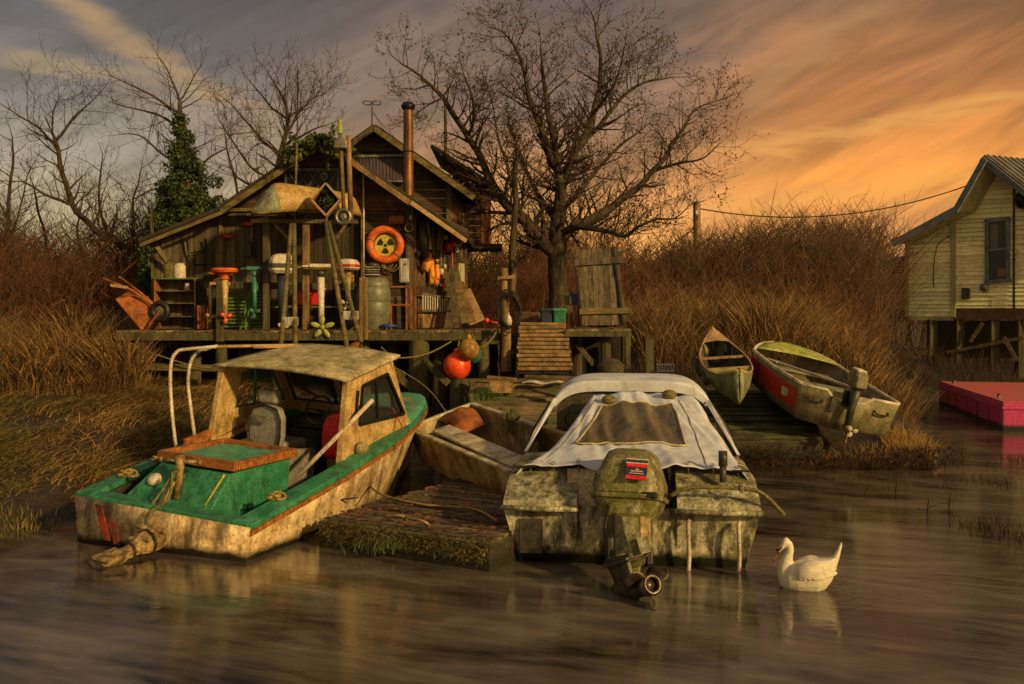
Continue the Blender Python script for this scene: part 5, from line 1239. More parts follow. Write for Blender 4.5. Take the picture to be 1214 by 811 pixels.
# a porch outboard: cowl, clamp, leg, gear case, propeller
def outboard(label, px, ytop, ybot, Y, cowl='white', leg='drive', prop='drive', w=.3, ch=.3, style='cowl', accent=None, yaw=.3, thick=1.):
    top = at(px, ytop, Y).z; b_ = at(px, ybot, Y); h = top-b_.z
    t = thing('outboard_motor', label, 'outboard motor', b_, yaw, group='old outboard motors hung along the porch rail')
    hc = h*ch
    def rr(z_, a, b__): return [(sx*a, sy*b__, z_) for sx, sy in ((-1,-.6),(-.7,-1),(.7,-1),(1,-.6),(1,.6),(.7,1),(-.7,1),(-1,.6))]
    if style == 'cowl':
        MB().loft([rr(h-hc, w*.40, w*.42), rr(h-hc*.82, w*.52, w*.55), rr(h-hc*.35, w*.5, w*.52), rr(h-hc*.08, w*.38, w*.4), rr(h, w*.2, w*.2)]).build('cowling', cowl, t, bevel=.012)
        if accent: MB().loft([rr(h-hc*.72, w*.535, w*.565), rr(h-hc*.5, w*.53, w*.56)]).build('cowl_band', accent, t)
    elif style == 'disc':
        MB().lathe([(w*.5,h-.03),(w*.55,h-.06),(w*.5,h-.10),(w*.2,h-.13),(w*.16,h-hc),(w*.22,h-hc-.02)],16).build('flywheel', cowl, t, smooth='auto')
        MB().ball((w*.2,-.05,h-hc*.6), (w*.16,w*.14,hc*.2), 8).tube([(0,0,h-hc*.7),(-w*.7,-.05,h-hc*.6)], .02, 6).build('cylinder_head', accent or leg, t, smooth=True)
    else:
        MB().box((0,0,h-.03), (w*1.1,w*.4,.06)).tube([(-w*.5,0,h-.03),(-w*.9,-.1,h-.05)], .018, 6).build('head_bar', cowl, t, bevel=.01)
        MB().ball((0,0,h-hc*.7), (w*.22,w*.2,hc*.3), 10).build('power_head', accent or leg, t, smooth=True)
    MB().tube([(0,0,h-hc), (0,0,h*.45), (0,0,h*.16)], [.045*thick,.038*thick,.034*thick], 10).build('leg', leg, t, smooth=True)
    MB().box((0,.06,h*.62), (.12,.10,.14)).tube([(-.08,.09,h*.66),(.08,.09,h*.66)], .014, 6).build('clamp_bracket', leg, t, bevel=.008)
    MB().tube([(0,.10,h*.12),(0,.0,h*.13),(0,-.10,h*.12)], [.02,.045,.025], 10).prism([(0,-.06,h*.12),(0,.06,h*.12),(0,.03,0)], (.01,0,0)).build('gear_case', leg, t, smooth='auto')
    mb = MB()
    for k in range(3): a = k*2.094+.4; mb.ball((math.cos(a)*.065,-.12,h*.12+math.sin(a)*.065), (.05,.012,.035), 8, Matrix.Rotation(-a,3,'Y'))
    mb.build('propeller', prop, t, smooth=True)
    return t
outboard('slim olive topped motor with a thin cream shaft, first along the rail from the left', 250, 322, 384, 17.2, 'motor_dark', 'cream', 'drive', .26, .18, 'disc', 'motor_dark', .3, .7)
outboard('cream motor with a rusty orange flywheel on the free post', 267, 316, 384, 16.95, 'orange', 'cream', 'redbuoy', .42, .20, 'disc', 'rust', .4, 1.3)
outboard('slender teal motor hanging left of the grey rack post', 302, 316, 378, 17.2, 'tealp', 'tealp', 'tealp', .26, .2, 'bar', 'tealp', .2, 1)
outboard('big white cowled motor with a dark blue leg behind the narrow ladder', 336, 301, 400, 17.1, 'white', 'navy', 'white', .46, .24, 'cowl', 'motor_dark', .2, 2.4)
outboard('white shafted motor with blue and white bar top and yellow green propeller', 381, 313, 400, 17.1, 'white', 'white', 'yellowgreen', .36, .18, 'bar', 'motor_dark', .2, 1.4)
t = outboard('dirty white motor with red trim right of the leaning ladder', 413, 307, 368, 17.15, 'white', 'drive', 'white', .34, .22, 'cowl', 'red', -.3, 1.4)
c = at(382,388,16.95); mb = MB()
for k in range(5): a = k*1.257+.3; mb.ball(c+V((math.cos(a)*.13,0,math.sin(a)*.13)), (.10,.02,.045), 8, Matrix.Rotation(-a,3,'Y'))
mb.ball(c, .05, 8); mb.build('spare_propeller', 'yellowgreen', label='large yellow green five bladed propeller below the white shafted motor', cat='propeller', smooth=True)
# red case on the rail
c = at(366,350,17.6); t = thing('red_case', 'bright red square case standing behind the right post of the rack', 'case', c-V((0,0,.3)))
MB().box(c, (.52,.22,.36)).build('body', 'redcase', t, world=True, bevel=.02); MB().tube([c+V((.05,-.13,-.02)), c+V((.12,-.15,.03))], .014, 6).build('handle', 'black', t, world=True)
MB().box(at(366,362,17.6)-V((0,0,.03)), (1.5,.35,.03)).box(at(345,376,17.7), (.04,.3,.4)).box(at(415,376,17.7), (.04,.3,.4)).build('porch_bench', 'green_wood', label='green bench board holding the red case', cat='bench')
# green slatted chairs
def slat_chair(px, w, label, rz):
    p = at(px, 389, 17.55); t = thing('slatted_chair', label, 'chair', (p.x,17.55,ZD), rz, group='folded green slatted chairs on the porch')
    for sx in (-1,1): MB().bar((sx*w/2,0,0), (sx*w/2,.08,.85), .035,.03).build('frame', 'green_wood', t)
    for sx in (-1,1): MB().bar((sx*w/2,-.28,0), (sx*w/2,.06,.45), .03,.03).build('leg', 'green_wood', t)
    mb = MB()
    for i in range(12): mb.bar((-w/2,.01+.007*i,.06+.064*i), (w/2,.01+.007*i,.06+.064*i), .012,.035)
    mb.build('slats', 'green_wood', t)
slat_chair(279, .50, 'green slatted folding chair between the post and the teal motor', .05); slat_chair(305, .42, 'green folding chair frame behind the teal motor', -.1)
# bookcase
p = at(211,389,17.6); t = thing('bookcase', 'weathered open bookcase with four shelves at the left end of the porch', 'bookcase', (p.x,17.6,ZD))
for x_, m_ in ((-.36,'rust'),(.36,'wood_deck')): MB().box((x_,0,.46),(.025,.3,.93)).build('side_panel', m_, t)
for z_ in (.03,.24,.48,.70,.92): MB().box((0,0,z_),(.70,.3,.022)).build('shelf', 'wood_grey_v' if z_ < .9 else 'green_wood', t)
MB().box((0,.155,.47),(.74,.01,.93)).build('back_panel', 'wood_grey_v', t); MB().box((.48,.02,.46),(.18,.3,.92)).build('side_cabinet', 'black_under', t)
for px, m_, lab in ((201,'verge','dented yellowish tin standing on the bookcase at its left'),(213,'white','grey white tin beside the yellowish one on the bookcase')):
    c = at(px,318,17.6); t = thing('milk_can', lab, 'can', (c.x,17.6,ZD+.933)); MB().lathe([(.105,0),(.11,.02),(.105,.22),(.085,.25),(.09,.27),(.0,.275)],16).build('body', m_, t, smooth='auto'); MB().torus((0,0,.27),.05,.007,V((0,1,0))).build('handle','black',t)
c = at(222,347,17.6); MB().lathe([(.05,0),(.05,.13),(.0,.13)],12,Matrix.Translation((c.x,17.6,ZD+.711))).build('small_tin', 'curtain', label='small grey tin on the upper shelf of the bookcase', cat='tin', smooth='auto')
MB().box(at(240,376,17.4), (.13,.2,.42)).box(at(240,376,17.29), (.09,.01,.36)).build('small_crate', 'rust', label='narrow dark red crate right of the bookcase', cat='crate', bevel=.008)
# chair frame hung on the wall
t = thing('hanging_frame', 'bent black tubular frame hung on the shed wall above the bookcase', 'frame', at(238,316,YS-.1))
A = [(221,283),(224,300),(231,314),(253,312),(246,297),(243,283)]
MB().tube([at(*q,YS-.1) for q in A], .018, 8).build('tube', 'black_metal', t, world=True, smooth=True); MB().tube([at(225,300,YS-.1), at(247,297,YS-.1)], .012, 6).build('crossbar', 'black_metal', t, world=True)
MB().box(at(294,297,YS-.1), (.13,.08,.25)).box(at(294,288,YS-.1), (.07,.06,.10)).build('wall_lamp', 'black_metal', label='dark box lamp fixed on the grey shed wall', cat='lamp', bevel=.01)
for px, py, lab in ((269,280,'flat dark red lure shape on the wall left of the lamp'),(294,265,'dark red lure shape high on the wall above the lamp')):
    MB().ball(at(px,py,YS-.08), (.13,.02,.04), 10).build('wall_lure', 'red', label=lab, cat='lure', smooth=True)
MB().ball(at(414,338,YS-.1), .04, 8).build('red_knob', 'red', label='little red knob on the dark boards beside the drum', cat='knob', smooth=True) if False else None
# wheelbarrow tipped on end
t = thing('wheelbarrow', 'rusty orange wheelbarrow tipped up on its nose at the left end of the pier', 'wheelbarrow', at(170,391,17.3))
Yw = 17.3
tr = [(146,350),(163,346),(184,391),(190,391)]
mb = MB(); q = lambda px, py, Y: at(px, py, Y)
O = [q(139,354,17.0), q(170,345,17.7), q(189,390,17.6), q(165,391,17.0)]; I = [p+V((.10,.10,-.02)) for p in (q(150,360,17.4), q(165,353,17.8), q(181,383,17.7), q(168,384,17.4))]
Bk = [q(146,352,17.0), q(176,350,17.75), q(190,390,17.7), q(168,391,17.0)]; Ft = [q(158,358,17.25), q(183,357,17.6), q(186,377,17.6), q(176,384,17.25)]
rim_ = [q(138,355,17.15), q(152,346,17.75), q(189,391,17.75), q(168,391,17.1)]; bot_ = [q(163,350,17.25), q(176,352,17.6), q(192,372,17.6), q(187,380,17.25)]
mb.add(rim_+bot_, [(0,1,5,4),(1,2,6,5),(2,3,7,6),(3,0,4,7),(4,5,6,7)]); mb.build('tray', 'rust', t, world=True, solid=.02, bevel=.01)
MB().tube(rim_+[rim_[0]], .016, 6).build('tray_rim', 'rust', t, world=True)
for a, b_, c_ in (((122,330),(158,345),(190,368)),((141,328),(165,346),(188,366))):
    Y = 17.1 if a[0] == 122 else 17.5
    MB().tube([q(*a,Y), q(*b_,Y), q(*c_,17.3)], .024, 8).build('handle', 'rust', t, world=True, smooth=True)
MB().bar(q(131,338,17.05), q(152,341,17.1), .035,.05).build('handle_grip', 'gunwale', t, world=True)
wh = MB().torus(at(190,369,17.15), .145, .055, V((.25,1,0)), 28, 10).build('tyre', 'black', t, world=True, smooth=True)
MB().lathe([(.105,-.02),(.09,.02),(.03,.035),(.0,.04)],16,Matrix.Translation(at(190,369,17.15))@V((.25,1,0)).to_track_quat('-Z','Y').to_matrix().to_4x4()).build('hub', 'grey_metal', wh, world=True, smooth='auto')
MB().bar(q(190,369,17.0), q(178,384,17.0), .05,.03).build('stay', 'rust', t, world=True)
# drum with the small motor on it, second drum
p = at(443,388,17.45); t = thing('plastic_drum', 'fat grey green ribbed drum beside the life ring', 'drum', (p.x,17.45,ZD))
MB().lathe([(.23,0),(.25,.02),(.29,.20),(.30,.24),(.287,.25),(.305,.28),(.31,.48),(.30,.50),(.315,.53),(.30,.72),(.28,.76),(.29,.79),(.26,.88),(.235,.90),(.24,.93),(.0,.93)],28).build('body', 'drum', t, smooth='auto')
p = at(424,388,17.75); t = thing('plastic_drum', 'dark blue drum half hidden behind the grey green one', 'drum', (p.x,17.75,ZD)); MB().lathe([(.25,0),(.27,.05),(.28,.3),(.27,.32),(.285,.36),(.28,.6),(.26,.85),(.0,.86)],24).build('body', 'blue_drum', t, smooth='auto')
c = at(442,318,17.4); t = thing('engine_block', 'bare engine block with silver stripes sitting on the drum', 'engine', (p.x+.28,17.4,ZD+.935))
cc = V((at(441,318,17.4).x,17.4,ZD+.935)); 
MB().box(cc+V((0,0,.09)), (.22,.2,.16), rz=.3).build('block', 'motor_dark', t, world=True, bevel=.02)
for i in range(4): MB().box(cc+V((.0,-.02,.05+.045*i)), (.27,.23,.014), rz=.3).build('fin', 'navy' if i == 1 else 'grey_metal', t, world=True)
MB().ball(cc+V((.02,0,.22)), (.12,.10,.05), 10).build('cover', 'motor_dark', t, world=True, smooth=True)
for px, r_, lab in ((428,.045,'pale yellow board'),(434,.045,'second pale board')): pass
t = thing('leaning_post', 'pair of short yellow posts standing before the drums', 'post', at(431,398,17.0))
for px in (428.5,434): MB().bar(at(px,403,16.98), at(px,329,16.98), .07,.05).build('upright', 'wood_warm', t, world=True, bevel=.008)
# life ring with trefoil
c = at(456.5,290,YS-.10); t = thing('life_ring', 'orange life ring hung on the shed with a radiation symbol inside', 'life ring', c-V((0,0,.34)))
MB().torus(c, .285, .075, V((0,1,0)), 44, 12).build('ring', 'orange', t, world=True, smooth=True)
mb = MB()
for a in (30, 160, 200, 320): 
    o = V((math.cos(R(a)),0,math.sin(R(a)))); mb.torus(c+o*.285, .078, .012, V((-o.z,0,o.x)), 14, 6)
mb.build('strap', 'canoe_green', t, world=True)
c = at(457,291,YS-.07); s_ = thing('radiation_sign', 'round yellow disc with a black radiation trefoil inside the life ring', 'sign', c-V((0,0,.22)))
MB().lathe([(.205,0),(.205,.012),(.0,.012)],36,Matrix.Translation(c)@Matrix.Rotation(R(90),4,'X')).build('disc', 'yellow', s_, world=True)
mb = MB(); mb.lathe([(.03,0),(.03,.004),(0,.004)],16,Matrix.Translation(c+V((0,-.016,0)))@Matrix.Rotation(R(90),4,'X'))
for a0 in (30,150,270):
    P = [c+V((math.cos(R(a))*r_, -.020, math.sin(R(a))*r_)) for r_, seq in ((.055, range(a0-28,a0+29,14)),) for a in seq]
    P += [c+V((math.cos(R(a))*.155, -.020, math.sin(R(a))*.155)) for a in range(a0+28,a0-29,-8)]
    mb.prism(P, (0,.004,0))
mb.build('trefoil', 'black', s_, world=True)
c = at(470,260.5,YS-.06); t = thing('name_plate', 'small rusty red name plate with raised letters above the life ring', 'sign', c-V((0,0,.07)))
MB().box(c, (.28,.015,.145)).build('plate', 'rust', t, world=True, bevel=.004)
pass; L4 = Matrix.Translation(MW[t.name].inverted()@(c+V((0,-.012,0))))@Matrix.Rotation(R(90),4,'X'); lettering('AEYON', .085, L4, 'orange', t)
# gear on the corner post: rings, padlock, tin box
c = at(485,270,YS-.14); MB().torus(c, .075, .012, V((0,1,0)),20,6).torus(c+V((.01,0,-.19)), .06, .012, V((.6,1,0)),20,6,sx=.7).build('iron_ring', 'grey_metal', label='pair of linked iron rings on the corner post', cat='rings', smooth=True)
MB().ball(at(487,258,YS-.14), (.035,.03,.05), 8).build('light_bulb', 'white', label='small pale bulb at the top of the corner post', cat='bulb', smooth=True)
c = at(479,321,YS-.10); t = thing('tin_box', 'rounded dull tin box fixed below the life ring', 'box', c-V((0,0,.24))); MB().box(c, (.19,.10,.46)).build('body', 'curtain', t, world=True, bevel=.04); MB().ball(c+V((.03,-.06,.12)), .018, 8).build('latch', 'black', t, world=True)
mb = MB()
for k in range(3): mb.torus(at(459+k*3,312,YS-.12), .11+.02*k, .012, V((.2,1,0)), 22, 6, a0=3.3, a1=6.1)
mb.build('rope_loop', 'rope', label='loops of rope hanging under the life ring', cat='rope', smooth=True)
# rust red chair by the corner
p = at(474,389,17.75); t = thing('rusty_chair', 'bare rust red chair frame right of the drum', 'chair', (p.x,17.75,ZD))
for dx, dy, hh in ((-.14,-.14,.45),(.14,-.14,.78),(-.14,.14,.45),(.2,.14,.78)): MB().bar((dx,dy,0),(dx,dy,hh),.03,.03).build('leg', 'rust', t)
MB().box((0,0,.45),(.36,.32,.03)).build('seat', 'rust', t); MB().bar((-.14,-.14,.78),(.2,-.14,.78),.03,.03).build('top_rail', 'rust', t)
c = at(460,388,17.2); MB().tube([c+V((-.12,0,.02)), c+V((.02,0,.03)), c+V((.16,.05,.02))], [.03,.035,.02], 8).build('blue_cloth', 'blue', label='crumpled bright blue strap on the deck edge', cat='strap', smooth=True)
MB().ball(at(577,380,17.4), .05, 10).tube([at(577,380,17.4), at(590,383,17.3)], .012, 6).build('float_bobber', 'redbuoy', label='tiny red float at the right end of the pier', cat='float', smooth=True)
# hanging gear on the angled wall
def gw_(px, py, off=.10):
    d = ray(px, py); n2 = rn; o = cA+rn*off; t_ = (o-V((0,0,CAMZ))).dot(n2)/d.dot(n2); return V((0,0,CAMZ))+d*t_
def hang(name, label, cat, mb, mat, **k): return mb.build(name, mat, label=label, cat=cat, smooth=True, **k)
t = thing('wall_oar', 'pale wooden paddle hung blade down on the gear wall', 'oar', gw_(508,298)); MB().tube([gw_(507,262), gw_(509,282)], .02, 8).build('shaft', 'gunwale', t, world=True)
mb = MB(); a, b_ = gw_(506,266), gw_(510,296); mb.bar(a, b_, .13,.025,up=rn); mb.build('blade', 'white', t, world=True, bevel=.02)
def glove(label, px, py):
    c = gw_(px, py, .14); t = thing('rubber_glove', label, 'glove', c-V((0,0,.28)), group='orange rubber gloves hung on the gear wall')
    mb = MB().tube([c+V((0,0,.30)), c+V((0,0,.12)), c, c-V((0,0,.08))], [.035,.05,.058,.055], 10)
    for i in range(4): mb.tube([c+ru*(-.045+.03*i)-V((0,0,.05)), c+ru*(-.05+.034*i)-V((0,0,.20-.015*abs(i-1.5)))], [.017,.013], 6)
    mb.tube([c+ru*.05, c+ru*.09-V((0,0,.08))], [.017,.013], 6); mb.build('glove', 'orange_cloth', t, world=True, smooth=True)
glove('left orange rubber glove hanging fingers down', 512, 325); glove('right orange rubber glove hanging fingers down', 518, 326)
mb = MB().tube([gw_(509,300,.12), gw_(507,312,.12), gw_(503,320,.12)], [.05,.10,.08], 10); hang('orange_jacket', 'folded orange oilskin hung left of the gloves', 'jacket', mb, 'orange_cloth')
mb = MB().tube([gw_(501,262,.12), gw_(502,285,.14), gw_(504,306,.12)], [.07,.12,.06], 10); hang('dark_coat', 'dark coat hung at the left of the gear wall', 'coat', mb, 'motor_dark')
for px, py, r_, m_, lab in ((531,292,.09,'red','dark red buoy hung high on the gear wall'),(537,289,.07,'redcase','small scarlet float beside the dark red buoy'),(528,281,.05,'yellowgreen','little lime float hung above the red buoy'),(526,339,.05,'redbuoy','orange red float hanging lowest on the gear wall'),(522,338,.035,'navy','tiny blue float left of the lowest red one'),(523,322,.055,'white','white float hanging right of the gloves'),(527,316,.045,'curtain','grey float hanging beside the white one'),(518,312,.05,'navy','blue grey float above the gloves'),(541,296,.055,'curtain','pale float at the right of the gear wall'),(496,300,.05,'motor_dark','dark float at the far left of the gear wall')):
    c = gw_(px, py, .14); mb = MB().ball(c, (r_,r_,r_*1.25), 10).tube([c+V((0,0,r_)), c+V((0,0,r_+.3))], .006, 5); hang('gear_float', lab, 'float', mb, m_)
for i, (px, lab) in enumerate(((514,'brown net bundle hanging between paddle and floats'),(521,'looped line hanging beside the net bundle'),(545,'pale line hanging at the right of the gear wall'))):
    mb = MB()
    for k in range(7): mb.tube(smoothpts([gw_(px+rnd(-3,3),268+10*i*(i==2)+rnd(-2,4),.1), gw_(px+rnd(-4,4),285,.13), gw_(px+rnd(-3,3),300+rnd(-6,10),.1)],3), .008, 5)
    hang('line_bundle', lab, 'line', mb, ('rope','straw','rope_pale')[i] if i != 1 else 'rope_pale')
MB().tube([gw_(536,268,.12), gw_(536,320,.12)], .018, 8).build('red_rod', 'red', label='thin red rod hanging right of the floats', cat='rod')
MB().tube(smoothpts([gw_(539,289,.2), gw_(545,291,.25), gw_(551,283,.3)],5), .014, 6).build('yellow_line', 'yellow', label='yellow line looped under the end of the verge board', cat='rope', smooth=True)
# aluminium ladder section laid on edge
t = thing('short_ladder', 'short grey ladder section resting on edge against the gear wall', 'ladder', gw_(515,370,.15))
a, b_, c, d = gw_(500,348,.16), gw_(534,354,.16), gw_(500,368,.16), gw_(534,369,.16)
MB().bar(a,b_,.03,.04).build('rail','grey_metal',t,world=True); MB().bar(c,d,.03,.04).build('rail','grey_metal',t,world=True)
for i in range(12): k = (i+.5)/12; MB().bar(a.lerp(b_,k), c.lerp(d,k), .02,.02).build('rung','white',t,world=True)
# boards leaning at the right end of the shed
for (p, q_, w, lab, m_) in (((535,318),(540,384),.10,'narrow grey board leaning first in the row by the ladder','wood_grey_v'),((540,322),(552,383),.15,'long greenish board leaning against the shed end','verge'),((545,335),(560,383),.16,'second pale board leaning beside the greenish one','wood_warm'),((549,345),(566,382),.30,'wide brown panel leaning outermost at the shed end','gunwale')):
    MB().bar(at(*q_,18.1), at(*p,18.9), w,.03,up=V((0,-1,.2))).build('leaning_board', m_, label=lab, cat='board', bevel=.006)
# ropes
def rope(label, P, r=.014, mat='rope', name='mooring_rope'):
    MB().tube(smoothpts(P,6), r, 6).build(name, mat, label=label, cat='rope', smooth=True)
rope('green rope sagging below the left half of the pier', [at(150,405,16.9), at(190,422,16.8), at(245,436,16.8), at(310,432,16.8), at(370,412,16.9)])
rope('green rope sagging from the cabin to the hanging buoys', [at(452,412,15), at(470,424,15.5), at(505,420,16.2), at(535,405,16.7)])
rope('yellow green rope looping from the pier end to the hose post', [at(560,398,16.7), at(568,412,16.6), at(583,402,16.7), at(592,385,16.9)], .016, 'rope')
rope('slack rope from the cabin roof corner down to the dock', [at(428,408,11.9), at(432,440,11.0), at(428,500,10.8), on(424,560,.3)], .012)
rope('loop of rope lying against the bow of the cabin boat', [at(476,490,12.0), at(468,520,11.6), at(445,552,11.2), on(430,570,.3)], .014)
rope('dark line tying the boat to the dock edge', [at(330,593,9.5), at(380,594,9.8), on(425,590,.31)], .008, 'black')
rope('dark mooring line from the dock to the white covered boat', [at(646,505,11.5), at(618,545,10.2), at(600,600,9.0)], .014, 'black')
rope('straw coloured rope lying along the floating dock', [on(430,565,.31), on(450,585,.31), on(500,598,.31), on(560,603,.31), on(590,618,.31)], .012, 'rope_pale')
rope('ragged rope dangling over the front edge of the dock', [on(457,612,.31), on(480,613,.33), at(480,630,9.0), at(479,655,8.98)], .014, 'rope_pale')
rope('second frayed rope end hanging over the dock edge', [on(480,613,.33), on(506,620,.32), at(508,632,8.9), at(504,642,8.9)], .012, 'rope_pale')
rope('line running from the pier down to the punt', [at(437,420,14), at(500,455,13.6), at(530,490,13)], .01)
# ================================================================== yellow house on piles
uh = V((.788,-.616,0)); nh = V((-.616,-.788,0)); oh = at(1130,366,27.0); rh = -nh
def hp_(px, py, off=0.):
    d = ray(px, py); o = oh+nh*off; t_ = (o-V((0,0,CAMZ))).dot(nh)/d.dot(nh); return V((0,0,CAMZ))+d*t_
def hc_(px, py): q = hp_(px, py)-oh; return (q.dot(uh), q.z)
rg_ = V((.9,.436,0)); hs = thing('yellow_house', 'yellowed clapboard house on piles with blue grey trim at the right edge', 'house', oh-V((0,0,1.3)))
def hwall(P, name='wall', **k):
    return MB().planks(oh, uh, (0,0,1), [hc_(*p) for p in P], .118, t=.02, horiz=True, n=nh, gap=0.006, jit=0.001, lap=.036).build(name, 'siding', hs, world=True, **k)
hwall([(1075,375),(1075,288),(1130,254),(1130,375)]); hwall([(1130.5,366),(1130.5,252),(1166,193),(1290,290),(1290,366)])
def hb(p, q, w, h, name, mat, off=.06, **k): return MB().bar(hp_(*p,off), hp_(*q,off), w, h, up=nh).build(name, mat, hs, world=True, **k)
hb((1130,250),(1130,376),.13,.04,'corner_board','trim_yellow'); hb((1075,287),(1075,376),.10,.04,'corner_board','trim_yellow'); hb((1202,212),(1202,366),.05,.03,'downpipe','black_metal')
hb((1131,372),(1300,373),.32,.10,'sill_beam','brown_sill',.0); hb((1075,377),(1131,378),.10,.06,'sill_board','trim_yellow',.0)
for a, b_ in (((1057,288),(1133,247)),((1131,250),(1166,188)),((1165,186),(1300,292))):
    A_, B_ = hp_(*a,.75), hp_(*b_,.75); nrm = (B_-A_).cross(rg_).normalized(); nrm = nrm if nrm.z > 0 else -nrm
    rf = MB().prism([A_+nrm*.02, B_+nrm*.02, B_+nrm*.02+rg_*7, A_+nrm*.02+rg_*7], nrm*.05).build('roof', 'metal_roof', hs, world=True)
    MB().bar(A_-nrm*.06+nh*.02, B_-nrm*.06+nh*.02, .05,.15, up=nrm).build('bargeboard', 'trim_blue', rf, world=True)
    MB().prism([A_-nrm*.02, B_-nrm*.02, B_-nrm*.02+rg_*.8, A_-nrm*.02+rg_*.8], nrm*.03).build('soffit', 'trim_yellow', rf, world=True)
    if a[0] == 1165:
        mb = MB()
        for i in range(30): o = rg_*(.1+i*.23); mb.bar(A_+nrm*.085+o, B_+nrm*.085+o, .04,.03, up=nrm)
        mb.build('corrugation', 'metal_roof', rf, world=True)
wo = hb((1167,296),(1198,293),.01,.01,'window','trim_blue',.06)
for (p, q) in (((1170,260),(1170,335)),((1195,257),(1195,333)),((1167,262),(1198,259)),((1167,335),(1199,332)),((1171,297),(1195,295))):
    MB().bar(hp_(*p,.08), hp_(*q,.08), .10 if p[1] != 297 else .05, .05, up=nh).build('frame', 'trim_blue', wo, world=True)
MB().prism([hp_(1172,334,.045),hp_(1194,332,.045),hp_(1194,262,.045),hp_(1172,264,.045)], -nh*.012).build('room_beyond', 'dusk_interior', wo, world=True)
MB().grid(20, 3, lambda u, v: hp_(1174+9*u, 266+30*v, .052)+nh*.006*math.sin(u*30)).build('curtain', 'curtain', wo, world=True, smooth=True)
MB().prism([hp_(1183,328,.058),hp_(1194,327,.058),hp_(1194,318,.058),hp_(1183,319,.058)], nh*.004).build('inner_shelf', 'orange_cloth', wo, world=True)
MB().prism([hp_(1173,334,.064),hp_(1194,332,.064),hp_(1194,262,.064),hp_(1173,264,.064)], nh*.003).build('window_pane', 'glass', wo, world=True)
MB().box(hp_(1145,348,.10), (.20,.12,.30), rz=R(-38)).build('meter_box', 'motor_dark', hs, world=True, bevel=.01); MB().ball(hp_(1167,341,.10), .12, 12).build('round_meter', 'grey_metal', hs, world=True, smooth=True)
MB().ball(hp_(1212,237,.15), (.2,.2,.24), 12).build('wall_lantern', 'black_metal', hs, world=True, smooth=True)
MB().tube(smoothpts([hp_(1126,280,.04), hp_(1112,290,.04), hp_(1107,315,.04), hp_(1107,340,.04)],5), .012, 5).build('loose_cable', 'black', hs, world=True)
for px, bot in ((1105,418),(1137,412),(1178,418),(1210,430)):
    MB().bar(hp_(px,bot,-.1)-V((0,0,.6)), hp_(px,378,-.1), .22,.22).build('pile', 'wood_pile', hs, world=True, bevel=.01)
for p, q in (((1122,418),(1214,400)),((1150,405),(1165,383)),((1190,400),(1206,428))): hb(p,q,.09,.06,'brace','verge',.05)
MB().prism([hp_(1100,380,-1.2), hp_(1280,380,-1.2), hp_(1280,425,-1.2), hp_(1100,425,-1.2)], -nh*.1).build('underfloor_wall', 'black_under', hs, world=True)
t = thing('lean_to_shed', 'small brown shingled shed half hidden behind the yellow house', 'shed', at(1062,368,31)); Yb_ = 31
MB().planks((0,Yb_,0),(1,0,0),(0,0,1), wp([(1053,378),(1053,312),(1076,306),(1076,378)],Yb_), .1, horiz=True, lap=.015).build('wall','brown_sill',t,world=True)
MB().bar(at(1048,312,30.7), at(1080,302,30.7), .4,.08).build('roof','metal_roof',t,world=True)
# utility pole and wires
t = thing('utility_pole', 'bare wooden utility pole standing out of the thicket', 'pole', at(826,330,26)); MB().tube([at(827,360,26), at(826,239,26)], [.11,.10], 10).build('shaft','wood_warm',t,world=True,smooth='auto')
MB().box(at(826,252,25.9),(.06,.06,.1)).build('insulator','white',t,world=True)
for P, lab, r_ in (([at(827,247,26), hp_(1163,214,.3)], 'black power cable sagging from the pole to the yellow house gable', .017), ([at(826,268,26), at(665,302,24)], 'thin cable from the pole towards the big tree', .018)):
    MB().tube(curve_pts(P[0], P[1], .55, 24), r_, 5).build('power_cable', 'black', label=lab, cat='cable', smooth=True)

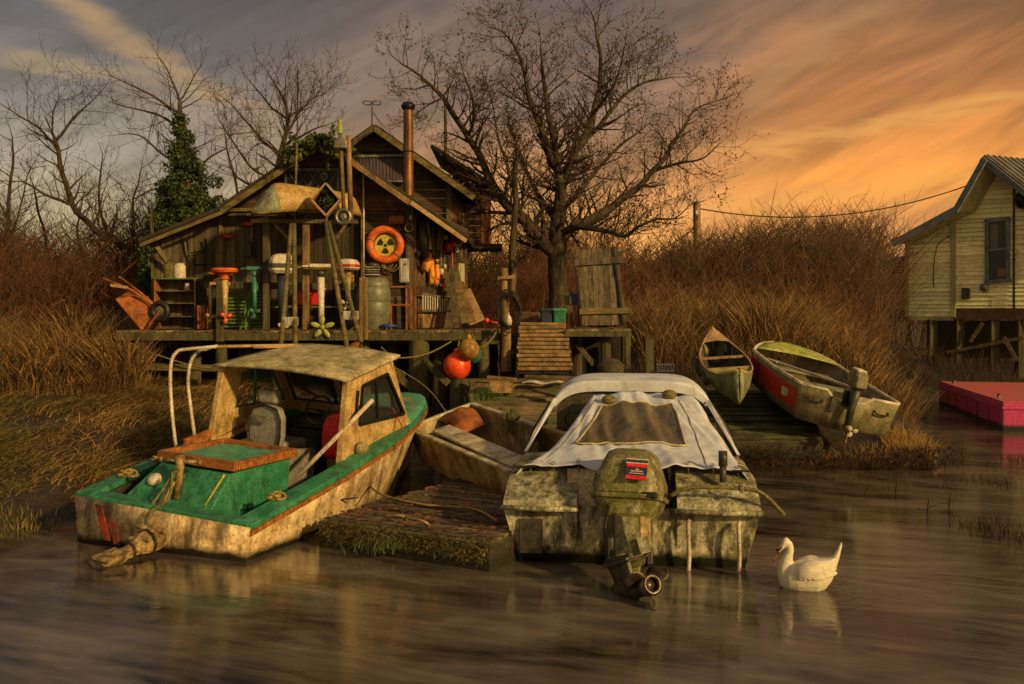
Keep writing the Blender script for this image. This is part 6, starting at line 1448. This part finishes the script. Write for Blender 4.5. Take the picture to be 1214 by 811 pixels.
# ================================================================== bare trees
def tree(name, label, limbs, Y, base_r, depth=4, twig_mat='twig', bark='bark', leaf=0, group=None, spread=1.0, seg=.32, dense=1.0, trunk=None, cat='tree', droop=0.0, twigr=.006, lsize=.042, curl=.5):
    """limbs: traced centre lines [(px, py, dY, radius), ...]; the twigs grow from them"""
    first = limbs[0][0]; t = thing(name, label, cat, at(first[0], first[1], Y), group=group)
    tm = MB(); cm = MB(); tips = []
    def grow(p, d, L, r, lvl):
        n = max(2, int(L/seg)); pts = [p.copy()]; q = p.copy(); dd = d.copy(); rs = [r]
        for i in range(n):
            dd = (dd+V((rnd(-1,1),rnd(-1,1),rnd(-.8,1)))*curl*.6+V((0,0,.06-droop*.1))).normalized(); q = q+dd*(L/n); pts.append(q.copy()); rs.append(max(twigr*.7, r*(1-(i+1)/n*.65)))
            if lvl < depth and (i > 0 or lvl > 1):
                for _ in range(1+(random.random() < .55*dense)):
                    if random.random() < .92*dense:
                        side = V((rnd(-1,1),rnd(-1,1),rnd(-.6,1))); side = (side-dd*side.dot(dd)).normalized()
                        nd = (dd*rnd(.5,.9)+side*rnd(.5,1.0)*spread).normalized()
                        grow(q, nd, L*rnd(.42,.68), max(twigr, rs[-1]*rnd(.45,.65)), lvl+1)
        (cm).tube(pts, rs, 4 if lvl < 3 else 3, cap=False)
        if lvl >= depth-1: tips.append(q.copy()); tips.append(pts[len(pts)//2].copy())
    limbs = [[(px, py, dy, r*(1 if j == 0 and li == 0 else .82)) for j, (px, py, dy, r) in enumerate(L)] for li, L in enumerate(limbs)]
    for li, L in enumerate(limbs):
        P = smoothpts([at(px, py, Y+dy) for px, py, dy, r in L], 5); rr = []
        for i in range(len(P)): k = i/5; j = min(int(k), len(L)-2); f_ = k-j; rr.append(L[j][3]*(1-f_)+L[j+1][3]*f_)
        wob = [p+V((mnoise.noise(p*1.7),mnoise.noise(p*1.7+V((5,5,5))),mnoise.noise(p*1.7+V((9,1,3)))))*.06*(1 if i > 1 else 0) for i, p in enumerate(P)]
        tm.tube(wob, rr, 10 if rr[0] > .08 else 7)
        tot = len(wob)
        for i in range(2, tot):
            if rr[i] < base_r*.62 or li > 0:
                if random.random() < .9*dense:
                    d = (wob[i]-wob[i-1]).normalized(); side = V((rnd(-1,1),rnd(-.8,.8),rnd(-.5,1))); side = (side-d*side.dot(d)).normalized()
                    grow(wob[i], (d*rnd(.4,.9)+side*spread).normalized(), rnd(.6,1.2)*(.95-.4*(i/tot))*dense**.3*(Y/20), max(twigr*1.4, rr[i]*rnd(.3,.5)), 2 if depth > 2 else 1)
        grow(wob[-1], (wob[-1]-wob[-3]).normalized(), rnd(.3,.55)*(Y/20), rr[-1]*.8, 2)
    tm.build('trunk', bark, t, world=True, smooth=True); cm.build('crown', twig_mat, t, world=True)
    if leaf:
        T = np.array([list(p) for p in tips]); idx = np.random.choice(len(T), leaf); P = T[idx]+np.random.normal(size=(leaf,3))*.07
        a = np.random.normal(size=(leaf,3)); a[:,2] -= .8; a /= np.linalg.norm(a,axis=1)[:,None]; b = np.cross(a, np.random.normal(size=(leaf,3))); b /= np.linalg.norm(b,axis=1)[:,None]; s = np.random.uniform(.6,1.3,(leaf,1))*lsize
        vs = np.stack([P-a*s*.7, P+b*s*.4, P+a*s*.7, P-b*s*.4],1).reshape(-1,3)-np.array(list(MW[t.name].translation)); rawmesh('foliage', vs, np.arange(leaf*4).reshape(-1,4), 'seedleaf', parent=t)
    return t, tips
big = [
 [(664,372,0,.30),(661,345,0,.25),(659,306,0,.23),(660,290,0,.25),(662,270,0,.20),(663,240,0,.16),(667,212,.1,.13),(680,188,.2,.11),(692,168,.3,.10),(703,140,.4,.085),(710,105,.5,.07),(712,71,.6,.05),(707,38,.7,.03),(700,14,.7,.015)],
 [(655,298,0,.18),(646,290,-.1,.17),(621,261,-.3,.14),(598,238,-.5,.12),(583,212,-.6,.10),(570,185,-.7,.09),(552,160,-.9,.075),(525,116,-1.1,.055),(500,93,-1.2,.035),(476,76,-1.3,.02)],
 [(664,240,0,.12),(664,212,-.3,.11),(661,185,-.4,.095),(655,160,-.5,.08),(649,130,-.6,.065),(644,90,-.7,.045),(642,55,-.8,.02)],
 [(663,205,0,.10),(652,183,-.6,.09),(640,150,-.8,.08),(629,118,-1,.065),(620,85,-1.1,.05),(610,55,-1.2,.035),(594,37,-1.3,.02),(580,32,-1.3,.01)],
 [(690,172,.3,.07),(712,148,.6,.06),(733,120,.8,.05),(752,106,.9,.04),(775,96,1,.03),(798,92,1.1,.015)],
 [(664,287,0,.15),(680,270,.3,.13),(716,252,.8,.11),(752,226,1.2,.09),(778,200,1.5,.075),(795,177,1.7,.06),(808,152,1.8,.045),(822,132,1.9,.03),(845,121,2,.018),(862,116,2,.01)],
 [(664,276,0,.10),(685,270,-.4,.08),(708,272,-.7,.065),(730,277,-.9,.055),(745,279,-1,.045),(758,268,-1.1,.04),(778,260,-1.2,.03),(800,258,-1.3,.02),(818,240,-1.3,.01)],
 [(777,202,1.5,.05),(800,194,1.3,.04),(830,189,1.2,.025),(848,175,1.1,.012)],
 [(556,160,-.9,.05),(560,138,-1.3,.04),(557,112,-1.5,.03),(548,85,-1.6,.015)],
 [(621,261,-.3,.07),(608,225,-.8,.055),(600,190,-1,.04),(588,150,-1.2,.025),(580,118,-1.3,.012)],
 [(663,250,0,.08),(690,225,.9,.065),(712,196,1.3,.05),(738,170,1.5,.035),(765,150,1.6,.02)],
 [(659,262,0,.09),(640,235,.7,.07),(622,200,1.1,.05),(610,165,1.3,.035),(600,130,1.4,.02)],
 [(700,140,.4,.05),(722,110,-.3,.04),(735,75,-.5,.025),(742,45,-.6,.012)],
 [(525,116,-1.1,.03),(510,125,-1.2,.02),(490,140,-1.2,.01)],
]
tree('alder_tree', 'large bare spreading tree with a few brown seed clusters behind the ramp', big, 20.5, .25, 4, 'twig', 'bark', leaf=6500, seg=.21, dense=1.12, twigr=.0045, lsize=.042)
tree('slender_tree', 'thin upright bare tree just left of the big spreading tree', [[(606,345,0,.09),(608,300,0,.085),(609,250,0,.07),(611,200,0,.055),(612,170,0,.03)]], 19.6, .3, 3, 'twig', 'bark', leaf=500, dense=.5, seg=.3, twigr=.006)
LT = 24
tree('bare_tree', 'bare tree leaning left with a dome of fine curved twigs above the reeds', [
 [(235,335,-1,.10),(195,310,-1,.10),(160,296,-.8,.10),(130,285,-.5,.10),(105,265,0,.09),(85,240,.2,.085),(75,205,.3,.075),(68,175,.4,.06),(62,158,.4,.04)],
 [(68,175,.4,.05),(45,150,0,.035),(20,135,-.3,.02)],[(66,168,.4,.05),(85,140,.4,.035),(110,120,.5,.02)],[(90,245,.2,.05),(55,230,0,.04),(25,215,-.4,.02),(0,215,-.4,.01)],[(130,285,-.5,.05),(118,240,0,.04),(120,200,.3,.025)],[(62,160,.4,.03),(62,135,.3,.02),(70,115,.3,.01)]],
 LT, .2, 4, 'twig_pale', 'bark', group=None, seg=.27, dense=1.05, twigr=.0045)
tree('bare_tree', 'bare tree with long arching boughs behind the ivy clad one', [
 [(222,300,1,.12),(220,240,1,.10),(215,190,1,.08),(212,150,1,.06),(212,118,1,.04),(204,95,1,.025),(188,66,1,.012)],[(213,120,1,.03),(224,100,1,.02),(240,76,1,.010)],[(213,140,1,.05),(190,120,.6,.035),(165,105,.4,.025),(130,88,.2,.012)],
 [(214,155,1,.045),(185,135,1.2,.035),(155,130,1.4,.02),(135,122,1.4,.012)],[(216,200,1,.05),(190,180,.4,.035),(165,160,.2,.02),(140,160,.2,.01)],[(218,230,1,.04),(185,225,.6,.03),(160,235,.4,.015)],[(222,210,1,.04),(245,190,1.2,.03),(268,178,1.2,.015)]],
 23, .2, 3, 'twig_pale', 'bark', seg=.27, dense=1.05, twigr=.0045)
tree('bare_tree', 'wide bare tree rising behind the left slope of the shed roof', [
 [(322,250,0,.12),(326,215,0,.10),(332,190,0,.085),(338,165,0,.07),(340,140,.2,.055),(335,115,.3,.035),(322,92,.3,.015)],[(338,160,0,.05),(352,135,.3,.035),(370,118,.5,.02),(384,112,.6,.01)],[(332,185,0,.05),(310,165,-.3,.035),(290,140,-.4,.025),(270,118,-.5,.012)],
 [(335,175,0,.04),(360,160,-.3,.03),(385,150,-.4,.015)],[(326,210,0,.045),(300,200,.3,.035),(278,170,.4,.025),(258,140,.5,.012)],[(339,140,.2,.04),(320,125,.6,.03),(300,100,.8,.015)],[(286,290,.4,.05),(284,240,.4,.045),(275,200,.5,.035),(268,165,.5,.02)]],
 23.5, .2, 4, 'twig_pale', 'bark', seg=.27, dense=1.05, twigr=.0045)
tree('bare_tree', 'slim bare sapling at the left edge of the scene', [[(8,360,0,.09),(8,300,0,.08),(10,250,0,.06),(14,200,0,.04),(16,165,0,.02)],[(8,290,0,.04),(24,250,.2,.03),(36,200,.3,.015)],[(9,260,0,.04),(-8,220,.2,.02)]], 25, .2, 3, 'redbrush', 'bark', seg=.36, dense=.75, twigr=.008)
tree('bare_tree', 'tangled low bare tree between the reeds and the ivy clad tree', [[(150,345,0,.08),(150,310,0,.07),(158,270,.2,.05),(160,230,.3,.03),(168,200,.3,.015)],[(150,320,0,.05),(128,300,-.2,.04),(110,280,-.3,.02)],[(155,290,.2,.04),(175,265,.3,.03),(180,240,.3,.015)],[(60,360,1,.07),(58,310,1,.06),(48,260,1,.04),(40,220,1,.02)],[(110,350,1,.06),(100,310,1,.05),(92,270,1.2,.035),(100,230,1.2,.02)]], 24.5, .2, 4, 'twig_pale', 'bark', seg=.36, dense=.72, twigr=.007)
# ivy clad tree
iv = thing('ivy_clad_tree', 'dark evergreen cone of ivy smothering a tall trunk left of the shed', 'tree', at(222,330,21.5))
MB().tube([at(222,340,21.5), at(220,240,21.5), at(214,165,21.5), at(213,118,21.5)], [.2,.16,.10,.04], 10).build('trunk', 'bark', iv, world=True, smooth=True)
cs, rs_ = [], []
for i in range(230):
    t_ = random.random()**.75; py = 132+170*t_; wpx = 4+10*min(1,t_*2.2)+(38*max(0,(t_-.28)/.72)**.95); a = rnd(0,6.28); rr_ = rnd(.3,.85)*wpx/53
    cx = at(213+12*t_, py, 21.5); cs.append(cx+V((math.cos(a)*rr_*1.05, math.sin(a)*rr_, rnd(-.08,.08)))); s = rnd(.07,.16)+.12*t_; rs_.append((s,s,s*.75))
for _ in range(26):
    t_ = random.random()**.6; py = 150+150*t_; sg_ = random.choice((-1,1)); q_ = at(213+12*t_+sg_*(8+10*min(1,t_*2.2)+34*max(0,(t_-.28)/.72)**.95)*rnd(.9,1.2), py, 21.4); cs.append(q_); rs_.append((rnd(.05,.14),.1,rnd(.04,.16)))
for px, py in ((268,262),(260,240),(255,215),(180,275),(176,285),(188,255),(250,280),(235,200),(270,280)): cs.append(at(px,py,21.4)); rs_.append((.2,.2,.16))
vs, fs = leafcloud(cs, rs_, 42000, .05, 1.2); rawmesh('crown', vs-np.array(list(MW[iv.name].translation)), fs, 'ivy', parent=iv)
t = thing('ivy_bush', 'round green bush showing under the left eave of the shed', 'bush', at(180,350,20.5)); vs, fs = leafcloud([at(180,318,20.5), at(176,335,20.5), at(183,345,20.5)], [(.28,.3,.3)]*3, 3000, .06, 1.2); rawmesh('foliage', vs-np.array(list(MW[t.name].translation)), fs, 'ivy', parent=t); MB().tube([at(180,365,20.5), at(180,330,20.5)], .03, 6).build('stem', 'bark', t, world=True)

# ================================================================== grasses, reeds and brush
def blades(name, pts, hmin, hmax, width, lean, mat, label, nseg=4, plume=0., flat=0., cat='grass', yaw=None):
    n = len(pts); P = np.array(pts); h = np.random.uniform(hmin, hmax, n)*np.array([.72+.75*max(-.5,mnoise.noise(V((p[0]*1.1,p[1]*.9,2.2)))) for p in pts])
    a = np.random.uniform(0, 2*np.pi, n) if yaw is None else np.random.normal(yaw[0], yaw[1], n); ln = np.random.uniform(.3, 1, n)*lean
    dx, dy = np.cos(a), np.sin(a); fa = np.random.uniform(0, np.pi, n); wx, wy = np.cos(fa), np.sin(fa)*.5
    V_ = []
    for i in range(nseg+1):
        t = i/nseg; z = h*(t-flat*t*t); o = ln*h*(t**1.8)*(1+flat*2)
        c = np.stack([P[:,0]+dx*o, P[:,1]+dy*o, P[:,2]+z], 1)
        w = width*(1-t*.85) if not plume else width*(.6 if t < .7 else (.6+plume*np.sin((t-.7)/.3*np.pi)))
        V_.append(np.stack([c-np.stack([wx,wy,0*wx],1)*w/2, c+np.stack([wx,wy,0*wx],1)*w/2], 1))
    A = np.stack(V_, 1).reshape(-1,3); m = 2*(nseg+1); base = (np.arange(n)*m)[:,None]
    F = np.concatenate([base+np.array([[2*i,2*i+1,2*i+3,2*i+2]]) for i in range(nseg)], 0)
    o = rawmesh(name, A, F, mat, label=label, cat=cat, kind='stuff'); return o
def scatter(n, x0, x1, y0, y1, cond=None, clump=0.):
    out = []
    while len(out) < n:
        x, y = rnd(x0,x1), rnd(y0,y1)
        if cond and not cond(x, y): continue
        if clump and mnoise.noise(V((x*clump, y*clump, 5.5))) < rnd(-.35,.25): continue
        out.append((x, y, H(x,y)-.03))
    return out
on_land = lambda x, y: y > interp(x,EX,EY)+.1
blades('marsh_grass', scatter(32000, -11, -2.6, 9.2, 18, on_land, .9), .14, .44, .018, 1.1, 'marsh', 'matted green brown marsh grass on the left bank', 4, flat=.55, yaw=(-.6,1.1))
blades('marsh_straw', scatter(9000, -11, -2.8, 9.2, 18, on_land, .6), .18, .6, .015, 1.3, 'straw', 'pale straw lying in the marsh grass on the left bank', 4, flat=.6, yaw=(-.4,.9))
blades('waterline_stubble', scatter(2600, -7.5, -3.9, 8.7, 10.2, None, 1.1), .10, .28, .012, .35, 'marsh', 'short stubble of grass standing in the water at the left', 3)
blades('reed_bed', scatter(26000, -14, -6.3, 16.3, 21, lambda x, y: x/y*FPX < -(455+random.random()**2*60-max(0,(17.6-y))*50), .45), .5, 1.3, .009, .7, 'reed', 'tall golden dry reeds behind the left bank', 5, plume=2.2)
blades('reed_bed', scatter(1600, -7.6, -6.2, 18.2, 21, None, .8), .6, 1.2, .022, .3, 'reed', 'thin golden reeds beside the left end of the pier', 5, plume=1.0)
blades('reed_bed', scatter(30000, 2.5, 10.5, 18.8, 23.3, lambda x, y: (x/y*FPX < 470) and y < interp(x,[2,9,10.5],[23.3,23.3,23]), .5), .4, 1.35, .009, .7, 'reed', 'tall brown gold reeds behind the canoe and the skiff', 5, plume=2.2)
blades('reed_bed', scatter(7000, 9.0, 20, 25.0, 27.5, None, .5), .25, .8, .012, .6, 'twig', 'dim green brown reeds around the piles of the house', 5)
blades('bank_grass', scatter(3500, 3.6, 6.5, 13.5, 18, on_land, 1.2), .06, .22, .012, 1.0, 'marsh', 'short grass and weed on the bank around the skiff', 4, flat=.4)
blades('bank_tuft', [(x, y, z) for x, y, z in scatter(1300, 5.5, 6.3, 13.3, 14.6, on_land)]+[(x, y, z) for x, y, z in scatter(900, 3.4, 5.6, 13.4, 13.9, on_land)], .10, .36, .013, .5, 'straw', 'orange tuft of dry grass behind the stern of the skiff', 4, flat=.2)
blades('overhang_weed', [(rnd(2.6,6.2), rnd(13.25,13.6), rnd(.02,.3)) for _ in range(2600)], .08, .35, .014, 1.0, 'twig', 'dark weed hanging over the bank edge below the skiff', 4, flat=.8, yaw=(-1.57,.8))
for px, py, lab, zz, n in ((577,475,'bright green tuft growing on the walkway edge',None,160),(468,650,'green tuft growing on the front edge of the floating dock',.12,60),(572,648,'grass tuft at the right corner of the floating dock',.12,170),(446,655,'small low tuft at the waterline of the floating dock',.05,60)):
    c = at(px,py,13.2) if zz is None else on(px,py,zz)
    blades('grass_tuft', [(c.x+random.gauss(0,.10), c.y+random.gauss(0,.05)-.02, c.z) for _ in range(n)], .08, .22, .012, .8, 'greengrass', lab, 3, cat='grass tuft')
# sticks and weed in the shallows at the right
blades('shallow_weed', [(p.x+random.gauss(0,.12), p.y+random.gauss(0,.2), -.02) for p in [on(px,py,0) for px, py in [(1170,570),(1190,575),(1200,560),(1180,630),(1195,640),(1168,628),(1205,545),(1150,572)]] for _ in range(110)], .05, .22, .012, .9, 'twig', 'dark weed clumps poking from the shallows at the right', 3)
for px, py, h_, lab in ((1061,585,.22,'forked dead stick standing alone in the water'),(1124,602,.16,'short dead stick standing near the weed clumps'),(1040,520,.2,'low dark twig in the water below the pink platform'),(1098,610,.18,'leaning dead stick in the brown shallows'),(1140,540,.2,'bent stick rising near the pink reflection'),(1024,590,.1,'tiny stub of a stick out in the open water')):
    c = on(px,py,0); MB().tube([c-V((0,0,.1)), c+V((.02,0,h_*.5)), c+V((.03,0,h_))], [.012,.01,.005], 5).tube([c+V((.02,0,h_*.4)), c+V((.10,0,h_*.55))], .007, 4).tube([c+V((.02,0,h_*.3)), c+V((-.09,0,h_*.35))], .006, 4).build('dead_stick','twig',label=lab,cat='stick')
# brush: many stems carrying side twigs, one mass
def brush(name, regions, hfun, mat, label, twigs=9, r=.012, fan=.35):
    vs, fs = [], []; o = 0
    for (x, y) in regions:
        h = hfun(x, y)*rnd(.7,1.1); z = H(x,y)-.1; a = rnd(0,6.28); k = rnd(0,fan)
        dx, dy = math.cos(a)*k, math.sin(a)*k; prev = None; w = r
        P = [(x+dx*h*t*t*1.2+.05*math.sin(t*7+a), y+dy*h*t, z+h*(t-.12*k*t*t)) for t in (0,.25,.5,.75,1)]
        def rib(p, q, w0, w1):
            nonlocal o
            fx = rnd(-1,1); fz = .6*rnd(-1,1); l = math.hypot(fx,fz)+1e-6; 
            ddx = q[0]-p[0]; ddz = q[2]-p[2]; m = math.hypot(ddx,ddz)+1e-6; px_, pz_ = -ddz/m, ddx/m
            yv = rnd(-.4,.4)
            for (c, w) in ((p,w0),(q,w1)): vs.append((c[0]-px_*w, c[1]-yv*w, c[2]-pz_*w)); vs.append((c[0]+px_*w, c[1]+yv*w, c[2]+pz_*w))
            fs.append((o,o+1,o+3,o+2)); o += 4
        for i in range(4): rib(P[i], P[i+1], r*(1-.2*i), r*(.8-.2*i))
        for j in range(twigs):
            t = rnd(.2,1); i = min(3,int(t*4)); f_ = t*4-i; p = [P[i][c]*(1-f_)+P[i+1][c]*f_ for c in range(3)]
            l = h*rnd(.12,.32)*(1.2-t*.5); a2 = rnd(0,6.28); q = (p[0]+math.cos(a2)*l*.7, p[1]+math.sin(a2)*l*.7, p[2]+l*rnd(.3,1)); rib(p, q, r*.5, r*.28)
            q2 = (q[0]+math.cos(a2+rnd(-1,1))*l*.5, q[1]+math.sin(a2)*l*.4, q[2]+l*rnd(.0,.7)); rib(q, q2, r*.3, r*.2)
            q3 = (p[0]*.5+q[0]*.5+rnd(-.3,.3)*l, p[1]*.5+q[1]*.5, (p[2]+q[2])/2+l*.6); rib(((p[0]+q[0])/2,(p[1]+q[1])/2,(p[2]+q[2])/2), q3, r*.28, r*.18)
    return rawmesh(name, np.array(vs), np.array(fs), mat, label=label, cat='brush', kind='stuff')
def reg(n, x0, x1, y0, y1): return [(rnd(x0,x1), rnd(y0,y1)) for _ in range(n)]
def dome(x, y):   # crest heights above the camera line read from the photograph's thicket outline
    px = 607+x/y*FPX; top = interp(px, [740,770,800,850,900,950,1000,1040,1080,1140], [330,300,286,282,270,266,262,276,290,330])
    return max(.6, (370-top)/FPX*y+CAMZ-H(x,y))*.96
brush('thicket', [p for p in reg(1700, 3.4, 13.5, 23.5, 28.5) if p[0]/p[1]*FPX < 440], dome, 'brush', 'dense red brown bare thicket along the right horizon', 11, .014, .28)
brush('thicket', [p for p in reg(420, 3.2, 13.0, 22.5, 24) if p[0]/p[1]*FPX < 430], lambda x, y: dome(x,y)*.7, 'redbrush', 'russet stems in front of the right thicket', 8, .010, .35)
brush('russet_brush', reg(900, -1.4, 3.6, 22.5, 27), lambda x, y: 2.2+.3*math.sin(x*3), 'redbrush', 'russet red brush seen between the shed and the big tree', 8, .011, .22)
brush('reed_thatch', [p for p in reg(1100, 2.6, 10.4, 18.8, 23) if p[0]/p[1]*FPX < 465], lambda x, y: 1.35+.35*math.sin(x*2.3+y), 'reedstem', 'broken brown stems tangled among the right reeds', 9, .007, .7)
brush('reed_thatch', [p for p in reg(700, -14, -6.4, 16.6, 21) if p[0]/p[1]*FPX < -460], lambda x, y: 1.15+.25*math.sin(x*2.3+y), 'reedstem', 'broken brown stems tangled among the left reeds', 9, .007, .7)
brush('russet_brush', reg(450, -18, -8.4, 21.5, 25), lambda x, y: 2.7, 'redbrush', 'russet brush above the golden reeds at the left', 9, .012, .3)
brush('dark_brush', reg(1500, -18, -7.2, 23, 27), lambda x, y: 2.9+.8*math.sin(x*1.3), 'brush', 'tangled brown brush behind the left reeds', 11, .013, .35)
brush('distant_thicket', reg(500, -3.4, 1.6, 27.5, 31), lambda x, y: 3.3, 'brush', 'dense far brush glimpsed under the rear bay of the shed', 12, .016, .3)
brush('distant_thicket', reg(1500, -34, 34, 33, 38), lambda x, y: 3.6+.7*math.sin(x*.7)+.4*math.sin(x*2.1), 'brush', 'far line of brown thicket closing the horizon', 10, .022, .3)
blades('bramble_arch', [(x,y,z) for x,y,z in scatter(2200, 2.2, 9.5, 17.2, 20.5, None, .8)], .5, 1.3, .012, 1.3, 'twig', 'arching brown bramble canes in front of the right reeds', 6, flat=.35)
blades('dock_weed', [(q.x, q.y, q.z) for q in [dA+du*rnd(0,1.84)-dv*.03+V((0,0,rnd(-.22,-.02))) for _ in range(900)]], .04, .2, .012, .8, 'marsh', 'dark weed hanging along the front beam of the floating dock', 4, flat=.9, yaw=(-1.9,.7))
blades('bank_debris', [(x,y,z) for x,y,z in scatter(2500, -3, 3, 14.5, 17.5, on_land, 1.1)], .05, .25, .012, 1.0, 'twig', 'dark plant debris on the mud under the pier', 4, flat=.4)

# ================================================================== swan
sm = Matrix.Translation((SWAN.x, SWAN.y, 0))@Matrix.Rotation(R(-14), 4, 'Z')
swn = thing('mute_swan', 'white swan with an orange bill swimming on the brown water', 'swan', mat4=sm)
SC = .5/1.0
def el(cx, cz, wy, hz, n=16, cy=0): return [V((cx, cy+math.cos(2*math.pi*k/n)*wy, cz+math.sin(2*math.pi*k/n)*hz)) for k in range(n)]
ZK = 1.25
mb = MB()
body = [(-.205,.03,.02,.03),(-.19,.05,.075,.07),(-.15,.06,.105,.09),(-.08,.07,.125,.11),(0,.08,.13,.12),(.07,.085,.125,.115),(.13,.105,.105,.10),(.18,.14,.07,.08),(.21,.20,.04,.06),(.235,.26,.022,.045),(.255,.315,.008,.018)]
mb.loft([el(x, z*ZK*.95, w, h*ZK) for x, z, w, h in body])
np_ = smoothpts([(-.145,0,.04),(-.175,0,.13),(-.165,0,.21),(-.145,0,.28),(-.150,0,.335),(-.178,0,.362)],5)
mb.tube(np_, [.085-.052*min(1,i/14)+.0*(i) for i in range(len(np_))], 14)
mb.loft([el(-.150,.358,.026,.028),el(-.170,.360,.038,.040),el(-.192,.345,.040,.044),el(-.212,.318,.033,.036),el(-.228,.290,.023,.024),el(-.238,.270,.014,.014)])
mb.build('body', 'swan_white', swn, remesh=.008)
for sg in (-1,1):
    for r_ in range(3):
        mb = MB()
        for i in range(7-r_):
            x0 = -.08+.035*i+.03*r_; z0 = (.085+.022*r_+.25*max(0,x0)**1.3)*ZK; yy = sg*(.132-.022*r_-.55*max(0,x0-.02)**1.25); q = V((x0, yy, z0)); e_ = V((x0+.085, sg*(abs(yy)-.012-.25*max(0,x0)), z0+.010+.08*max(0,x0)))
            m_ = Matrix(frame_to(e_-q)).transposed(); mb.ball((q+e_)/2, (.006,.055,.020), 8, m_)
        mb.build('feather_row', 'swan_white', swn, smooth=True)
    MB().loft([el(x, z*ZK, w, h, cy=sg*c) for x, z, w, h, c in ((-.12,.09,.02,.03,.07),(-.07,.11,.055,.08,.085),(.02,.125,.058,.09,.085),(.10,.14,.048,.07,.07),(.165,.165,.03,.045,.045),(.215,.20,.010,.018,.025))]).build('wing', 'swan_white', swn, smooth=True)
MB().loft([el(-.232,.276,.0165,.0155),el(-.248,.248,.0165,.014),el(-.262,.212,.014,.010),el(-.268,.196,.007,.006)]).build('bill', 'beak', swn, smooth=True)
MB().loft([el(-.224,.292,.0185,.019),el(-.232,.277,.019,.017),el(-.240,.262,.017,.015)]).ball((-.236,0,.292),(.013,.012,.013),8).ball((-.265,0,.203),(.009,.010,.008),6).ball((-.208,-.0325,.322),.0065,6).ball((-.208,.0325,.322),.0065,6).tube([(-.228,-.018,.290),(-.210,-.033,.318)],.006,5).tube([(-.228,.018,.290),(-.210,.033,.318)],.006,5).build('face_mask', 'black', swn, smooth=True)
